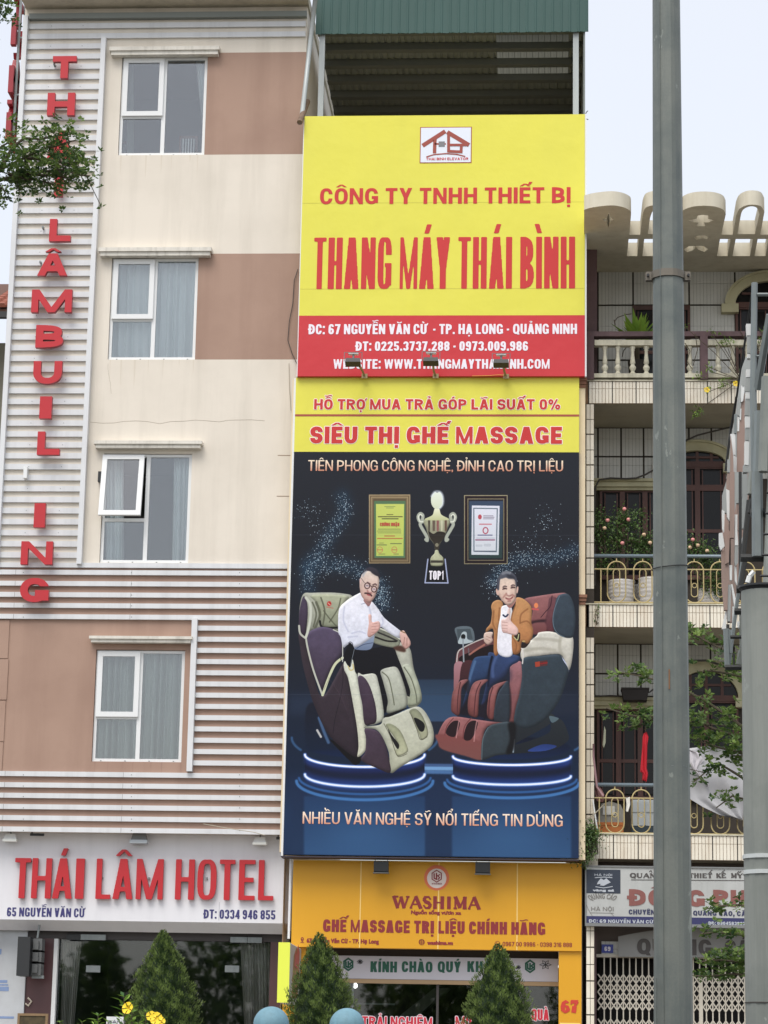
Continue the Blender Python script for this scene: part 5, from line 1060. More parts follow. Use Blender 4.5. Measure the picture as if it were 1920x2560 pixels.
# calf and foot rests
put(cB_, [(340, 960), (440, 940), (430, 1100), (350, 1240), (340, 1300), (560, 1330), (860, 1380), (860, 960), (700, 1000), (560, 1200)], (36, 26, 34), alpha=.75, soft=2)
for pts in ([(300, 1000), (350, 940), (430, 935), (360, 1020), (350, 1180), (330, 1310), (270, 1290), (245, 1240), (260, 1080)], [(470, 990), (540, 940), (640, 935), (560, 1020), (540, 1180), (530, 1320), (480, 1330), (430, 1290), (425, 1150)], [(660, 1040), (720, 980), (860, 945), (760, 1020), (720, 1150), (700, 1340), (650, 1350), (625, 1280), (640, 1130)]): put(cB_, pts, (172, 112, 112), (120, 66, 64), vol=.34, vr=5)
for p in ([(345, 960), (320, 1100), (310, 1300)], [(560, 960), (510, 1080), (490, 1310)], [(690, 1010), (655, 1140), (645, 1330)]): line(cB_, p, 2, (96, 52, 56), soft=1)
put(cB_, [(860, 965), (780, 1020), (730, 1130), (700, 1350), (780, 1390), (860, 1390)], (58, 70, 84), (50, 58, 68), vol=.1, vr=6)
put(cB_, [(110, 1500), (180, 1370), (280, 1325), (480, 1350), (700, 1380), (900, 1390), (640, 1430), (580, 1600), (575, 1780), (400, 1740), (200, 1690), (130, 1650), (105, 1580)], (172, 112, 114), (128, 72, 68), vol=.26, vr=9)
put(cB_, [(110, 1510), (560, 1590), (575, 1780), (380, 1740), (150, 1670), (108, 1600)], (138, 78, 76), (130, 82, 78), soft=2)
for ox in (0, 190): put(cB_, [(ox + 280, 1370), (ox + 340, 1390), (ox + 300, 1520), (ox + 250, 1540 + ox * .2), (ox + 190, 1500 + ox * .3), (ox + 220, 1420)], (48, 30, 36)); line(cB_, [(ox + 270, 1340), (ox + 200, 1430), (ox + 180, 1520 + ox * .2)], 3, (120, 64, 66)); line(cB_, [(ox + 330, 1370), (ox + 310, 1480), (ox + 300, 1550 + ox * .2)], 4, (206, 150, 150), alpha=.7)
put(cB_, [(640, 1440), (720, 1400), (880, 1385), (900, 1500), (870, 1700), (720, 1740), (580, 1785), (565, 1700), (580, 1560)], (62, 74, 82), (56, 66, 74), vol=.1, vr=8); line(cB_, [(640, 1440), (585, 1560), (572, 1780)], 2, (104, 124, 130)); put(cB_, [(850, 1400), (930, 1400), (930, 1560), (900, 1700), (830, 1710), (870, 1560)], (28, 28, 32), soft=3)
# ---- right man
tan, tand = (206, 152, 100), (170, 112, 66)
put(cB_, [(1020, 540), (1090, 520), (1040, 590), (990, 590)], (50, 36, 34))
put(cB_, [(760, 85), (800, 130), (790, 250), (745, 420), (750, 650), (700, 650), (695, 400), (620, 430), (620, 390), (665, 330), (680, 220), (672, 150), (700, 100)], tan, (182, 122, 74), vol=.2, vr=7)
put(cB_, [(790, 150), (890, 170), (900, 400), (895, 670), (750, 655), (742, 430), (770, 260)], (238, 238, 244), (226, 226, 236), vol=.12, vr=5)
put(cB_, [(940, 60), (1010, 70), (1080, 130), (1105, 190), (1100, 330), (1118, 400), (1110, 480), (1060, 550), (1000, 530), (980, 640), (910, 660), (890, 560), (890, 400), (860, 440), (890, 250), (930, 130)], (212, 158, 104), (176, 116, 70), vol=.2, vr=8)
for p in ([(930, 140), (890, 260), (880, 400)], [(1060, 180), (990, 240), (980, 330)], [(700, 200), (690, 330), (720, 400)], [(760, 170), (750, 300)], [(980, 330), (1050, 310), (1100, 350)], [(900, 480), (940, 560), (930, 640)]): line(cB_, p, 2.4, (150, 98, 60), soft=1.6, alpha=.75)
put(cB_, [(915, 470), (975, 430), (980, 500), (960, 530)], (60, 50, 40)); line(cB_, [(915, 480), (950, 510), (965, 450)], 3, (206, 206, 150)); put(cB_, ell(1018, 524, 18, 10), (196, 160, 100))
put(cB_, [(780, 300), (830, 280), (850, 180), (870, 165), (878, 200), (880, 300), (950, 380), (960, 430), (930, 460), (840, 440), (790, 420)], (234, 210, 204), (222, 184, 176), vol=.15, vr=4)
for y in (320, 352, 385, 412): line(cB_, [(788, y), (845, y + 6)], 1.6, (180, 134, 128))
line(cB_, [(800, 245), (825, 262), (850, 240)], 4, (50, 60, 90), soft=1)
put(cB_, [(600, 440), (640, 425), (690, 430), (680, 480), (690, 520), (640, 560), (600, 530), (592, 490)], (220, 196, 184), (196, 164, 150), vol=.15, vr=3); line(cB_, [(620, 470), (670, 490)], 1.6, (160, 120, 110)); line(cB_, [(615, 500), (660, 520)], 1.6, (160, 120, 110))
put(h2, [(540, 1480), (700, 1600), (850, 1800), (1000, 1780), (1180, 1450), (900, 1400)], (190, 146, 134), (160, 110, 104))
put(h2, [(480, 700), (560, 570), (800, 540), (1050, 590), (1150, 760), (1180, 1000), (1170, 1300), (1110, 1530), (960, 1680), (830, 1710), (700, 1650), (560, 1480), (470, 1350), (400, 1180), (440, 900)], (228, 208, 192), (218, 182, 166), vol=.22, vr=6)
put(h2, ell(390, 1160, 55, 140, -12), (216, 180, 166)); put(h2, ell(1220, 1070, 36, 150, 8), (216, 180, 166))
put(h2, [(380, 1040), (370, 700), (460, 500), (580, 350), (760, 290), (940, 330), (1090, 430), (1190, 600), (1190, 900), (1160, 940), (1120, 680), (1040, 610), (860, 610), (740, 570), (600, 610), (510, 640), (480, 860), (450, 1080)], (96, 100, 112), (74, 76, 90), soft=1)
put(h2, [(760, 470), (900, 420), (1080, 500), (1150, 620), (900, 600)], (52, 54, 66), soft=3, alpha=.8); line(h2, [(620, 390), (760, 340), (900, 370)], 5, (150, 154, 164), soft=3, alpha=.6)
for cx, cy in ((690, 1030), (1030, 980)): line(h2, [(cx - 70, cy + 15), (cx, cy - 22), (cx + 80, cy)], 3.4, (92, 66, 66), soft=.8); line(h2, [(cx - 60, cy - 70), (cx, cy - 110), (cx + 70, cy - 90)], 3.4, (120, 100, 98), soft=1.2); put(h2, ell(cx + 5, cy + 10, 26, 20), (86, 64, 66), soft=1)
line(h2, [(760, 1220), (790, 1290), (890, 1320), (970, 1290)], 3.2, (170, 124, 116), soft=1.4); line(h2, [(745, 1410), (800, 1445), (880, 1455), (960, 1430), (1015, 1375)], 3.2, (150, 84, 84), soft=1); put(h2, [(800, 1462), (890, 1472), (970, 1440), (930, 1500), (860, 1508)], (214, 156, 152), soft=2); line(h2, [(840, 1540), (930, 1530)], 3, (180, 134, 124), soft=2); put(h2, ell(850, 1200, 60, 110), (240, 218, 206), soft=4, alpha=.7); line(h2, [(740, 1260), (640, 1380)], 3, (190, 144, 132), soft=2); line(h2, [(1020, 1280), (1090, 1340)], 3, (180, 134, 124), soft=2)
# tablet holder
put(cB_, [(292, 380), (460, 376), (495, 520), (420, 540), (330, 550), (310, 490)], (104, 118, 128), (92, 104, 112)); put(cB_, [(305, 395), (450, 390), (475, 500), (322, 510)], (78, 90, 98), sm=False); put(cB_, [(345, 470), (370, 425), (410, 430), (420, 500), (480, 525), (400, 550), (320, 545)], (176, 190, 196)); put(cB_, ell(375, 475, 24, 28), (30, 32, 36)); line(cB_, [(372, 500), (380, 740)], 5, (150, 160, 168)); line(cB_, [(430, 600), (438, 670)], 3, (110, 110, 116))
# sheet joints and a little print grain
for y in (462, 1310): line(c6, [(0, y), (1550, y + 2)], 1.1, (120, 130, 146), alpha=.3)
cv = 250 * (np.clip(cv, 0, 255) / 255) ** 1.13; gy = cv.mean(2, keepdims=True); cv = gy + (cv - gy) * .86; cv += rng.normal(0, 1.6, cv.shape); cv = np.clip(cv, 0, 255)
img = bpy.data.images.new('poster_print', PW_, PH_); buf = np.ones((PH_, PW_, 4), np.float32); buf[..., :3] = cv[::-1] / 255; img.pixels.foreach_set(buf.ravel()); img.update(); img.pack()
mp_ = bpy.data.materials.new('poster_vinyl'); mp_.use_nodes = True; N_ = mp_.node_tree.nodes; L_ = mp_.node_tree.links
tx = N_.new('ShaderNodeTexImage'); tx.image = img; uvn = N_.new('ShaderNodeUVMap'); uvn.uv_map = 'UVMap'; L_.new(uvn.outputs[0], tx.inputs[0]); L_.new(tx.outputs[0], N_['Principled BSDF'].inputs['Base Color']); N_['Principled BSDF'].inputs['Roughness'].default_value = .5; N_['Principled BSDF'].inputs['Specular IOR Level'].default_value = .15
pb = MB().box(xB0, xB1, BB, BB + .12, zB0, zBy - .001); me = pb.mesh('poster', mp_); uv = me.uv_layers.new(name='UVMap')
for l in me.loops: v = me.vertices[l.vertex_index].co; uv.data[l.index].uv = ((v.x - xB0) / (xB1 - xB0), (v.z - zB0) / (zBy - zB0))
part('poster', me, None, bB)
zt_a, zt_b = W(*c6(700, 122), BB)[1], W(*c6(700, 65), BB)[1]; zt_c, zt_d = W(*c6(700, 2005), BB)[1], W(*c6(700, 1940), BB)[1]
write('lettering', 'TIÊN PHONG CÔNG NGHỆ, ĐỈNH CAO TRỊ LIỆU', c6, 107, 1462, 66, 123, Tb, vgrad('copper_print_top', (244, 226, 200), (196, 130, 104), zt_a, zt_b), bB, .009, 1.0)
write('lettering', 'NHIỀU VĂN NGHỆ SỸ NỔI TIẾNG TIN DÙNG', c6, 78, 1460, 1941, 2005, Tb, vgrad('copper_print_foot', (244, 226, 206), (206, 140, 112), zt_c, zt_d), bB, .010, 1.06)
write('lettering', 'TOP1', c6, 750, 826, 653, 700, Tb, m_whitet, bB, .012, 1.08)
write('lettering', 'CHỨNG NHẬN', crop(900, 1210, 4.254), 212, 418, 412, 446, Tb, mat('deep_red_print', (176, 60, 48), .5), bB, .006, 1.05)

for y in (0.33, 0.66):
    z = zA0 + (zA1 - zA0) * y; part('sheet_seam', MB().box(xA0, xA1, BA - .0024, BA - .0006, z - .002, z + .002), mat('seam_print', (196, 190, 80), .6), bA)
# ================================================================== SHOP FRONT of number 67
CY = -.05
m_org = mat('orange_vinyl', (214, 156, 26), .45, blotch=.08, dirt=(190, 130, 30), streak=.05)
m_dred = mat('dark_red_print', (134, 40, 44), .5); m_cream2 = mat('cream_line', (236, 206, 130), .5); m_lgreen = mat('green_print', (30, 92, 74), .5)
x0, x1 = avg(W(734, 2156, CY)[0], W(727, 2366, CY)[0]), avg(W(1455, 2164, CY)[0], W(1453, 2379, CY)[0]); zC0 = avg(W(727, 2366, CY)[1], W(1453, 2379, CY)[1])
zC1 = zB0 - .045
cs_ = thing('shop_sign', (avg(x0, x1), CY, zC0), 'orange shop sign board with dark red lettering and round emblem under the blue poster', 'sign')
part('board', MB().box(x0, x1, CY, CY + .25, zC0, zC1), m_org, cs_)
TC = CY - .001
zs_ = W(*c7(700, 190), CY)[1]
ln = MB().box(x0, x1, CY - .003, CY - .0005, zs_ - .006, zs_ + .006)
for a in (447, 842, 1240): X = W(*c7(a, 400), CY)[0]; ln.box(X - .008, X + .008, CY - .003, CY - .0005, zC0, zs_ - .0062)
part('joint_line', ln, m_cream2, cs_)
# emblem
def disc(c, cx, cy, r, Y, d, mb=None, n=40, hole=None):
    X, Z = W(*c(cx, cy), Y); s = abs(W(*c(cx + r, cy), Y)[0] - X); ring = [[(X + s * math.cos(2 * math.pi * i / n), Z + s * math.sin(2 * math.pi * i / n)) for i in range(n)]]
    if hole: h = s * hole; ring.append([(X + h * math.cos(2 * math.pi * i / n), Z + h * math.sin(2 * math.pi * i / n)) for i in range(n)])
    mb = mb or MB(); mb.front(ring, Y - d, d); return mb
part('emblem_halo', disc(c7, 833, 272, 64, TC, .003), mat('salmon_print', (214, 112, 70), .5), cs_)
part('emblem_disc', disc(c7, 833, 275, 49, TC - .0031, .003), mat('pale_emblem', (222, 208, 200), .5), cs_)
em = MB(); hexp = [(833 + 27 * math.sin(math.radians(60 * i)), 264 - 30 * math.cos(math.radians(60 * i))) for i in range(6)]
stroke(c7, hexp, .016, TC - .0062, em, close=True); stroke(c7, [(820, 252), (820, 274), (832, 280), (832, 250)], .022, TC - .0063, em); stroke(c7, [(848, 256), (838, 262), (848, 272), (840, 280)], .018, TC - .0063, em)
part('emblem_mark', em, m_dred, cs_)
write('lettering', 'WASHIMA', c7, 808, 860, 298, 306, TC - .0062, m_dred, cs_, .002)
def serif(word, c, x0, x1, yt, yb, Y, material, parent, w=.03, serifh=.012, widths=None, ext=1.0):
    """simple slab-serif capitals built from strokes on a unit cell"""
    Gl = {'W': [((0, 1), (.28, 0), 1), ((.28, 0), (.5, .95), .55), ((.5, .95), (.72, 0), 1), ((.72, 0), (1, 1), .55)], 'A': [((.05, 0), (.5, 1), .55), ((.5, 1), (.95, 0), 1.1), ((.22, .33), (.78, .33), .45)],
          'S': [((.9, .78), (.7, .97), .5), ((.7, .97), (.3, .97), .6), ((.3, .97), (.1, .76), .9), ((.1, .76), (.3, .56), 1.), ((.3, .56), (.7, .46), 1.1), ((.7, .46), (.9, .25), 1.), ((.9, .25), (.7, .03), .9), ((.7, .03), (.3, .03), .6), ((.3, .03), (.08, .25), .5)],
          'H': [((.18, 0), (.18, 1), 1.1), ((.82, 0), (.82, 1), 1.1), ((.18, .5), (.82, .5), .45)], 'I': [((.5, 0), (.5, 1), 1.1)], 'M': [((.14, 0), (.14, 1), .55), ((.14, 1), (.5, .1), 1.1), ((.5, .1), (.86, 1), .55), ((.86, 0), (.86, 1), 1.1)],
          '6': [((.85, .86), (.6, .98), .6), ((.6, .98), (.3, .85), .8), ((.3, .85), (.15, .5), 1.1), ((.15, .5), (.2, .15), 1.1), ((.2, .15), (.5, .02), .8), ((.5, .02), (.8, .15), .8), ((.8, .15), (.85, .32), 1.1), ((.85, .32), (.72, .52), .9), ((.72, .52), (.45, .56), .6), ((.45, .56), (.2, .4), .6)],
          '7': [((.1, .95), (.92, .95), 1.), ((.9, .95), (.5, .5), .7), ((.5, .5), (.4, 0), 1.3), ((.1, .95), (.1, .75), .5)],
          'T': [((.05, .96), (.95, .96), .5), ((.5, 0), (.5, .96), 1.1), ((.06, .96), (.06, .78), .4), ((.94, .96), (.94, .78), .4)], 'E': [((.2, 0), (.2, 1), 1.1), ((.2, .97), (.88, .97), .5), ((.2, .5), (.7, .5), .45), ((.2, .03), (.9, .03), .5), ((.88, .97), (.88, .78), .4), ((.9, .03), (.9, .24), .4)],
          'K': [((.2, 0), (.2, 1), 1.1), ((.2, .42), (.85, 1), .5), ((.4, .58), (.9, 0), 1.1)], 'N': [((.14, 0), (.14, 1), .5), ((.14, 1), (.86, 0), 1.1), ((.86, 0), (.86, 1), .5)],
          'Y': [((.05, 1), (.5, .45), 1.1), ((.5, .45), (.95, 1), .5), ((.5, 0), (.5, .45), 1.1)], 'U': [((.16, 1), (.16, .3), 1.1), ((.16, .3), (.32, .05), .9), ((.32, .05), (.6, .02), .7), ((.6, .02), (.84, .25), .6), ((.84, .25), (.84, 1), .5)],
          'Q': None, 'G': None, 'O': None, 'C': None}
        # feet: x positions of slabs at the bottom / top
    feet = {'W': ([], [(0, .32), (.84, 1.08)]), 'A': ([(-.02, .2), (.78, 1.1)], []), 'H': ([(.02, .34), (.66, .98)], [(.02, .34), (.66, .98)]), 'I': ([(.25, .75)], [(.25, .75)]), 'M': ([(0, .28), (.7, 1.02)], [(0, .2), (.8, 1.02)]), 'T': ([(.28, .72)], []), 'K': ([(.04, .36), (.74, 1.06)], [(.04, .36), (.7, 1)]), 'N': ([(0, .28)], [(0, .2), (.72, 1)]), 'Y': ([(.3, .7)], [(-.05, .25), (.8, 1.05)]), 'U': ([], [(0, .32), (.72, .98)]), 'E': ([(.05, .36)], [(.05, .36)])}
    def rnd(a0, a1, n=14, rx=.42, ry=.48): return [(.5 + rx * math.cos(math.radians(a0 + (a1 - a0) * i / n)), .5 + ry * math.sin(math.radians(a0 + (a1 - a0) * i / n))) for i in range(n + 1)]
    X0, X1, Z0, Z1 = rect(c, x0, yt, x1, yb, Y); widths = widths or [1.0 if ch not in 'I' else .5 for ch in word]; tot = sum(widths) + .16 * (len(word) - 1); u = (X1 - X0) / tot; x = X0; mb = MB(); H = Z1 - Z0; k = 0
    for ch, wd in zip(word, widths):
        W_ = u * wd; q = lambda p: (x + p[0] * W_, Z0 + p[1] * H)
        segs = Gl.get(ch)
        if segs is None:
            pts = rnd(40, 320) if ch in 'CG' else rnd(0, 360, 18); segs = [(pts[i], pts[i + 1], .5 + .6 * abs((pts[i][0] + pts[i + 1][0]) / 2 - .5) / .42) for i in range(len(pts) - 1)]
            if ch == 'G': segs += [((.8, .12), (.8, .42), 1.0), ((.6, .42), (.98, .42), .4)]
            if ch == 'Q': segs += [((.5, .18), (.9, -.14), .8)]
            if ch == 'C': segs += [((.84, .8), (.86, .66), .6)]
        for a, b, t in segs:
            A_, B_ = q(a), q(b); d = math.hypot(B_[0] - A_[0], B_[1] - A_[1]) or 1; ux, uz = (B_[0] - A_[0]) / d, (B_[1] - A_[1]) / d; h = w * t / 2; e = w * .12
            mb.front([[(A_[0] - ux * e - uz * h, A_[1] - uz * e + ux * h), (A_[0] - ux * e + uz * h, A_[1] - uz * e - ux * h), (B_[0] + ux * e + uz * h, B_[1] + uz * e - ux * h), (B_[0] + ux * e - uz * h, B_[1] + uz * e + ux * h)]], Y - .003 - (k % 5) * .0005, .003); k += 1
        lo, hi = feet.get(ch, ([], []))
        for a, b in lo: mb.box(x + a * W_, x + b * W_, Y - .0062, Y - .0002, Z0 - serifh * .4, Z0 + serifh)
        for a, b in hi: mb.box(x + a * W_, x + b * W_, Y - .0062, Y - .0002, Z1 - serifh, Z1 + serifh * .4)
        x += W_ + .16 * u
    return part('lettering', mb, material, parent)
serif('WASHIMA', c7, 615, 1050, 368, 427, TC, m_dred, cs_, .055, .020, [1.3, 1, .72, 1, .5, 1.15, 1])
write('lettering', 'Nguồn sống vươn xa', c7, 703, 957, 438, 458, TC, m_dred, cs_, .005, 1.05)
write('lettering', 'GHẾ MASSAGE TRỊ LIỆU CHÍNH HÃNG', c7, 258, 1382, 490, 553, TC, m_dred, cs_, .026, 1.06)
write('lettering', '67 Nguyễn Văn Cừ - TP. Hạ Long', c7, 175, 541, 580, 603, TC, m_dred, cs_, .005, 1.06)
write('lettering', 'washima.vn', c7, 785, 915, 590, 612, TC, m_dred, cs_, .005, 1.06)
write('lettering', '0967 00 9986 - 0398 316 888', c7, 1166, 1517, 598, 620, TC, m_dred, cs_, .005, 1.08)
ic = MB(); disc(c7, 153, 580, 7.5, TC, .003, ic, 20, .45); stroke(c7, [(147, 584), (153, 594), (159, 584)], .012, TC, ic); stroke(c7, [(145, 599), (161, 599)], .01, TC, ic)
disc(c7, 757, 597, 15, TC, .003, ic, 28, .84); stroke(c7, [(743, 597), (771, 597)], .008, TC, ic); stroke(c7, [(757, 583), (757, 611)], .008, TC, ic); stroke(c7, [(750, 585), (747, 597), (750, 609)], .007, TC, ic); stroke(c7, [(764, 585), (767, 597), (764, 609)], .007, TC, ic); stroke(c7, [(745, 590), (769, 590)], .006, TC, ic); stroke(c7, [(745, 604), (769, 604)], .006, TC, ic)
disc(c7, 1140, 605, 13, TC, .003, ic, 28, .84); stroke(c7, [(1136, 600), (1137, 607), (1144, 610)], .012, TC, ic)
part('contact_icon', ic, m_dred, cs_)
for a, lb in ((553, 'black floodlight above the orange sign, left of the round emblem'), (1066, 'black floodlight above the orange sign, right of the round emblem')):
    X, Z = W(*c7(a, 215 + (a > 800) * 6), -.3); t = thing('floodlight', (X, -.3, Z), lb, 'floodlight', 'black floodlights over the shop sign')
    part('housing', MB().add([(X - .12, -.36, Z - .085), (X + .12, -.36, Z - .085), (X + .12, -.26, Z - .1), (X - .12, -.26, Z - .1), (X - .12, -.38, Z + .08), (X + .12, -.38, Z + .08), (X + .12, -.28, Z + .09), (X - .12, -.28, Z + .09)],
        [(0, 3, 2, 1), (4, 5, 6, 7), (0, 1, 5, 4), (1, 2, 6, 5), (2, 3, 7, 6), (3, 0, 4, 7)]), m_black, t)
    part('rim', MB().box(X - .13, X + .13, -.375, -.25, Z - .115, Z - .1005), mat('grey_horn', (92, 94, 94)), t)
    part('bracket', MB().tube([(X - .1, -.3, Z + .05), (X - .1, -.3, Z + .12), (X + .1, -.3, Z + .12), (X + .1, -.3, Z + .05)], .01, 5).box(X - .01, X + .01, -.31, -.29, Z + .121, zC1 + .002), m_steel, t)
# welcome banner, head beam, glass front
BY = .45
x0b, x1b, z0b, z1b = rect(c7, 150, 672, 1447, 788, BY)
bn = thing('welcome_banner', (avg(x0b, x1b), BY, z0b), 'white welcome banner with green lettering under the orange shop sign', 'banner')
part('cloth', MB().box(x0b, x1b, BY, BY + .02, z0b, z1b), mat('banner_cloth', (206, 206, 216), .6, blotch=.1), bn)
TB = BY - .001
for wd, a, b in (('KÍNH', 498, 632), ('CHÀO', 656, 812), ('QUÝ', 838, 955), ('KHÁCH', 988, 1190)): write('lettering', wd, c7, a, b, 695, 750, TB, m_lgreen, bn, .021, 1.03)
eb = MB()
for cx, cy in ((386, 710), (1305, 720)):
    stroke(c7, [(cx + 25 * math.sin(math.radians(60 * i)), cy - 30 * math.cos(math.radians(60 * i))) for i in range(6)], .028, TB, eb, close=True); stroke(c7, [(cx - 12, cy - 12), (cx - 12, cy + 10), (cx, cy + 16), (cx, cy - 14)], .028, TB - .001, eb); stroke(c7, [(cx + 16, cy - 10), (cx + 6, cy - 2), (cx + 16, cy + 6), (cx + 6, cy + 14)], .024, TB - .001, eb)
part('emblem', eb, m_lgreen, bn)
fl = MB()
for cx, cy, r, k in ((445, 697, 15, 8), (1245, 725, 13, 8), (1383, 712, 30, 6)):
    for i in range(k):
        g = 2 * math.pi * i / k; a = (cx + r * math.cos(g), cy + r * .8 * math.sin(g)); l = (cx + r * .55 * math.cos(g + .4), cy + r * .5 * math.sin(g + .4)); m2 = (cx + r * .55 * math.cos(g - .4), cy + r * .5 * math.sin(g - .4)); stroke(c7, [(cx, cy), l, a, m2, (cx, cy)], .008, TB, fl)
part('flower_mark', fl, mat('dark_print', (60, 66, 72), .5), bn)
shop = thing('massage_chair_shop', (avg(x0, x1), BY, .12), 'glazed ground floor of the massage chair shop with orange piers and red window lettering', 'shop')
xp0, xp1, _, _ = rect(c7, 1450, 700, 1565, 1000, .0)
part('pier', MB().box(xp0, xp1, .0, .6, .12, zC0 - .002), m_org, shop)
xq = W(*c7(168, 800), .1)[0]; part('pier', MB().box(XR + .03, xq, .05, .6, .12, zC0 - .002), m_org, shop)
part('ceiling_strip', MB().box(xq + .001, xp0 - .001, CY + .251, 1.5, zC0 + .05, zC0 + .1), mat('dark_soffit', (70, 62, 56), .9), shop)
part('back_panel', MB().box(xq + .001, xp0 - .001, BY + .05, BY + .1, z1b - .1, zC0 + .049), mat('dark_soffit', (70, 62, 56), .9), shop)
_, _, zk0, zk1 = rect(c7, 400, 790, 1440, 812, BY)
part('head_beam', MB().box(xq + .001, xp0 - .001, BY - .01, BY + .1, zk0, z0b - .004), mat('beige_beam', (176, 150, 116), .7, blotch=.2), shop)
for a in (837, 1275): X = W(*c7(a, 900), BY + .05)[0]; part('mullion', MB().box(X - .02, X + .02, BY + .03, BY + .07, .12, zk0 - .001), mat('dark_lintel', (70, 66, 66)), shop)
xg = W(*c7(410, 900), BY + .05)[0]; part('mullion', MB().box(xg - .02, xg + .01, BY + .03, BY + .07, .12, zk0 - .001), m_steel, shop)
part('glass_front', MB().box(xq + .002, xp0 - .002, BY + .072, BY + .08, .12, zk0 - .001), m_shopglass, shop)
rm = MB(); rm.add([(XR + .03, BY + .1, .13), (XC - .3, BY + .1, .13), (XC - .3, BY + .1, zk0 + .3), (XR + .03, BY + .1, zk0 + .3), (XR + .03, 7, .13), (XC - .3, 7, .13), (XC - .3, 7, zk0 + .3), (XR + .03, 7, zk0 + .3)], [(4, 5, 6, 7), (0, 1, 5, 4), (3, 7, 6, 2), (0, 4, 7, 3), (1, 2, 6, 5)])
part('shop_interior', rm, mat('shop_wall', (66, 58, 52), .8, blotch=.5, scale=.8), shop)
# a stair flight inside, seen through the glass
part('stair_soffit', MB().front([[W(*c7(620, 990), 3), W(*c7(820, 830), 3), W(*c7(900, 830), 3), W(*c7(700, 1000), 3)]], 3, .6), mat('grey_soffit', (120, 124, 118), .9), shop)
part('wall_rail', MB().box(W(*c7(420, 908), 2)[0], W(*c7(620, 908), 2)[0], 2, 2.03, W(*c7(500, 914), 2)[1], W(*c7(500, 905), 2)[1]), m_steel, shop)
m_bulb = bpy.data.materials.new('lit_bulb'); m_bulb.use_nodes = True; pb_ = m_bulb.node_tree.nodes['Principled BSDF']; pb_.inputs['Emission Color'].default_value = (1, .95, .9, 1); pb_.inputs['Emission Strength'].default_value = 6
Xb, Zb = W(*c7(420, 818), .9); solo('bulb', MB().lathe([(.002, -.04), (.03, -.03), (.04, 0), (.03, .03), (.015, .05), (.012, .09)], 14, (Xb, .9, Zb)), m_bulb, 'small lit bulb behind the shop glass next to the left conifer tip', 'light bulb', smooth=True)
m_wred = mat('window_red', (206, 44, 66), .5)
for wd, a, b in (('TRẢI NGHIỆM', 455, 810), ('MIỄN PHÍ', 928, 1190)):
    halo(wd, c7, a, b, 975, 1030, BY + .03, shop, .014, .010, 1.05, m_whitet); write('lettering', wd, c7, a, b, 975, 1030, BY + .027, m_wred, shop, .014, 1.05)
halo('QUÀ', c7, 1312, 1400, 937, 992, BY + .03, shop, .015, .010, 1.05, m_whitet); write('lettering', 'QUÀ', c7, 1312, 1400, 937, 992, BY + .027, m_wred, shop, .015, 1.05)
serif('67', c7, 1464, 1549, 896, 952, -.0035, mat('number_red', (196, 60, 44), .5), shop, .058, .014, [1, 1])
part('pier_plate', MB().box(xp0 + .02, xp1 - .02, -.004, -.0005, 1.5, W(*c7(1500, 1006), 0)[1]), m_cream2, shop)
# projecting light box between the hotel and the shop
xa_, za_ = W(*c7(33, 600), -1.75); xb_, zb_ = W(*c7(88, 905), -1.75); xm_ = avg(W(*c7(34, 750), -1.75)[0]); z1_ = avg(W(*c7(36, 598), -1.75)[1]); z0_ = avg(W(*c7(33, 903), -1.75)[1])
pj = thing('projecting_sign', (xa_, -.6, z0_), 'narrow lime yellow light box with a picture panel jutting out between hotel and orange shop', 'sign')
xE = W(*c7(88, 750), -1.75)[0]
part('lime_edge', MB().box(xa_, xE, -1.75, -1.735, z0_, z1_), mat('lime_acrylic', (226, 236, 84), .4), pj)
part('box', MB().box(xa_ + .01, xE - .004, -1.734, .14, z0_ + .005, z1_ - .005), m_white, pj)
part('picture_panel', MB().box(xE - .0038, xE + .006, -1.73, .0, z0_ + .02, z1_ - .02), mat('grey_panel_print', (176, 176, 172), .5, blotch=.2), pj)
part('picture_figure', MB().poly([[(-1.4, z0_ + .08), (-.5, z0_ + .12), (-.3, z0_ + .5), (-.4, z0_ + .8), (-.8, z0_ + .9), (-1.2, z0_ + .75), (-1.35, z0_ + .4)]], lambda u, v, w: (xE + .0065 + .004 - w, u, v), .004), mat('brown_picture', (140, 104, 62), .5, blotch=.3), pj)
part('picture_figure', MB().poly([[(-1.1, z0_ + .6), (-.4, z0_ + .55), (-.35, z0_ + .85), (-.6, z0_ + .96), (-.8, z0_ + .78), (-1.0, z0_ + .84)]], lambda u, v, w: (xE + .0112 + .003 - w, u, v), .003), mat('red_picture', (176, 90, 80), .5), pj)
part('bracket', MB().box(xa_ + .05, xE - .05, .141, .3, z1_ - .3, z1_ - .26).box(xa_ + .05, xE - .05, .141, .3, z0_ + .3, z0_ + .34), m_steel, pj)

# ================================================================== RIGHT HOUSE (number 69)
E0 = XC + .004; E1 = W(2150, 1500)[0]                          # facade from the party line out past the picture
IY = 1.6                                                        # inner wall of the balconies
m_tile = mat('glazed_tile', (228, 222, 206), .35, blotch=.35, dirt=(176, 152, 120), streak=.45, scale=1.2)
m_tilein = mat('wall_tile', (200, 200, 194), .4, blotch=.2, dirt=(150, 150, 140), streak=.2)
m_grout = mat('dark_grout', (66, 60, 54), .95, blotch=.3)
m_grout2 = mat('brown_grout', (132, 104, 80), .95, blotch=.4, dirt=(70, 54, 44), scale=5)
m_slab = mat('painted_soffit', (160, 154, 138), .9, blotch=.35, dirt=(110, 106, 92), bump=.1)
m_lin = mat('cream_moulding', (186, 181, 148), .8, blotch=.4, dirt=(112, 106, 84), streak=.2)
m_purp = mat('maroon_paint', (108, 86, 88), .85, blotch=.5, dirt=(58, 50, 50), streak=.4, bump=.2)
m_wood = mat('dark_wood', (88, 56, 48), .6, blotch=.4, dirt=(44, 34, 34), streak=.3)
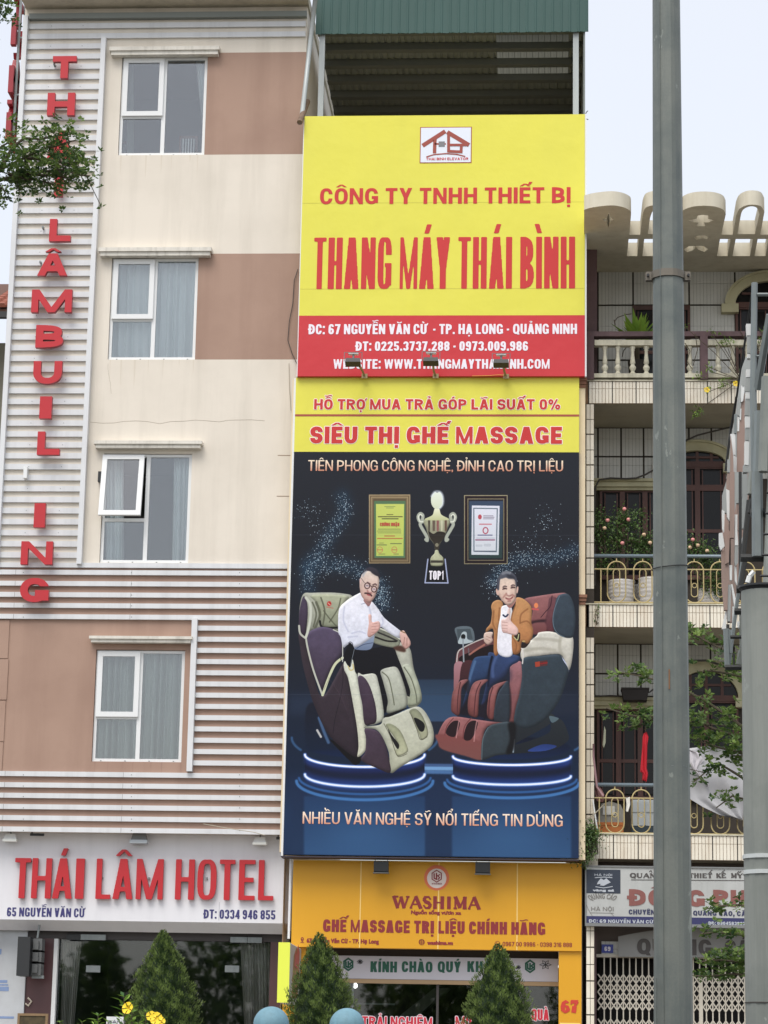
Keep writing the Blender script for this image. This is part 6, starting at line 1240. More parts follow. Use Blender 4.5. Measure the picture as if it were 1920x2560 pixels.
m_bal = mat('baluster_paint', (208, 203, 182), .85, blotch=.5, dirt=(110, 104, 88), streak=.35, scale=4)
m_ygate = mat('mustard_paint', (182, 166, 118), .6, blotch=.3, dirt=(130, 100, 60))
m_bpipe = mat('blue_grey_pipe', (118, 132, 140), .5, metal=.2, blotch=.3)
h69 = thing('balcony_house', (avg(E0, E1), 0, 0), 'tiled house with three balconies behind the grey lamp post, right of the billboards', 'house')
lev = []                                                        # balcony fascias: top, bottom
for c, a, b in ((r2, 185, 377), (r3, 388, 582), (r4, 438, 650)):
    lev.append((W(*c(400, a))[1], W(*c(400, b))[1]))
zs1 = W(*r1(400, 970), IY)[1]                                   # roof slab underside at the wall
# body
bw = MB(); zsl = [l for l in lev]
bw.box(E0, E1, IY + .02, IY + .2, 0.1, zs1 + .3).box(E0, E1, 8, 8.2, 0, zs1 + .3)
part('wall', bw, m_grout, h69)
for (t, b) in lev: part('floor_slab', MB().box(E0 + .001, E1, .03, IY + .019, b + .004, t - .02), m_slab, h69)
tp = {}
def tile_mesh(w, h, d=.010, nm='tile', mt=None):
    key = (round(w, 3), round(h, 3), mt.name)
    if key not in tp: e = .002; tp[key] = MB().add([(-w / 2, 0, 0), (w / 2, 0, 0), (w / 2, 0, h), (-w / 2, 0, h), (-w / 2 + e, -d, e), (w / 2 - e, -d, e), (w / 2 - e, -d, h - e), (-w / 2 + e, -d, h - e)], [(4, 5, 6, 7), (0, 1, 5, 4), (1, 2, 6, 5), (2, 3, 7, 6), (3, 0, 4, 7), (0, 3, 2, 1)]).mesh(nm, mt)
    return tp[key]
# fascia tiles: seven narrow tiles to each panel, a short row over a tall row
for li, (t, b) in enumerate(lev):
    fs_o = part('fascia', MB().box(E0 + .001, E1, .0, .029, b, t), m_grout2, h69)
    pw = W(*r2(517, 300))[0] - W(*r2(312, 300))[0]; xs_ = W(*r2(312, 300))[0]; k0 = -2; tw = pw / 7
    top_h = (t - b) * .33
    for p in range(-1, 8):
        for q in range(7):
            xc = xs_ + p * pw + (q + .5) * tw * .985 + .006
            if xc - tw / 2 < E0 + .01 or xc > E1 - .05: continue
            part('tile', tile_mesh(tw - .006, top_h - .006, mt=m_tile), None, fs_o, (xc, -.0005, t - top_h))
            part('tile', tile_mesh(tw - .006, (t - b) - top_h - .008, mt=m_tile), None, fs_o, (xc, -.0005, b + .004))
    for p in range(-1, 8):
        xj_ = xs_ + p * pw + .004
        if xj_ > E0 + .02: part('panel_joint', MB().box(xj_ - .009, xj_ + .009, -.012, -.0003, b, t), m_grout, fs_o)
    part('drip_edge', MB().box(E0 + .001, E1, -.03, .03, t + .001, t + .022), m_bal, h69)
# left tiled pillar
xpl0, xpl1 = W(*r2(88, 1200))[0], W(*r2(156, 1200))[0]; xpl0 = max(xpl0, E0 + .002)
pil = part('pillar', MB().box(xpl0, xpl1, .0, .3, .12, lev[0][1] - .002), m_grout, h69)
zz = lev[0][1] - .01; hh = (W(*r2(120, 635))[1] - W(*r2(120, 900))[1]) / 2; k = 0; pwid = (xpl1 - xpl0) / 2
while zz - hh > .15:
    if not any(b < zz < t + .02 or b < zz - hh < t for t, b in lev[1:]):
        for s in (0, 1):
            part('tile', tile_mesh(pwid - .006, hh - (.022 if k % 2 else .008), mt=m_tile), None, pil, (xpl0 + pwid * (s + .5), -.0005, zz - hh + (.016 if k % 2 else .004)))
    zz -= hh; k += 1
# inner wall panels
def inner_tiles(xlines, zlines, c, zmin, zmax, holes=()):
    X = [W(*c(x, 900), IY)[0] for x in xlines]; Z = [W(*c(600, z), IY)[1] for z in zlines]
    for i in range(len(X) - 1):
        for j in range(len(Z) - 1):
            x0, x1 = X[i] + .014, X[i + 1] - .014; z1, z0 = Z[j] - .014, Z[j + 1] + .014
            if x1 < E0 or any(a < avg(x0, x1) < b and e < avg(z0, z1) < f for a, b, e, f in holes): continue
            x0 = max(x0, E0 + .01)
            n = max(1, round((x1 - x0) / .062)); mb = MB(); w = (x1 - x0) / n
            rows = 2 if z1 - z0 > .3 else 1; zz = [z0, z0 + (z1 - z0) * .62, z1] if rows == 2 else [z0, z1]
            for r in range(rows):
                for q in range(n): mb.box(x0 + q * w + .002, x0 + (q + 1) * w - .002, IY - .004, IY + .019, zz[r] + .002, zz[r + 1] - .002)
            part('tile_panel', mb, m_tilein, h69)
inner_tiles((-20, 188, 492, 735, 975, 1370, 1640, 1900, 2200), (955, 1255, 1730, 1900), r1, 0, 0)
inner_tiles((-20, 190, 390, 585, 780, 978, 1172, 1370, 1570, 1770, 1970, 2200), (585, 836, 1030), r2, 0, 0)
inner_tiles((-30, 160, 360, 560, 760, 962, 1163, 1366, 1570, 1770, 2000), (725, 985, 1180), r3, 0, 0)
def frame_opening(c, xa, xb, yt, yb, arch=None, cols=2, mould=True, Yo=IY, transom=None):
    """dark joinery with panes; optional arched head"""
    x0, z1 = W(*c(xa, yt), Yo - .02); x1, _ = W(*c(xb, yt), Yo - .02); _, z0 = W(*c(xa, yb), Yo - .02)
    wn = part('door' if arch else 'window', MB().box(x0, x1, Yo - .02, Yo + .015, z0, z1), m_dark, h69)
    cw = (x1 - x0) / cols; f = MB()
    for i in range(cols + 1): X = x0 + i * cw; f.box(max(x0, X - .045), min(x1, X + .045), Yo - .06, Yo - .021, z0, z1)
    for zz_, hw in ((z1 - .04, .04), (z0 + (z1 - z0) * .42, .03), (z0 + .04, .04)): f.box(x0 + .046, x1 - .046, Yo - .055, Yo - .022, zz_ - hw, zz_ + hw)
    for i in range(cols): f.box(x0 + i * cw + .08, x0 + i * cw + .1, Yo - .05, Yo - .023, z0 + .1, z1 - .1).box(x0 + (i + 1) * cw - .1, x0 + (i + 1) * cw - .08, Yo - .05, Yo - .023, z0 + .1, z1 - .1)
    if transom: zt__ = W(*c(600, transom), Yo - .02)[1]; f.box(x0 + .046, x1 - .046, Yo - .062, Yo - .022, zt__ - .06, zt__ + .05)
    part('frame', f, m_wood, wn)
    for i in range(cols): part('pane', MB().box(x0 + i * cw + .101, x0 + (i + 1) * cw - .101, Yo - .034, Yo - .028, z0 + .12, z1 - .12), m_darkglass, wn)
    if arch:
        xc, r_ = (x0 + x1) / 2, (x1 - x0) / 2; ry = arch; n = 28
        half = [(xc + r_ * math.cos(math.pi * i / n), z1 + ry * math.sin(math.pi * i / n)) for i in range(n + 1)]
        part('fanlight', MB().front([half], Yo - .03, .04), m_darkglass, wn)
        g = MB().box(x0, x1, Yo - .07, Yo - .031, z1 - .05, z1 + .05)
        for a in (.25, .5, .75): X = x0 + (x1 - x0) * a; hgt = ry * math.sqrt(max(0, 1 - ((X - xc) / r_) ** 2)); g.box(X - .025, X + .025, Yo - .065, Yo - .0315, z1 + .051, z1 + hgt)
        g.box(x0 + .12, x1 - .12, Yo - .06, Yo - .0316, z1 + ry * .45, z1 + ry * .45 + .04); part('fan_bars', g, m_wood, wn)
        o = [(xc + (r_ + .15) * math.cos(math.pi * i / n), z1 + (ry + .15) * math.sin(math.pi * i / n)) for i in range(n + 1)]; inn = list(reversed(half))
        part('arch_moulding', MB().front([o + inn], Yo - .13, .15), m_lin, wn)
        o2 = [(xc + (r_ + .19) * math.cos(math.pi * i / n), z1 + (ry + .19) * math.sin(math.pi * i / n)) for i in range(n + 1)]; o1 = [(xc + (r_ + .15) * math.cos(math.pi * i / n), z1 + (ry + .15) * math.sin(math.pi * i / n)) for i in range(n, -1, -1)]
        part('arch_lip', MB().front([o2 + o1], Yo - .17, .18), m_lin, wn)
        for s in (-1, 1): X = xc + s * (r_ + .10); part('arch_foot', MB().box(X - .15, X + .15, Yo - .16, Yo - .001, z1 - .16, z1 - .003), m_lin, wn)
    elif mould:
        part('lintel_moulding', MB().box(x0 - .12, x1 + .1, Yo - .16, Yo - .021, z1 + .001, z1 + .09).box(x0 - .06, x1 + .06, Yo - .11, Yo - .0211, z1 - .05, z1).box(x0 - .16, x1 + .14, Yo - .2, Yo - .0212, z1 + .091, z1 + .14), m_lin, wn)
    return wn
m_darkglass = mat('dark_pane', (26, 26, 27), .1, spec=.2)
frame_opening(r1, 492, 985, 1262, 1960, cols=2, mould=False)
frame_opening(r1, 1375, 1985, 1258, 1960, arch=.43, cols=2)
frame_opening(r2, 205, 790, 1108, 1900, cols=3)
frame_opening(r2, 800, 1292, 905, 1900, arch=.235, cols=2, transom=1105)
frame_opening(r3, 180, 740, 1265, 2080, cols=3)
frame_opening(r3, 850, 1400, 1195, 2080, arch=.47, cols=2)
# maroon column and upper balustrade
xm0, xm1 = W(*r1(90, 1000), .05)[0], W(*r1(185, 1000), .05)[0]; xm0 = max(xm0, E0 + .003)
ztr0, ztr1 = W(*r1(300, 1527), -.02)[1], W(*r1(300, 1486), -.02)[1]
part('column', MB().box(xm0, xm1, .35, .7, lev[0][0] + .03, zs1 + .02), m_purp, h69)
bl = thing('balustrade', (avg(E0, E1), 0, lev[0][0] + .02), 'maroon and cream balustrade with turned balusters on the top balcony', 'railing')
part('handrail', MB().box(E0 + .003, E1, -.06, .12, ztr0, ztr1), m_purp, bl)
zc1_, zc0_ = W(*r1(300, 1560), 0)[1], W(*r1(300, 1606), 0)[1]; zb1_, zb0_ = W(*r1(300, 1850), 0)[1], W(*r1(300, 1885), 0)[1]
part('top_rail', MB().box(W(*r1(160, 1580))[0], E1 - .01, -.04, .1, zc0_, zc1_), m_bal, bl)
part('bottom_rail', MB().box(W(*r1(150, 1860))[0], E1 - .01, -.05, .1, zb0_, zb1_), m_bal, bl)
for a, b in ((90, 155), (1072, 1138), (2050, 2116)):
    X0, X1 = max(W(*r1(a, 1700))[0], E0 + .003), W(*r1(b, 1700))[0]; part('post', MB().box(X0, X1, -.07, .14, lev[0][0] + .024, ztr0 - .001), m_purp, bl)
hb = zc0_ - zb1_
prof = [(.042, 0), (.042, .06), (.03, .08), (.028, .12), (.05, .2), (.052, .26), (.03, .33), (.03, .36), (.042, .40), (.036, .5), (.026, .7), (.024, .82), (.034, .86), (.028, .89), (.044, .93), (.044, 1.0)]
bme = MB().lathe([(r * 1.12, z * hb) for r, z in prof], 12).mesh('baluster', m_bal, True)
for x in (250, 362, 490, 608, 730, 855, 985, 1228, 1355, 1480, 1600, 1720, 1850, 1970): part('baluster', bme, None, bl, (W(*r1(x, 1750))[0], .03, zb1_))
# roof slab with rounded tongues and pierced openings
zb_slab = zs1; th = .25
def RP(pts): return [WZ(*r1(*p), zb_slab) for p in pts]
outer = [(70, 970), (70, 430), (150, 408), (300, 392), (400, 405), (465, 436), (476, 470), (460, 645), (555, 645), (576, 470), (600, 415), (660, 392), (730, 390), (790, 412), (812, 470), (795, 645), (890, 645), (905, 480), (925, 436), (1000, 405), (1100, 395), (1200, 402), (1270, 428), (1294, 470), (1255, 645),
         (1355, 645), (1384, 480), (1410, 425), (1470, 392), (1540, 386), (1600, 402), (1628, 450), (1592, 645), (1690, 645), (1725, 470), (1760, 425), (1900, 395), (2050, 410), (2120, 470), (2080, 645), (2300, 645), (2300, 970)]
holes = [[(620, 645), (640, 500), (665, 440), (710, 425), (755, 445), (770, 500), (752, 645)], [(1395, 645), (1420, 500), (1440, 435), (1500, 402), (1560, 412), (1585, 470), (1545, 645)]]
rowx = [(455, 545), (590, 752), (795, 885), (1245, 1337), (1380, 1530), (1570, 1665), (1900, 2050)]
for a, b in rowx: sl = (b - a); holes.append([(a, 683), (b, 683), (b - 16 - (a > 1200) * 12, 830), (a - 16 - (a > 1200) * 12, 830)])
holes += [[(284, 455), (300, 500), (330, 515), (300, 525), (280, 582), (262, 530), (222, 515), (262, 500)],
          [(975, 520), (1040, 508), (1052, 480), (1100, 474), (1150, 482), (1140, 508), (1192, 520), (1150, 538), (1105, 540), (1118, 572), (1032, 572), (1060, 540), (1010, 538)],
          [(1018, 668), (1050, 655), (1110, 652), (1146, 666), (1135, 684), (1085, 676), (1040, 690)], [(932, 772), (975, 745), (1040, 742), (1100, 742), (1142, 770), (1110, 795), (1060, 775), (1035, 758), (1010, 780), (960, 796)]]
# rounded tongues end on the cross beam: loops are cut by their own openings
sl = MB()
def soften(p, y_keep=645):
    out = []; n = len(p)
    for i in range(n):
        a, b, c, e = p[i - 1], p[i], p[(i + 1) % n], p[(i + 2) % n]
        if b[1] < 480 and c[1] < 480 or (b[1] < 600 and c[1] < 600):
            for j in range(5):
                t = j / 5; a_ = a if a[1] < 600 else b; e_ = e if e[1] < 600 else c
                out.append(tuple(.5 * ((2 * b[k]) + (-a_[k] + c[k]) * t + (2 * a_[k] - 5 * b[k] + 4 * c[k] - e_[k]) * t * t + (-a_[k] + 3 * b[k] - 3 * c[k] + e_[k]) * t ** 3) for k in (0, 1)))
        else: out.append(b)
    return out
outer = soften(outer); holes[0] = soften(holes[0]); holes[1] = soften(holes[1])
oo = RP(outer); hh_ = [RP(h) for h in holes]
hh_[0] = RP([(x, min(y, 640)) for x, y in holes[0]]); hh_[1] = RP([(x, min(y, 640)) for x, y in holes[1]])
sl.plan([oo] + hh_, zb_slab, th)
m_roofc = mat('roof_concrete_paint', (208, 202, 184), .85, blotch=.3, dirt=(150, 138, 112), streak=.25)
part('roof', sl, m_roofc, h69)
part('parapet', MB().box(W(*r1(88, 300), -.4)[0] - .25, W(*r1(118, 300), -.4)[0], .0, 1.2, zb_slab + .02, zb_slab + th + .35), m_purp, h69)
# mustard loop railings of the lower balconies
def loop_railing(c, ytop, ybar, ybot, xs_, label, bx0, bx1):
    Y = .02; zt_ = W(*c(400, ytop), Y)[1]; zbar = W(*c(400, ybar), Y)[1]; z0 = W(*c(400, ybot), Y)[1]
    X0, X1 = W(*c(bx0, ybar), Y)[0], W(*c(bx1, ybar), Y)[0]
    t = thing('loop_railing', (avg(X0, X1), Y, z0), label, 'railing')
    part('rail', MB().tube([(X0, Y, zbar), (X1, Y, zbar)], .012, 6), m_ygate, t); part('rail', MB().tube([(X0, Y, z0), (X1, Y, z0)], .014, 6), m_ygate, t)
    def stadium(w, za, zb): 
        r = w / 2; p = [(-r, Y, za + r), (-r, Y, zb - r)] + [(-r * math.cos(math.pi * i / 10), Y, zb - r + r * math.sin(math.pi * i / 10)) for i in range(1, 10)] + [(r, Y, zb - r), (r, Y, za + r)] + [(r * math.cos(math.pi * i / 10), Y, za + r - r * math.sin(math.pi * i / 10)) for i in range(1, 10)]
        return p + [p[0], p[1]]
    sc = (W(*c(500, ybar), Y)[0] - W(*c(400, ybar), Y)[0]) / 100
    big = MB().tube(stadium(158 * sc, 0, zt_ - z0), .0115, 6, caps=False); sm_ = MB().tube(stadium(56 * sc, .1, zbar - z0 + .001), .009, 6, caps=False); zm = (zbar - z0) * .52; ring = MB().tube([(20 * sc * math.cos(math.pi * i / 8), Y, zm + 20 * sc * math.sin(math.pi * i / 8)) for i in range(18)], .008, 5, caps=False)
    fin = MB().tube([(0, Y, zt_ - z0), (0, Y, zt_ - z0 + .05)], [.012, .006], 6)
    for mb in (big, sm_, ring, fin): mb.v = [(x, y - Y, z) for x, y, z in mb.v]
    ms = [big.mesh('loop', m_ygate, True), sm_.mesh('inner_loop', m_ygate, True), ring.mesh('ring', m_ygate, True), fin.mesh('finial', m_ygate)]
    for x in xs_:
        X = W(*c(x, ybar), Y)[0]
        for me, nm in zip(ms, ('loop', 'inner_loop', 'ring', 'finial')): part(nm, me, None, t, (X, Y, z0))
    for x in (xs_[0] - 135, xs_[0] - 170 if 0 else xs_[0] - 135): pass
    X = W(*c(xs_[0] - 135, ybar), Y)[0]; part('upright', MB().tube([(X, Y, z0), (X, Y, zbar)], .011, 6), m_ygate, t)
loop_railing(r2, 1740, 1808, 2095, (350, 577, 802, 1022, 1242, 1465, 1690), 'mustard looped iron railing on the middle balcony in front of white pots', 155, 1900)
loop_railing(r4, 48, 122, 425, (336, 563, 790, 1018, 1245, 1470, 1690), 'mustard looped iron railing on the lowest balcony in front of the grey tarpaulin', 140, 1900)
for c, y, lb in ((r2, 1692, 'grey pipe handrail above the middle balcony railing'), (r3, 1940, 'blue grey pipe handrail above the lowest balcony railing')):
    X0, Z = W(*c(155, y), .1); X1 = W(*c(1900, y), .1)[0]; solo('handrail_pipe', MB().tube([(X0, .1, Z), (X1, .1, Z)], .032, 8), m_bpipe, lb, 'handrail', smooth=True)
# ------------------------------------------------------------------ ground floor of number 69
SYr = -.12
xa, xb, za, zb_ = rect(r4, 65, 718, 1450, 1220, SYr); xb = E1 - .1
ad_ = thing('advert_sign', (avg(xa, xb), SYr, za), 'weathered white signboard with brown letters ĐÔNG PH on the balcony house', 'sign')
xa = max(xa, XC + .01)
part('board', MB().box(xa, xb, SYr, SYr + .1, za + .02, zb_), mat('old_white_board', (178, 180, 178), .6, blotch=.35, dirt=(140, 142, 138), streak=.3), ad_)
part('frame', MB().box(xa - .0, xb, SYr - .02, SYr - .0015, zb_ - .012, zb_ + .012).box(xa, xa + .022, SYr - .02, SYr - .0016, za + .02, zb_ - .0125).box(xa, xb, SYr - .021, SYr + .1, za - .03, za + .019), mat('frame_grey', (120, 122, 122), .5), ad_)
TS = SYr - .001
x0, x1, z0, z1 = rect(r4, 70, 1150, 1450, 1212, SYr); part('navy_strip', MB().box(xa + .023, xb, SYr - .004, SYr - .0005, z0, z1), mat('navy_strip', (46, 48, 92), .5), ad_)
x0, x1, z0, z1 = rect(r4, 88, 740, 384, 945, SYr); part('navy_square', MB().box(x0, x1, SYr - .004, SYr - .0005, z0, z1), mat('navy_square', (44, 52, 66), .5), ad_)
m_gw = mat('faded_white_print', (176, 182, 190), .6); m_gdk = mat('dark_letter', (76, 72, 70), .6); m_brl = mat('brown_letter', (132, 82, 76), .6, blotch=.3); m_nv = mat('navy_letter', (50, 54, 84), .6)
write('lettering', 'HÀ NỘI', r4, 160, 312, 776, 795, TS - .004, m_gw, ad_, .004, 1.1)
write('lettering', 'vàng cá', r4, 145, 330, 908, 930, TS - .004, m_gw, ad_, .006, 1.1)
fm = MB(); stroke(r4, [(165, 810), (240, 804), (312, 810)], .012, TS - .004, fm); stroke(r4, [(170, 888), (240, 898), (315, 886)], .012, TS - .004, fm)
fm.front([P2(r4, [(190, 845), (215, 815), (240, 830), (262, 815), (300, 850), (262, 868), (240, 880), (205, 876), (215, 862), (180, 868)], SYr)], TS - .0075, .003); part('fish_mark', fm, m_gw, ad_)
for wd, a, b, wds in (('QUANG', 468, 745, None), ('CAO', 790, 940, None), ('THIET', 976, 1176, [1, 1, .5, 1, 1]), ('KE', 1212, 1296, None), ('MY', 1340, 1440, None), ('THUAT', 1490, 1700, None)):
    serif(wd, r4, a, b, 773, 810, TS, m_gdk, ad_, .026, .010, wds)
ac = MB(); 
for pts in ([(635, 757), (648, 748), (656, 762)], [(1150, 770), (1160, 758), (1170, 770)], [(1165, 752), (1176, 744)], [(1258, 768), (1268, 756), (1278, 768)], [(1276, 752), (1284, 744)], [(1395, 766), (1405, 756), (1415, 764), (1426, 754)], [(905, 762), (915, 750)]): stroke(r4, pts, .014, TS, ac)
stroke(r4, [(478, 828), (1700, 836)], .012, TS, ac); part('accent_mark', ac, m_gdk, ad_)
lo = rect(r4, 458, 905, 668, 1050, SYr)
write('lettering', 'ĐÔNG', r4, 458, 1112, 912, 1056, TS, m_brl, ad_, .042, 1.06, .006)
write('lettering', 'PH', r4, 1185, 1475, 915, 1060, TS, m_brl, ad_, .042, 1.06, .006)
write('lettering', 'CHUYÊN LÀM', r4, 455, 820, 1086, 1129, TS, m_nv, ad_, .011, 1.06)
write('lettering', 'QUẢNG CÁO, CẮT CHỮ', r4, 1012, 1640, 1098, 1140, TS, m_nv, ad_, .011, 1.06)
write('lettering', 'ĐC: 69 NGUYỄN VĂN CỪ TP', r4, 113, 740, 1173, 1202, TS - .004, m_gw, ad_, .007, 1.12)
write('lettering', 'DĐ: 0904583987', r4, 1145, 1462, 1190, 1218, TS - .004, m_gw, ad_, .007, 1.12)
# arched QUẢNG CÁO over HÀ NỘI
cxx, czz = W(*r4(228, 1130), SYr); rad = abs(W(*r4(228, 990), SYr)[1] - czz)
k = 1 / 151 / 3.456
lm_ = MB(); cs2 = contours('QUẢNG CÁO', 1.15); xs2 = [p[0] for c in cs2 for p in c]; a0, a1 = min(xs2), max(xs2); hc = caph('inter')
def bend(p):
    t = (p[0] - a0) / (a1 - a0); g = math.radians(118 - 56 * t * 1.0); rr = rad * 1.0 + p[1] / hc * 42 * k; ex = 1.55
    return (cxx + math.cos(g) * rr * ex, czz + math.sin(g) * rr)
cs2 = [[bend(p) for p in c] for c in cs2]
for g in thicken(cs2, .004, 42 * k, 22): lm_.front(g, TS - .003, .003)
part('lettering', lm_, mat('grey_letter', (120, 118, 114), .6), ad_)
write('lettering', 'HÀ NỘI', r4, 130, 325, 1062, 1097, TS, MATS['grey_letter'], ad_, .006, 1.1)
pm_ = MB(); stroke(r4, [(76, 1010), (105, 1080), (140, 1140)], .008, TS, pm_); stroke(r4, [(120, 1112), (325, 1116)], .008, TS, pm_); stroke(r4, [(325, 1140), (305, 1118)], .008, TS, pm_); part('rule_mark', pm_, MATS['grey_letter'], ad_)
# second, curved grey board below
Yq = .35
top = [(365, 1318), (500, 1290), (640, 1268), (800, 1254), (1000, 1246), (1200, 1242), (1450, 1240), (1900, 1248)]
q = P2(r4, [(365, 1492)] + top + [(1900, 1505)], Yq); gb = thing('curved_sign', (q[0][0], Yq, q[0][1]), 'grey curved-top signboard with large dark letters above the folding gate', 'sign')
part('board', MB().front([q], Yq, .06), mat('old_grey_board', (138, 138, 136), .7, blotch=.3, dirt=(110, 110, 106)), gb)
write('lettering', 'QUẢNG', r4, 528, 1172, 1340, 1476, Yq - .001, m_gdk, gb, .036, 1.06, .006)
write('lettering', 'CÁO', r4, 1285, 1620, 1350, 1480, Yq - .001, m_gdk, gb, .036, 1.06, .006)
# wall above gate and number plate
zg1 = W(*r4(400, 1500), .5)[1]; xg0 = W(*r4(185, 1700), .5)[0]
part('lintel', MB().box(E0 + .01, E1, .56, .8, zg1, lev[2][1] + .003), mat('brown_grey_lintel', (104, 94, 88), .85, blotch=.3), h69)
x0, x1, z0, z1 = rect(r4, 220, 1360, 366, 1492, .5); npl = thing('number_plate', (x0, .5, z0), 'blue house number plate 69 on white tiles at the left of the folding gate', 'number plate')
tm = MB()
for i in range(4):
    for j in range(2): tm.box(x0 + (x1 - x0) * i / 4 + .002, x0 + (x1 - x0) * (i + 1) / 4 - .002, .5, .558, z0 + (z1 - z0) * j / 2 + .002, z0 + (z1 - z0) * (j + 1) / 2 - .002)
part('tile_backing', tm, m_tilein, npl)
x0, x1, z0, z1 = rect(r4, 222, 1386, 322, 1459, .49); part('plate', MB().box(x0, x1, .485, .4995, z0, z1), mat('enamel_blue', (48, 62, 150), .35), npl)
write('lettering', '69', r4, 246, 298, 1405, 1443, .484, m_whitet, npl, .008, 1)
# folding gate
gt = thing('folding_gate', (W(*r4(700, 1700), .5)[0], .5, .12), 'cream steel folding lattice gate across the ground floor of the balcony house', 'gate')
m_gate = mat('cream_gate_paint', (196, 190, 176), .6, blotch=.3, dirt=(140, 128, 110), streak=.2)
pitch = W(*r4(299, 1900), .5)[0] - W(*r4(244, 1900), .5)[0]
zl1, zl0 = W(*r4(400, 1645), .5)[1], W(*r4(400, 1955), .5)[1]; bar = MB().box(-.010, .010, -.012, .012, 0, zg1 - .12 - .002).mesh('upright', m_gate); nd = 4; dh = (zl1 - zl0) / nd
zig = MB()
lat = MB()
for i in range(nd):
    for s in (1, -1):
        a = Vector((-pitch / 2 * 1.0, 0, i * dh if s > 0 else (i + 1) * dh)); b = Vector((pitch / 2, 0, (i + 1) * dh if s > 0 else i * dh)); d = (b - a).normalized(); n_ = Vector((-d.z, 0, d.x)) * .010; yy_ = -.016 if s > 0 else -.022
        lat.poly([[(a.x - n_.x, a.z - n_.z), (b.x - n_.x, b.z - n_.z), (b.x + n_.x, b.z + n_.z), (a.x + n_.x, a.z + n_.z)]], lambda u, v, w: (u, yy_ + w, v), .004)
latm = lat.mesh('lattice_link', m_gate)
xg = W(*r4(244, 1900), .5)[0] - pitch; k = 0
while xg < E1 - .2:
    if k > 0: part('upright', bar, None, gt, (xg, .5, .12))
    part('lattice', latm, None, gt, (xg + pitch / 2, .5, zl0)); part('lattice', latm, None, gt, (xg + pitch / 2, .5, zl0 - (zl1 - zl0) * 1.25)) if k % 1 == 0 else None
    xg += pitch; k += 1
part('slam_post', MB().box(W(*r4(1062, 1900), .5)[0], W(*r4(1095, 1900), .5)[0], .46, .54, .12, zg1 - .3), m_gate, gt)
part('head_track', MB().box(E0 + .2, E1, .47, .53, zg1 - .002 + .003, zg1 + .05), m_gate, gt)
part('interior', MB().box(E0 + .25, E1, 1.3, 1.35, .12, zg1), m_dark, h69)
part('passage_side', MB().box(xg0 - .12, xg0 - .02, .3, 1.3, .12, zg1 + .4), m_purp, h69)
# wires, cloths, tarpaulin
def cable(c, pts, Y, r, lb, m_=None, cat='cable'): solo('cable', MB().tube([W3(*c(*p), Y) for p in pts], r, 6), m_ or m_wire, lb, cat, smooth=True)
cable(r2, [(165, 1950), (160, 1300), (170, 1090), (200, 1035), (300, 1020), (430, 1026), (520, 1020), (600, 990), (680, 945), (900, 730), (960, 690), (1050, 650), (1150, 625), (1250, 600), (1400, 565)], IY - .25, .016, 'black cable snaking over the lintel and arch of the middle balcony')
cable(r3, [(150, 1180), (300, 1172), (420, 1180), (540, 1178), (640, 1140), (700, 1090)], IY - .25, .014, 'black cable dipping over the planter trough on the lowest balcony')
cable(r3, [(960, 890), (1000, 870), (1120, 868), (1200, 890), (1300, 930), (1450, 965)], IY - .3, .02, 'thick black cable following the arch on the lowest balcony')
cable(r3, [(150, 1590), (150, 1700), (165, 1830), (180, 1960), (235, 2040)], .0, .02, 'faded pink cable hanging along the tiled pillar', mat('pink_cable', (150, 118, 122), .7))
cable(r4, [(45, 325), (120, 290), (180, 240), (250, 170)], -.05, .010, 'thin white line tied to the lowest balcony rail', m_wire_l)
solo('white_rod', MB().tube([W3(*r4(145, 140), -.04), W3(*r4(185, 405), -.04)], .014, 7), m_pvc, 'thin white rod leaning on the left end of the lowest balcony railing', 'rod')
def cloth(c, outline, Y, material, name, label, cat, fold=6, amp=.02, thick=.01):
    pts = P2(c, outline, Y); xs_ = [p[0] for p in pts]; zs_ = [p[1] for p in pts]; nx = 30; nz = 30; mb = MB(); idx = {}
    x0, x1, z0, z1 = min(xs_), max(xs_), min(zs_), max(zs_)
    # rows clipped to the outline so the cloth keeps its own edge
    rows = []
    for j in range(nz + 1):
        z = z0 + (z1 - z0) * (j / nz) * .9998 + 1e-5; cr = []
        for i in range(len(pts)):
            (ax, az), (bx, bz) = pts[i - 1], pts[i]
            if (az > z) != (bz > z): cr.append(ax + (bx - ax) * (z - az) / (bz - az))
        if len(cr) >= 2: rows.append((z, min(cr), max(cr)))
    vs = []
    for s in (0, 1):
        for z, a, b in rows:
            for i in range(nx + 1):
                u = i / nx; vs.append((a + (b - a) * u, Y + amp * math.sin(u * fold * 6.28 + z * 3) * (.4 + .6 * (z1 - z) / (z1 - z0)) + amp * .6 * math.sin(z * 9 + u * 4) + s * thick, z))
    K = len(rows) * (nx + 1); fs = []
    for j in range(len(rows) - 1):
        for i in range(nx): a = j * (nx + 1) + i; fs.append((a, a + 1, a + nx + 2, a + nx + 1)); fs.append((K + a, K + a + nx + 1, K + a + nx + 2, K + a + 1))
    mb.add(vs, fs); return solo(name, mb, material, label, cat, smooth=True)
cloth(r3, [(590, 1490), (612, 1485), (626, 1530), (615, 1600), (612, 1800), (625, 1850), (610, 1915), (572, 1910), (575, 1840), (555, 1830), (560, 1760), (572, 1620), (575, 1530)], .35, mat('red_cloth', (196, 38, 52), .9), 'red_cloth', 'red cloth hanging on the lowest balcony left of the lamp post', 'cloth', 2, .03)
cloth(r3, [(245, 1430), (258, 1470), (255, 1580), (240, 1625), (228, 1600), (238, 1500)], .5, mat('pale_rag', (170, 172, 150), .9), 'rag', 'small pale rag hanging in front of the lowest balcony window', 'cloth', 1, .01)
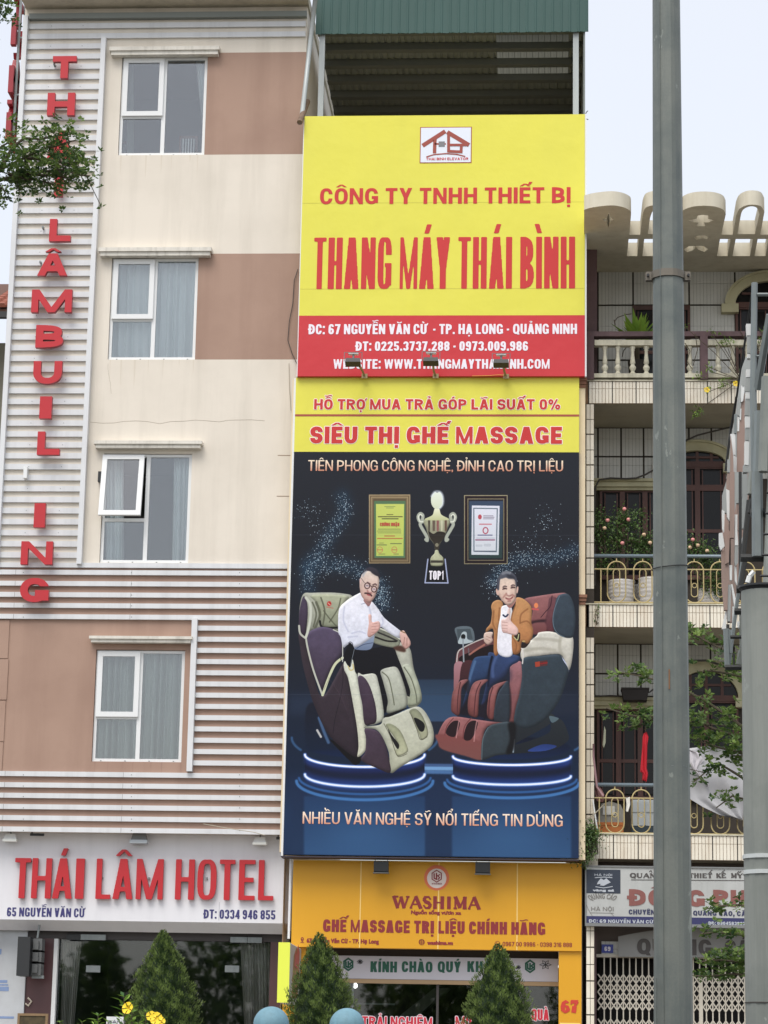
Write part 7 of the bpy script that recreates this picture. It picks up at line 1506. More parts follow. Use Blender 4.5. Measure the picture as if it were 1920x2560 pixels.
cloth(r3, [(960, 1612), (1150, 1606), (1300, 1610), (1450, 1625), (1450, 2180), (1440, 2250), (1250, 2210), (1100, 2140), (975, 2060), (955, 1800)], -.10, mat('grey_tarpaulin', (160, 160, 162), .5, blotch=.35, dirt=(110, 110, 114), scale=1.4), 'tarpaulin', 'grey plastic tarpaulin slung over the lowest balcony right of the lamp post', 'tarpaulin', 2.2, .05)
cloth(r3, [(972, 1640), (1060, 1660), (1110, 1720), (1050, 1800), (1150, 1950), (1140, 1960), (1020, 1820), (980, 1750)], -.17, mat('pale_plastic', (184, 180, 184), .5), 'plastic_sheet', 'pale crumpled plastic sheet lying on the grey tarpaulin', 'plastic sheet', 2, .02)
cloth(r4, [(430, 112), (465, 112), (468, 180), (450, 240), (430, 235), (436, 170)], -.02, mat('white_sock', (214, 212, 204), .9), 'white_cloth', 'small white cloth pegged on the lowest balcony railing', 'cloth', 1, .01)
cloth(r4, [(150, 0), (180, -20), (210, 30), (245, 90), (235, 160), (180, 150)], .12, mat('rusty_pink_cloth', (140, 104, 100), .9), 'pink_cloth', 'brownish pink cloth at the left end of the lowest balcony railing', 'cloth', 2, .02)
# things stored behind the lowest railing
x0, x1, z0, z1 = rect(r4, 178, 150, 405, 330, .3)
bx_ = thing('storage_box', (x0, .4, z0), 'grey rounded box behind the left loops of the lowest railing', 'box'); part('body', MB().front([[(x0, z0), (x1, z0), (x1 + .03, z0 + .15), (x1 - .04, z1 - .05), (avg(x0, x1), z1), (x0 + .08, z1 - .04)]], .3, .35), mat('grey_plastic', (140, 138, 130), .6, blotch=.2), bx_); part('lid', MB().box(x0 + .1, x0 + .3, .28, .299, z0 + .12, z1 - .08), m_tilein, bx_)
x0, x1, z0, z1 = rect(r4, 165, 330, 410, 420, .28); solo('orange_crate', MB().box(x0, x1, .28, .7, lev[2][0] + .03, z1).box(x0 + .02, x1 - .02, .27, .2795, z1 - .05, z1 - .02), mat('orange_plastic', (180, 106, 48), .6, blotch=.2), 'orange crate under the grey box behind the lowest railing', 'crate')
x0, x1, z0, z1 = rect(r4, 480, 135, 664, 370, .35)
wc = thing('white_cabinet', (x0, .5, z0), 'white panelled cabinet behind the lowest railing next to the lamp post', 'cabinet'); part('body', MB().box(x0, x1 + .2, .37, .8, lev[2][0] + .2, z1), mat('cabinet_white', (168, 174, 176), .6), wc)
for i in range(2):
    for j in range(2): part('panel', MB().box(x0 + .02 + i * .22, x0 + .22 + i * .22, .355, .3695, z0 + .02 + j * (z1 - z0) / 2, z0 + (j + 1) * (z1 - z0) / 2 - .02), MATS['cabinet_white'], wc)
part('base', MB().box(x0, x1 + .2, .36, .8, lev[2][0] + .025, lev[2][0] + .199), mat('teal_base', (44, 58, 66), .7), wc)
X0, Z0 = W(*r3(395, 1212), IY - .45); X1, Z1 = W(*r3(628, 1122), IY - .45)
tr = thing('planter_trough', (X0, IY - .4, Z0), 'dark weathered trough resting on the lintel of the lowest balcony', 'planter'); m_tr = mat('black_trough', (54, 50, 48), .9, blotch=.4, bump=.2)
part('body', MB().front([[(X0 + .03, Z0), (X1 - .03, Z0), (X1, Z1), (X0, Z1)]], IY - .5, .3), m_tr, tr); part('rim', MB().box(X0 - .01, X1 + .01, IY - .515, IY - .2, Z1 + .001, Z1 + .03), m_tr, tr)
# pots on the middle balcony
def pot(xa, xb, yt, label, Y=.45, ribs=7):
    X0, X1, Z0, Z1 = rect(r3, xa, yt, xb, 372, Y); r = (X1 - X0) / 2; h = Z1 - lev[1][0] - .01; xc = avg(X0, X1)
    t = thing('plant_pot', (xc, Y, lev[1][0]), label, 'plant pot'); pr = []
    for i in range(ribs * 4 + 1): u = i / (ribs * 4); rr = r * (.62 + .38 * min(1, u * 1.8) ** .5) + .004 * math.cos(u * ribs * 6.28); pr.append((rr, u * h))
    pr += [(r * 1.0, h), (r * 1.03, h + .012), (r * .93, h + .014), (r * .92, h - .05)]
    part('body', MB().lathe(pr, 28, (xc, Y, lev[1][0])), mat('white_glaze', (212, 208, 204), .4, blotch=.15, dirt=(160, 156, 150), streak=.2), t, smooth=True)
    part('soil', MB().lathe([(r * .915, h - .08), (r * .91, h - .04)], 20, (xc, Y, lev[1][0])), mat('soil', (60, 48, 40), .95), t); return xc, h
pots = [pot(275, 510, 186, 'large ribbed white pot behind the left loop of the middle railing'), pot(538, 760, 165, 'tall white pot partly hidden by the lamp post on the middle balcony')]
pots.append(pot(1050, 1240, 260, 'low white pot right of the lamp post on the middle balcony', Y=.5))
pots_small = pot(505, 545, 215, 'narrow grey white pot between the two large pots on the middle balcony', Y=.75)

# ================================================================== PLANTS
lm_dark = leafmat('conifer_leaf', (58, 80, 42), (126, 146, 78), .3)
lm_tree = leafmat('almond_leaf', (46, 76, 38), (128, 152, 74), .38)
lm_shr = leafmat('shrub_leaf', (58, 98, 40), (150, 184, 72), .35)
lm_rose = leafmat('rose_leaf', (40, 62, 34), (110, 140, 72), .25)
m_bark = mat('bark', (96, 84, 72), .95, blotch=.5, dirt=(60, 50, 42), bump=.5)
m_twig = mat('twig_bark', (84, 76, 62), .95)
def leaf_mesh(name, items, material, shape='leaf'):
    """items: (pos, dir, normal, length, width, tone) -> one mesh of small folded leaves"""
    vs = []; fs = []; tone = []
    for p, d, n_, L, w, t in items:
        s = d.cross(n_).normalized(); o = len(vs); up = n_ * (w * .22)
        vs += [p, p + d * L * .45 + s * w * .5 + up, p + d * L, p + d * L * .45 - s * w * .5 + up, p + d * L * .45]
        fs += [(o, o + 1, o + 4), (o + 1, o + 2, o + 4), (o, o + 4, o + 3), (o + 4, o + 2, o + 3)]; tone += [t] * 5
    me = bpy.data.meshes.new(name); me.from_pydata([tuple(v) for v in vs], [], fs); me.materials.append(material)
    at = me.attributes.new('tone', 'FLOAT', 'POINT'); at.data.foreach_set('value', tone); return me
def rv():
    v = Vector((random.gauss(0, 1), random.gauss(0, 1), random.gauss(0, 1))); return v.normalized()
def crown(name, me, parent):
    o = link(name, me, parent, (0, 0, 0)); return o
# conifers in front of the shops
def conifer(apx, apy, bx0, bx1, Y, label, seed, group='clipped conifers in front of the shops'):
    random.seed(seed); X, Z = W(apx, apy, Y); xb0, xb1 = W(bx0, 2560, Y)[0], W(bx1, 2560, Y)[0]; zb = W(avg(bx0, bx1), 2560, Y)[1]; H0 = Z - zb; rb = (xb1 - xb0) / 2 * .94; xc = avg(xb0, xb1)
    t = thing('conifer', (xc, Y, .12), label, 'conifer', group); part('trunk', MB().tube([(xc, Y, .12), (xc, Y, Z - .3)], [.06, .02], 8), m_bark, t)
    def rad(u): return rb * (1.06 * (1 - (1 - min(1, u)) ** 1.75) if u < 1 else 1.06 + (u - 1) * .2)          # u = depth below the tip / H0
    items = []; zbot = .5; n = 34000
    lump = [(random.uniform(0, 6.28), random.uniform(.5, 4), random.uniform(.8, 1.25)) for _ in range(60)]
    for i in range(n):
        u = (random.random() ** .62) * (Z - zbot) / H0; z = Z - u * H0; a = random.uniform(0, 6.28)
        if math.sin(a) > .35 and random.random() < .6: a = -a
        lp = 1 + .10 * math.sin(a * 5 + z * 9 + seed) + .10 * math.sin(a * 11 - z * 17) + .09 * math.sin(a * 4 + z * 33) + .06 * math.sin(a * 17 + z * 47)
        r0 = rad(u) * lp * (1 - .16 * random.random() ** 2) + .012; px_ = X * (1 - min(1, u)) + xc * min(1, u)
        p = Vector((px_ + r0 * math.cos(a), Y + r0 * math.sin(a), z)); d = (Vector((math.cos(a) * .55, math.sin(a) * .55, 1.0)) + rv() * .42).normalized(); nn = Vector((math.cos(a), math.sin(a), .1)) + rv() * .5
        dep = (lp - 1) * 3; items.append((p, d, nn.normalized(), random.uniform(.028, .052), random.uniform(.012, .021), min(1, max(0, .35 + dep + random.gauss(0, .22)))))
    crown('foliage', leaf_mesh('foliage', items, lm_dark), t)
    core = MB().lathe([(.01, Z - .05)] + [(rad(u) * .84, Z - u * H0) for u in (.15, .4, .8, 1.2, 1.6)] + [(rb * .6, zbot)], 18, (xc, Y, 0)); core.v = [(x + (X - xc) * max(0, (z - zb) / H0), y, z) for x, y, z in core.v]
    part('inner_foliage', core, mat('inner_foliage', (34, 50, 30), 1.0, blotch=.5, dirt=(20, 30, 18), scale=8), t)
conifer(408, 2327, 330, 490, -9.6, 'clipped conifer in front of the hotel entrance', 3)
conifer(799, 2335, 722, 886, -9.4, 'clipped conifer left of the shop window, beside the lime light box', 5)
conifer(1246, 2362, 1166, 1324, -9.4, 'clipped conifer right of the middle of the orange shop sign', 9)

# broad-leaved street trees reaching into the picture
def leafy(paths, Y, n_leaf, name_seed, spread=.12, L=(.035, .06), thick=.5, tone_up=.5):
    random.seed(name_seed); items = []; tw = MB()
    for pts, dens, sp in paths:
        P = [Vector(W3(*p[:2], Y + (p[2] if len(p) > 2 else 0))) for p in pts]; tw.tube(P, [.014 * (1 - .8 * i / (len(P) - 1)) + .003 for i in range(len(P))], 5)
        tot = sum((P[i + 1] - P[i]).length for i in range(len(P) - 1)); m_ = int(dens * tot * (2.9 if Y < -18 else 1.8))
        for k in range(m_):
            f = random.random() * (len(P) - 1); i = int(f); c = P[i].lerp(P[i + 1], f - i) + Vector((random.gauss(0, sp), random.gauss(0, thick * .5), random.gauss(0, sp * .55)))
            if random.random() < .10: tw.tube([P[i].lerp(P[i + 1], f - i), c], [.005, .003], 4, caps=False)
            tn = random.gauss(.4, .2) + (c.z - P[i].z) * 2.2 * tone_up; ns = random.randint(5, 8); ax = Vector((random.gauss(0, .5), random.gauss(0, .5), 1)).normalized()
            for s in range(ns):
                g = 6.28 * s / ns + random.random(); d = (ax.orthogonal().normalized() * math.cos(g) + ax.cross(ax.orthogonal().normalized()) * math.sin(g) + ax * random.uniform(-.1, .9)).normalized()
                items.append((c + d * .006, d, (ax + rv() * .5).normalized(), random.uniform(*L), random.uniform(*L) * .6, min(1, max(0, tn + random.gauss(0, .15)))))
    return items, tw
# left tree: trunk stands just outside the picture
Yt = -21.0
c_l = crop(0, 240, 6.38)
pl = [([(-160, 500), (-60, 470), (0, 425), (60, 395), (110, 372), (150, 362), (190, 350)], 56, .06), ([(-60, 470), (20, 445), (90, 432), (150, 424), (200, 438), (226, 440)], 56, .05), ([(0, 425), (30, 370), (60, 345), (100, 348), (150, 338), (190, 333)], 34, .06),
      ([(20, 435), (60, 446), (100, 452), (140, 462)], 60, .045), ([(-90, 440), (-30, 400), (5, 365), (45, 345)], 40, .09), ([(-120, 500), (-40, 480), (5, 470), (14, 484)], 30, .05), ([(60, 395), (120, 400), (180, 410), (225, 396)], 55, .06), ([(-60, -40), (0, 0), (16, 6)], 60, .05), ([(-80, -60), (-20, -20), (5, 25)], 40, .05), ([(40, 425), (90, 438), (140, 440), (175, 448)], 50, .045)]
items, tw = leafy(pl, Yt, 0, 11, L=(.03, .048))
Xt, _ = W(-330, 1500, Yt); lt = thing('street_tree', (Xt, Yt, 0), 'small-leaved street tree whose branch crosses the red letters at the upper left', 'tree')
zj = W(-160, 500, Yt)[1]
part('trunk', MB().tube([(Xt, Yt, 0), (Xt + .05, Yt, zj * .5), (Xt, Yt, zj - .6), (Xt - .02, Yt, zj + 2.2)], [.16, .13, .09, .03], 10), m_bark, lt, smooth=True)
part('limb', MB().tube([(Xt, Yt, zj - .7), tuple(Vector(W3(-240, 560, Yt))), tuple(Vector(W3(-160, 500, Yt)))], [.05, .03, .016], 7).tube([(Xt, Yt, zj + 1.4), W3(-160, -90, Yt), W3(-60, -40, Yt)], [.04, .02, .012], 6), m_bark, lt)
part('twigs', tw, m_twig, lt, kind='stuff'); 
random.seed(4)
for k in range(420):                         # the rest of its crown, left of the frame
    c = Vector((Xt - .3 + random.gauss(0, .45), Yt + random.gauss(0, .8), zj + .6 + random.uniform(-.4, 2.0)))
    if W(0, 0, Yt)[0] - .05 < c.x: continue
    for s in range(6): items.append((c, (rv() + Vector((0, 0, .3))).normalized(), rv(), random.uniform(.035, .055), .025, random.random() * .7))
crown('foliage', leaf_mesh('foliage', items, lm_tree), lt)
# right tree, behind the posts
Yr = -16.5
pr_ = [([(1905, 1720), (1840, 1640), (1790, 1615), (1740, 1590), (1722, 1572)], 34, .07), ([(1900, 1700), (1850, 1690), (1800, 1680), (1760, 1675), (1740, 1700)], 34, .085), ([(1900, 1850), (1820, 1790), (1760, 1750), (1700, 1720), (1640, 1700), (1600, 1690), (1545, 1680)], 34, .075),
       ([(1900, 1860), (1840, 1840), (1780, 1820), (1740, 1800), (1700, 1790)], 60, .14), ([(1700, 1790), (1640, 1790), (1580, 1790), (1515, 1770)], 34, .07), ([(1640, 1790), (1610, 1810), (1570, 1818)], 30, .05), ([(1900, 1900), (1850, 1880), (1800, 1870), (1740, 1850)], 60, .11), ([(1900, 1980), (1850, 1940), (1800, 1910), (1770, 1925), (1735, 1955)], 26, .06),
       ([(1900, 2010), (1870, 2000), (1830, 1990), (1790, 2020)], 30, .07), ([(1900, 2280), (1850, 2262), (1800, 2265), (1765, 2272)], 34, .06), ([(1900, 2340), (1840, 2335), (1790, 2330), (1752, 2335)], 34, .06), ([(1900, 2420), (1850, 2405), (1800, 2400), (1740, 2405)], 44, .08), ([(1900, 2440), (1840, 2435), (1780, 2440), (1735, 2440)], 40, .06), ([(1850, 2380), (1810, 2380), (1780, 2395)], 40, .07)]
items, tw = leafy(pr_, Yr, 0, 21, L=(.042, .07), thick=.5)
Xt, _ = W(1900, 2000, Yr); rt = thing('street_tree', (Xt, Yr, 0), 'small-leaved street tree spreading layered branches in front of the balcony house, behind the posts', 'tree')
part('trunk', MB().tube([(Xt, Yr, 0), (Xt + .02, Yr, 3), (W(1905, 1850, Yr)[0], Yr, W(1905, 1850, Yr)[1]), (W(1915, 1600, Yr)[0], Yr, W(1915, 1600, Yr)[1])], [.11, .08, .05, .02], 9), m_bark, rt, smooth=True)
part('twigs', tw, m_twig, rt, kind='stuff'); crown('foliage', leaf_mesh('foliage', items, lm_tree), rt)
# allamanda shrub with yellow flowers, lower left
def flower(c, nrm, r, petals, centre=True, n=5):
    d = nrm.normalized(); a = d.orthogonal().normalized(); b = d.cross(a); mb = MB()
    for k in range(n):
        g = 6.28 * k / n; u = a * math.cos(g) + b * math.sin(g); v = d.cross(u)
        mb.add([c - d * r * .5, c + u * r * .45 + v * r * .22, c + u * r * .85 + v * r * .52 + d * r * .12, c + u * r * 1.05 + d * r * .05, c + u * r * .85 - v * r * .52 + d * r * .12, c + u * r * .45 - v * r * .22], [(0, 1, 5), (1, 2, 3), (1, 3, 5), (5, 3, 4)])
    return mb
m_yfl = mat('yellow_petal', (240, 206, 40), .6); m_pink = mat('pink_petal', (224, 150, 146), .6); m_peach = mat('peach_petal', (216, 184, 150), .6)
Ys = -27.0; random.seed(31); items = []; stems = MB()
tips = [(310, 2492, 1), (245, 2540, .8), (300, 2555, .6), (270, 2556, .6), (345, 2560, .7), (150, 2556, .5), (205, 2556, .5), (395, 2556, .8), (365, 2530, .6), (330, 2520, .8), (420, 2570, .6), (235, 2562, .6)]
base_x, base_z = W(320, 3300, Ys)
for x, y, s_ in tips:
    tip = Vector(W3(x, y, Ys + random.gauss(0, .1))); b = Vector((tip.x * .5 + base_x * .5, Ys, .3)); mid_ = tip.lerp(b, .5) + Vector((.02, 0, 0)); stems.tube([b, mid_, tip], [.008, .006, .003], 5)
    for k in range(26):
        t = k / 25 * .62; c = tip.lerp(b, t * .6)
        for q_ in range(3):
            g = 6.28 * q_ / 3 + k * 1.1; d = Vector((math.cos(g), math.sin(g), random.uniform(.1, .7))).normalized(); items.append((c, d, (Vector((0, 0, 1)) + rv() * .3).normalized(), random.uniform(.05, .085) * s_, random.uniform(.014, .024) * s_ + .004, min(1, max(0, random.gauss(.55 - t * .4, .2)))))
sh_ = thing('flowering_shrub', (base_x, Ys, 0), 'bright green shrub with yellow trumpet flowers at the lower left', 'shrub')
part('stems', stems, m_twig, sh_); crown('foliage', leaf_mesh('foliage', items, lm_shr), sh_)
for x, y, r in ((319, 2520, .034), (390, 2546, .036), (378, 2540, .028), (400, 2554, .030)):
    part('flower', flower(Vector(W3(x, y, Ys - .12)), Vector((random.gauss(0, .3), -1, .3)), r, 5), m_yfl, sh_)
# climbing plants and roses on the balcony house
def sprig(c, spots, Y, material, name, label, cat, L=(.05, .09), wd=.4, base=None, per=26, sp=.07, group=None, stem=True):
    its = []; st = MB(); b0 = Vector(W3(*c(*base), Y)) if base else None
    for x, y, s_ in spots:
        q_ = Vector(W3(*c(x, y), Y))
        if stem and b0 is not None: st.tube([b0, b0.lerp(q_, .5) + Vector((random.gauss(0, .04), random.gauss(0, .04), 0)), q_], .006, 4, caps=False)
        for k in range(int(per * s_)):
            p = q_ + Vector((random.gauss(0, sp * s_), random.gauss(0, .06), random.gauss(0, sp * s_ * .8))); d = (rv() + Vector((0, -.3, -.1))).normalized(); its.append((p, d, (Vector((0, -.4, 1)) + rv() * .6).normalized(), random.uniform(*L), random.uniform(*L) * wd, min(1, max(0, random.gauss(.45, .25)))))
    t = thing(name, tuple(b0) if b0 is not None else W3(*c(spots[0][0], spots[0][1]), Y), label, cat, group)
    if st.v: part('stems', st, m_twig, t)
    crown('foliage', leaf_mesh('foliage', its, material), t); return t
random.seed(77)
al = sprig(r1, [(1160, 1480, .7), (1290, 1560, 1.1), (1330, 1580, .7), (1250, 1570, .6), (1060, 1880, .8), (1150, 1790, .7), (1160, 1830, .6), (1290, 1910, 1.), (1250, 1940, .7), (1150, 2000, .6), (1440, 1810, .5), (1560, 1850, .7), (1620, 1480, .6), (1580, 1560, .5), (940, 1440, .3), (1030, 2180, .01)], -.12, lm_shr, 'climbing_plant', 'straggling climber with yellow flowers trailing over the top balustrade right of the lamp post', 'climbing plant', base=(1420, 1900), per=20, sp=.055, L=(.05, .09), wd=.33)
for x, y in ((1130, 1985), (1380, 1932)): part('flower', flower(Vector(W3(*r1(x, y), -.22)), Vector((.2, -1, .1)), .05, 5), m_yfl, al)
vine = MB()
for pts in ([(940, 1580), (985, 1650), (960, 1740), (1000, 1800)], [(1030, 1500), (1050, 1640), (1010, 1780)], [(1390, 1600), (1430, 1680), (1440, 1760)], [(1420, 1480), (1470, 1560), (1540, 1620)], [(1580, 1460), (1640, 1540), (1600, 1640)]): vine.tube([W3(*r1(*p), -.08) for p in pts], .007, 4)
part('bare_stem', vine, m_twig, al, kind='stuff')
sprig(r2, [(1050, 450, 1.1), (1020, 490, .7), (1070, 440, .5)], -.15, lm_shr, 'hanging_sprig', 'single leafy sprig hanging under the top balcony floor', 'sprig', base=(1060, 385), per=22, sp=.045, L=(.05, .09), wd=.4)
# bromeliad on the top balcony
cx_, cz_ = W(*r1(530, 1490), .5); random.seed(5); br = thing('spiky_plant', (cx_, .5, lev[0][0]), 'bright green strap-leaved plant behind the top balustrade', 'plant'); its = []
for k in range(46):
    g = random.uniform(0, 6.28); el = random.uniform(.25, 1.25); d = Vector((math.cos(g) * math.cos(el), math.sin(g) * math.cos(el), math.sin(el))); its.append((Vector((cx_, .5, cz_ - .22)), d, Vector((-d.x * .4, -d.y * .4, 1)).normalized(), random.uniform(.42, .66), random.uniform(.10, .15), random.uniform(.3, 1)))
crown('leaves', leaf_mesh('leaves', its, lm_shr), br); part('pot', MB().lathe([(.12, 0), (.17, .5), (.15, .5)], 14, (cx_, .5, lev[0][0])), mat('dark_pot', (60, 54, 50), .8), br)
part('stem', MB().tube([(cx_, .5, lev[0][0] + .5), (cx_, .5, cz_ - .2)], .04, 7), m_twig, br)
dr = MB()
for pts in ([(330, 1400), (360, 1360), (430, 1335), (480, 1330)], [(340, 1440), (330, 1380)], [(450, 1600), (410, 1650), (400, 1700)]): dr.tube([W3(*r1(*p), .4) for p in pts], .008, 4)
part('dry_stem', dr, m_twig, br)
# roses
for nm, spots, fl_, base, lb in (('a', [(200, 1360, 1), (230, 1430, 1.2), (300, 1500, 1.3), (260, 1560, 1.2), (400, 1340, 1), (380, 1420, 1.2), (430, 1480, 1.4), (350, 1620, 1.4), (280, 1740, 1), (150, 1490, .8), (180, 1530, .8), (440, 1400, .8), (560, 1330, .6), (520, 1420, .7), (240, 1790, .7), (360, 1560, 1.2)], [(273, 1384, 0), (418, 1286, 0), (452, 1378, 0), (247, 1452, 1), (400, 1581, 0)], (400, 1900), 'tall rose bush with small pink flowers in the left white pot of the middle balcony'),
                              ('b', [(590, 1560, 1.2), (620, 1620, 1.4), (570, 1650, 1.2), (540, 1590, 1), (640, 1560, .8), (560, 1720, .8), (600, 1700, 1.1)], [(586, 1508, 1), (640, 1578, 1)], (600, 1900), 'rose bush with pale yellow flowers left of the lamp post on the middle balcony'),
                              ('c', [(1000, 1600, 1.2), (1060, 1640, 1.3), (1100, 1690, 1.3), (980, 1650, 1), (1140, 1720, 1.1), (1020, 1720, 1.2), (1200, 1780, 1.2), (1220, 1870, 1.2), (1180, 1920, 1.2), (1240, 1940, 1), (1200, 1980, .9), (1090, 1770, .8)], [(1009, 1551, 0), (1052, 1600, 1), (985, 1618, 1), (1132, 1648, 1)], (1120, 2000), 'leafy rose bush with peach flowers right of the lamp post on the middle balcony')):
    t = sprig(r2, spots, .3, lm_rose, 'rose_bush', lb, 'rose bush', base=base, per=150, sp=.105, L=(.035, .065), wd=.6)
    for x, y, k in fl_:
        f_ = MB(); c = W3(*r2(x, y), .2); f_.lathe([(.004, -.035), (.028, -.025), (.036, 0), (.028, .02), (.01, .028)], 9, c); part('flower', f_, m_peach if k else m_pink, t, smooth=True)
    
sprig(r4, [(90, 400, 1.1), (120, 430, 1.2), (60, 440, 1.), (100, 480, 1.3), (70, 520, 1.1), (130, 470, 1.), (50, 590, 1.), (80, 620, 1.), (60, 650, .9), (110, 380, .8), (150, 440, .8)], -.22, lm_rose, 'wall_shrub', 'dark green shrub rooted in the pillar at the foot of the blue poster', 'shrub', base=(90, 640), per=150, sp=.085, L=(.035, .06), wd=.55)
rt_ = MB()
for k in range(9): x = 95 + k * 10; rt_.tube([W3(*r4(x, 430 + k * 4), -.03), W3(*r4(x + random.uniform(-12, 12), 540), -.03), W3(*r4(x + random.uniform(-16, 16), 640 - k * 5), -.03)], .008, 4)
solo('root_tangle', rt_, m_twig, 'tangle of bare roots hanging down the corner of the lowest balcony fascia', 'roots')
cap = MB().box(*[max(W(*r4(60, 680))[0], E0 + .003), W(*r4(188, 680))[0]], -.06, .0, W(*r4(100, 706))[1], W(*r4(100, 645))[1]); part('pillar_cap', cap, m_conc, h69)
sprig(r3, [(180, 420, .6), (175, 470, .6), (165, 520, .5), (190, 400, .5)], -.06, lm_rose, 'moss_tuft', 'dark mossy tuft at the left end of the middle balcony fascia', 'moss', base=(178, 560), per=40, sp=.035, L=(.02, .035), wd=.6)

# ================================================================== POSTS AND ROADSIDE THINGS
m_post = mat('galvanised_post', (114, 118, 112), .45, metal=.3, blotch=.7, dirt=(76, 86, 86), streak=.6, fine=.2, scale=3.2, spots=.5)
m_post2 = mat('galvanised_post_pale', (138, 142, 136), .55, metal=.1, blotch=.6, dirt=(98, 104, 100), streak=.55, scale=2, spots=.3)
Yp = -27.5
xL0, xR0 = W(1632, 0, Yp)[0], W(1700, 0, Yp)[0]; xL1, xR1 = W(1633, 2000, Yp)[0], W(1724, 2000, Yp)[0]; zT, zM = W(1665, 0, Yp)[1], W(1678, 2000, Yp)[1]
rT, rM = (xR0 - xL0) / 2, (xR1 - xL1) / 2; sl_ = (rM - rT) / (zT - zM); xc_ = avg(avg(xL0, xR0), avg(xL1, xR1))
def octpost(x, y, z0, z1, r0, r1, xt=None, n=8, ph=math.pi / 8):
    xt = x if xt is None else xt; mb = MB(); vs = []; fs = []; b = .14                          # faces meet in narrow rounded corners
    for z, r, xx in ((z0, r0, x), (z1, r1, xt)):
        for k in range(n):
            for s in (-1, 1): g = ph + 2 * math.pi * k / n + s * b; rr = r / math.cos(math.pi / n) * (math.cos(math.pi / n) / math.cos(math.pi / n - b)); vs.append((xx + rr * math.cos(g), y + rr * math.sin(g), z))
    m_ = 2 * n
    for k in range(m_): fs.append((k, (k + 1) % m_, m_ + (k + 1) % m_, m_ + k))
    fs += [tuple(reversed(range(m_))), tuple(range(m_, 2 * m_))]; mb.add(vs, fs); return mb
lp = thing('lamp_post', (avg(xL1, xR1), Yp, 0), 'tall grey galvanised octagonal lamp post in front of the balcony house', 'lamp post')
ztop = zT + 1.5; rt2 = rT - sl_ * 1.5 * (1 if sl_ > 0 else 0)
part('pole', octpost(avg(xL1, xR1), Yp, 0, ztop, rM + sl_ * zM, rT - sl_ * 1.5, avg(xL0, xR0)), m_post, lp)
part('base_plate', MB().box(avg(xL1, xR1) - .22, avg(xL1, xR1) + .22, Yp - .22, Yp + .22, -.008, .02), m_post, lp)
zc_ = W(1672, 688, Yp)[1]; rc = rT + sl_ * (zT - zc_); xcc = avg(avg(xL0, xR0), avg(xL1, xR1)) 
part('clamp', octpost(xcc - .0, Yp, zc_ - .03, zc_ + .012, rc + .009, rc + .009).box(xcc + rc + .002, xcc + rc + .04, Yp - .02, Yp + .02, zc_ - .035, zc_ + .015).box(xcc - rc - .04, xcc - rc - .002, Yp - .02, Yp + .02, zc_ - .035, zc_ + .015), mat('clamp_steel', (118, 112, 102), .6, metal=.4, blotch=.5), lp)
part('clamp_bolt', MB().tube([(xcc + rc + .028, Yp - .04, zc_ - .01), (xcc + rc + .028, Yp + .04, zc_ - .01)], .008, 6).tube([(xcc - rc - .028, Yp - .04, zc_ - .01), (xcc - rc - .028, Yp + .04, zc_ - .01)], .008, 6), m_black, lp)
zt_ = W(1675, 1420, Yp)[1]; rt3 = rT + sl_ * (zT - zt_) + .004
solo('tie_wire', MB().tube([(xcc + rt3 * 1.06 * math.cos(a), Yp + rt3 * 1.06 * math.sin(a), zt_ + .012 * math.sin(a + 1)) for a in [2 * math.pi * i / 24 for i in range(25)]], .003, 4, caps=False), m_black, 'thin black wire tied round the lamp post at mid height', 'wire')
arm = MB().tube([(avg(xL0, xR0), Yp, ztop), (avg(xL0, xR0), Yp - .3, ztop + .8), (avg(xL0, xR0), Yp - 1.6, ztop + 1.3)], [.05, .045, .035], 8); part('arm', arm, m_post, lp)
part('luminaire', MB().front([[(avg(xL0, xR0) - .12, ztop + 1.25), (avg(xL0, xR0) + .12, ztop + 1.25), (avg(xL0, xR0) + .09, ztop + 1.38), (avg(xL0, xR0) - .09, ztop + 1.38)]], Yp - 2.2, .7), m_post, lp)
for x, y, w_, h in ((1671, 1705, .006, .11),):
    X, Z = W(x, y, Yp); part('rust_scar', MB().box(X - w_ / 2, X + w_ / 2, Yp - rM - .0035, Yp - rM + .004, Z - h / 2, Z + h / 2), mat('rust_mark', (130, 92, 62), .9), lp)
part('side_pipe', MB().tube([W3(1640, 2445, Yp - rM * .8), W3(1640, 2640, Yp - rM * .8)], .004, 6), m_post, lp)

# second post with the edge-on shop sign on its frame
Y2 = -26.0
x2a = W(1859, 2100, Y2)[0]; r2_ = .135; X2 = x2a + r2_
sg = thing('sign_post', (X2, Y2, 0), 'thick pale grey post at the right edge carrying an edge-on sign frame', 'post')
zt2 = W(1880, 1480, Y2)[1]
part('pole', octpost(X2, Y2, 0, zt2, r2_ + .01, r2_ - .006, n=12, ph=0), m_post2, sg)
part('cap', MB().lathe([(.05, -.10), (.10, -.075), (r2_, -.01), (r2_ + .012, .0), (r2_ + .012, .012)], 18, (X2, Y2, zt2 + .02)), m_black, sg)
for y, m_ in ((2143, mat('bright_band', (206, 210, 208), .4, metal=.5)), (2182, MATS['bright_band']), (2507, m_wire)):
    z = W(1880, y, Y2)[1]; part('band', octpost(X2, Y2, z - (.012 if m_ is not m_wire else .003), z + (.012 if m_ is not m_wire else .003), r2_ + .006, r2_ + .006), m_, sg)
part('upper_pole', MB().tube([(X2 + .09, Y2, zt2), (X2 + .14, Y2, zt2 + 1.0), (X2 + .26, Y2, zt2 + 3.4)], [.09, .08, .07], 12), m_post2, sg, smooth=True)
rm2 = MB()
for k in range(6): z = zt2 + .08 + k * .13; rm2.tube([(X2 + .0 - .02 + k * .012, Y2 - .1, z), (X2 + .36, Y2 - .1, z)], .008, 5)
part('rungs', rm2, m_black, sg)
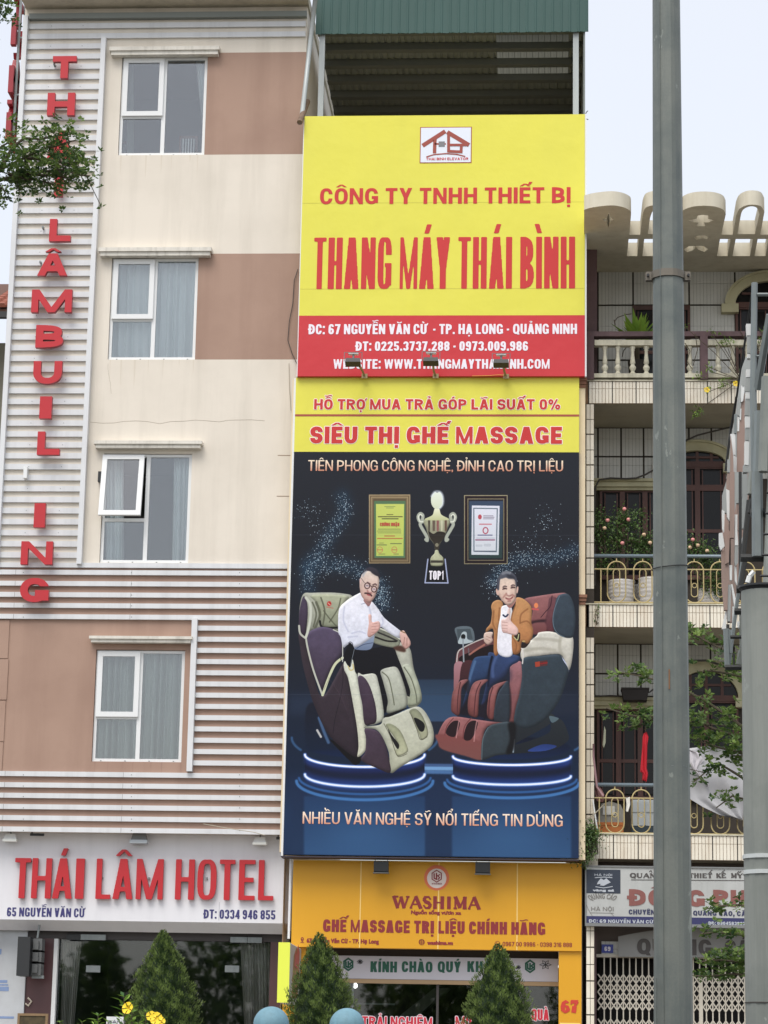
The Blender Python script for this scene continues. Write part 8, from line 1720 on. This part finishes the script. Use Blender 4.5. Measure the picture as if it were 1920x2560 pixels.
# the sign itself hangs in a plane running along the view
sn = thing('edge_on_sign', (X2 - .1, Y2 + .5, W(1820, 1640, Y2)[1]), 'weathered edge-on sign with steel frame, white boxes and faded pink panels by the right-hand post', 'sign')
m_wbox = mat('white_acrylic_box', (226, 228, 226), .4, blotch=.2, dirt=(150, 150, 148), streak=.2); m_gbox = mat('grey_return', (158, 162, 160), .5, blotch=.3); m_pk = mat('faded_pink_panel', (160, 136, 126), .85, blotch=.5, dirt=(120, 112, 104), streak=.4, scale=3); m_fr = mat('frame_steel', (130, 138, 138), .5, metal=.3, blotch=.4, streak=.4, scale=3); m_frd = mat('dark_frame', (50, 51, 50), .7)
s1, s2 = crop(1780, 680, 4.421), crop(1780, 1180, 4.257)
SLN = [0]
def slab(c, pts, Y, depth, material, name='panel'):
    SLN[0] += 1; Y += (SLN[0] % 23) * .0031
    return part(name, MB().front([P2(c, pts, Y)], Y, depth), material, sn)
def barp(c, a, b, Y0, Y1, r, material, name='frame_bar'): return part(name, MB().tube([W3(*c(*a), Y0), W3(*c(*b), Y1)], r, 6), material, sn)
YS = Y2 + .2
barp(s1, (470, 120), (455, 1300), YS, YS, .020, m_fr); barp(s1, (455, 1300), (470, 2210), YS, YS, .022, m_fr)
barp(s1, (455, 130), (395, 560), YS + .4, YS + .8, .006, m_frd); barp(s1, (395, 560), (270, 1400), YS + .8, YS + 1.2, .008, m_frd); barp(s1, (272, 1380), (212, 1720), YS + 1.2, YS + 1.5, .009, m_frd); barp(s1, (212, 1700), (150, 2200), YS + 1.5, YS + 1.6, .009, m_frd)
barp(s1, (470, 250), (640, 250), YS, YS, .012, m_fr); barp(s1, (640, 470), (500, 1300), YS - .2, YS, .026, m_fr); barp(s1, (610, 1160), (570, 2210), YS - .3, YS - .3, .035, m_post2); barp(s1, (520, 1540), (500, 2210), YS - .1, YS - .1, .028, m_fr); barp(s1, (470, 930), (600, 930), YS, YS, .008, m_fr)
W_box = [([(378, 572), (438, 572), (445, 700), (385, 700)], m_wbox), ([(390, 700), (445, 700), (445, 905), (395, 895)], m_gbox), ([(392, 905), (445, 905), (442, 950), (390, 950)], m_wbox), ([(380, 1075), (428, 1075), (425, 1160), (378, 1160)], m_wbox), ([(372, 1165), (430, 1165), (425, 1320), (365, 1320)], m_gbox),
         ([(370, 1325), (420, 1325), (418, 1400), (370, 1400)], m_wbox), ([(370, 1400), (418, 1400), (415, 1590), (365, 1580)], m_gbox), ([(366, 1595), (422, 1595), (420, 1720), (370, 1720)], m_wbox), ([(370, 1722), (418, 1722), (412, 1865), (372, 1850)], m_gbox), ([(362, 1870), (410, 1870), (405, 2135), (360, 2130)], m_wbox), ([(345, 2135), (400, 2140), (395, 2212), (345, 2212)], m_gbox)]
slab(s1, [(372, 940), (452, 940), (448, 2215), (175, 2215), (215, 1800), (262, 1560), (330, 1060)], YS + .9, .03, m_gbox, 'backing')
slab(s2, [(165, 0), (395, 0), (390, 300), (335, 900), (290, 1200), (215, 1600), (165, 1600), (112, 1180), (110, 500)], YS + .9, .03, m_pk, 'backing')
for p, m_ in W_box: slab(s1, p, YS + .1, .05, m_)
for p, m_ in (([(338, 1065), (368, 1065), (362, 1260), (335, 1260)], m_gbox), ([(325, 1255), (362, 1255), (345, 1420), (320, 1440)], m_wbox), ([(282, 1385), (318, 1385), (308, 1600), (285, 1580)], m_gbox), ([(308, 1510), (325, 1510), (320, 1640), (305, 1620)], m_wbox), ([(248, 1570), (275, 1570), (272, 1780), (245, 1780)], m_fr), ([(282, 1600), (305, 1600), (300, 1760), (280, 1760)], m_wbox),
              ([(330, 1420), (365, 1330), (362, 1800), (350, 2212), (275, 2212), (280, 1760)], m_pk), ([(203, 1790), (256, 1790), (262, 2020), (215, 2020)], m_wbox), ([(235, 2020), (275, 2050), (278, 2212), (245, 2212)], m_wbox), ([(208, 1800), (235, 2030), (240, 2212), (200, 2212)], m_pk), ([(172, 2070), (200, 2070), (202, 2212), (170, 2212)], m_gbox)): slab(s1, p, YS + .5, .035, m_)
for p, m_ in (([(190, 0), (240, 0), (240, 480), (235, 700), (190, 700)], m_pk), ([(240, 0), (325, 0), (322, 260), (290, 330), (260, 330), (240, 440)], m_gbox), ([(325, 10), (380, 10), (378, 360), (350, 600), (305, 600), (315, 260)], m_gbox), ([(275, 320), (300, 320), (300, 620), (272, 620)], m_pk), ([(240, 452), (272, 452), (270, 640), (280, 780), (245, 780)], m_wbox), ([(245, 785), (282, 785), (278, 960), (250, 1000), (240, 960)], m_gbox),
              ([(135, 460), (150, 460), (175, 600), (190, 640), (180, 960), (140, 980), (130, 640)], m_pk), ([(75, 650), (112, 645), (135, 790), (95, 830), (75, 780)], m_wbox), ([(106, 400), (135, 420), (130, 640), (110, 600)], m_wbox), ([(150, 180), (190, 200), (185, 520), (160, 480)], m_wbox), ([(110, 240), (150, 100), (160, 440), (110, 420)], m_gbox), ([(100, 840), (180, 830), (165, 1470), (130, 1470), (105, 1200)], m_pk),
              ([(185, 990), (215, 990), (212, 1150), (190, 1150)], m_wbox), ([(165, 1200), (205, 1200), (195, 1590), (165, 1590)], m_gbox), ([(165, 1290), (200, 1290), (195, 1500), (165, 1500)], m_wbox), ([(200, 1195), (218, 1195), (272, 1440), (262, 1520), (240, 1440)], m_wbox), ([(240, 1000), (262, 1010), (268, 1200), (245, 1160)], m_wbox), ([(105, 1670), (145, 1480), (158, 1490), (150, 1672)], m_wbox), ([(152, 1620), (188, 1620), (186, 1675), (152, 1672)], m_frd),
              ([(218, 1430), (240, 1430), (238, 1650), (215, 1640)], m_wbox), ([(195, 0), (200, 1000), (185, 1000), (180, 700)], m_frd), ([(315, 720), (338, 650), (348, 700), (330, 890), (318, 860)], m_wbox), ([(292, 1500), (320, 1500), (318, 1900), (300, 1900)], m_post2), ([(272, 1590), (296, 1590), (290, 1660), (275, 1650)], m_wbox)): slab(s2, p, YS + .35, .035, m_)
barp(s2, (395, 300), (330, 900), YS + .2, YS + .2, .016, m_frd); barp(s2, (330, 900), (180, 2050), YS + .2, YS + .3, .012, m_fr); barp(s2, (430, 290), (405, 440), YS + .1, YS + .1, .02, m_frd); barp(s2, (410, 436), (640, 436), YS - .1, YS - .1, .030, m_frd); barp(s2, (305, 915), (640, 915), YS - .1, YS - .1, .026, m_frd); barp(s2, (260, 1248), (640, 1248), YS - .1, YS - .1, .026, m_frd)
barp(s2, (240, 1485), (320, 1485), YS, YS, .022, m_frd); barp(s2, (195, 1757), (325, 1757), YS, YS, .012, m_frd); barp(s2, (140, 2080), (325, 2080), YS, YS, .018, m_frd); barp(s2, (152, 1670), (168, 2070), YS + .1, YS + .1, .020, m_fr); barp(s2, (185, 1680), (200, 1930), YS + .1, YS + .1, .012, m_fr); barp(s2, (232, 1930), (232, 2070), YS + .1, YS + .1, .007, m_frd); barp(s2, (312, 1900), (280, 2050), YS + .1, YS + .1, .018, m_post2); barp(s2, (300, 0), (300, 1230), YS + .25, YS + .25, .010, m_frd); barp(s2, (360, 880), (300, 1230), YS + .2, YS + .2, .016, m_frd)
barp(s2, (440, 0), (420, 240), YS - .05, YS - .05, .03, m_post2); barp(s2, (480, 0), (485, 900), YS - .15, YS - .15, .035, m_fr)
# white loop under the cap and the stub that carries the frame
barp(s2, (445, 1060), (400, 1110), YS - .2, YS - .2, .016, m_wbox, 'hook'); barp(s2, (400, 1110), (380, 1180), YS - .2, YS - .2, .016, m_wbox, 'hook')

# blue domed caps on posts along the median
m_blue = mat('blue_paint', (112, 152, 168), .7, blotch=.45, dirt=(86, 112, 120), streak=.4, fine=.3, bump=.2, scale=5)
for i, (a, b, y) in enumerate(((633, 723, 2516), (823, 912, 2520))):
    Yb = -21.7; X0, X1 = W(a, 2560, Yb)[0], W(b, 2560, Yb)[0]; r = (X1 - X0) / 2; X = avg(X0, X1); z = W(avg(a, b), y, Yb)[1]
    t = thing('domed_post', (X, Yb, 0), ('left', 'right')[i] + '-hand weathered blue dome-topped post at the bottom of the picture', 'post', 'blue domed posts on the median')
    zc = z - r; part('dome', MB().lathe([(r * math.cos(g), r * math.sin(g)) for g in [math.radians(v) for v in range(-60, 91, 6)]][:-1] + [(.002, r)], 32, (X, Yb, zc)), m_blue, t, smooth=True)
    part('shaft', MB().lathe([(r * .62, 0), (r * .55, zc - r * .87)], 18, (X, Yb, .001)), m_blue, t, smooth=True)
# notice board and little sign at the foot of the picture
Yn = -9.0
x0, z1 = W(44, 2533, Yn); x1 = W(120, 2533, Yn)[0]; nbd = thing('framed_noticeboard', (avg(x0, x1), Yn, .12), 'brown framed board with marbled face at the lower left in front of the hotel pier', 'notice board')
part('frame', MB().box(x0, x1, Yn, Yn + .05, z1 - .03, z1).box(x0, x0 + .03, Yn, Yn + .05, z1 - .8, z1 - .0305).box(x1 - .03, x1, Yn, Yn + .05, z1 - .8, z1 - .0305), mat('tan_frame', (142, 116, 84), .7, blotch=.5, scale=8), nbd)
part('face', MB().box(x0 + .031, x1 - .031, Yn + .01, Yn + .04, z1 - .8, z1 - .031), mat('marbled_brown', (86, 74, 48), .7, blotch=.8, dirt=(40, 34, 28), scale=9), nbd); part('leg', MB().box(x0 + .05, x0 + .08, Yn + .051, Yn + .08, .12, z1 - .3), m_black, nbd); part('leg', MB().box(x1 - .08, x1 - .05, Yn + .051, Yn + .08, .12, z1 - .3), m_black, nbd)
Yn = -20; cz = crop(0, 2360, 4.879); x0, z1 = W(*cz(1300, 884), Yn); x1 = W(*cz(1522, 884), Yn)[0]
ws = thing('small_white_sign', (avg(x0, x1), Yn, 0), 'small white board with dark serif letters BA among the shrub leaves', 'sign'); part('board', MB().box(x0, x1, Yn, Yn + .02, z1 - .25, z1), m_pvc, ws); part('stake', MB().box(avg(x0, x1) - .015, avg(x0, x1) + .015, Yn + .021, Yn + .05, 0, z1 - .05), m_steel, ws)
serif('BAN', cz, 1316, 1500, 928, 960, Yn - .001, m_nv, ws, .007, .003) if 0 else write('lettering', 'BÁN', cz, 1316, 1480, 932, 964, Yn - .001, m_nv, ws, .001, 1.1)
solo('brick_paper', MB().tube([W3(*cz(340, 655), GY - .03), W3(*cz(385, 700), GY - .03), W3(*cz(345, 755), GY - .03), W3(*cz(310, 725), GY - .03)], .016, 5), mat('paper_strip', (196, 186, 170), .9), 'folded pale paper strip stuck to the maroon pier left of the hotel door', 'paper')

# row of dark trees on the far side of the road behind the camera; the shop glass mirrors them
random.seed(99)
def far_tree(x, y, h, k):
    its = []
    for q in range(2600):
        c = rv() * random.random() ** .33; its.append((Vector((x + c.x * h * .42, y + c.y * h * .3, h * .62 + c.z * h * .38 + .12 * h * math.sin(c.x * 7 + k))), rv(), rv(), random.uniform(.3, .6), random.uniform(.2, .34), random.random() * .8))
    return leaf_mesh('crown', its, lm_tree)
for k, (x, h) in enumerate(((-27, 8.5), (-19, 7.2), (-12, 9.0), (-4.5, 7.6), (3.5, 8.8), (11, 7.4), (19, 8.6))):
    t = thing('roadside_tree', (x, -62, 0), 'broad-leaved tree across the road behind the viewpoint, mirrored in the shop glass', 'tree', 'trees across the road')
    part('trunk', MB().tube([(x, -62, 0), (x + .1, -62, h * .5)], [.2, .12], 8), m_bark, t); crown('crown', far_tree(x, -62, h, k), t)

solo('pole_band', MB().tube([(xcc + .095 * math.cos(a), Yp + .095 * math.sin(a), 3.3) for a in [2 * math.pi * i / 20 for i in range(21)]], .004, 4, caps=False), m_steel, 'thin steel strap round the foot of the lamp post below the picture', 'strap')
part('weld_seam', MB().tube([(avg(xL1, xR1) - rM * .55, Yp - rM * .98, .1), (avg(xL1, xR1) - rM * .55 + .0, Yp - rM * .98, 3.0), (avg(xL0, xR0) - rT * .52, Yp - rT * .93, ztop - .2)], .0022, 5), m_post, lp)
for o in list(scene.objects):
    if o.type == 'EMPTY' and not o.children: print('EMPTY WITHOUT PARTS', o.name)
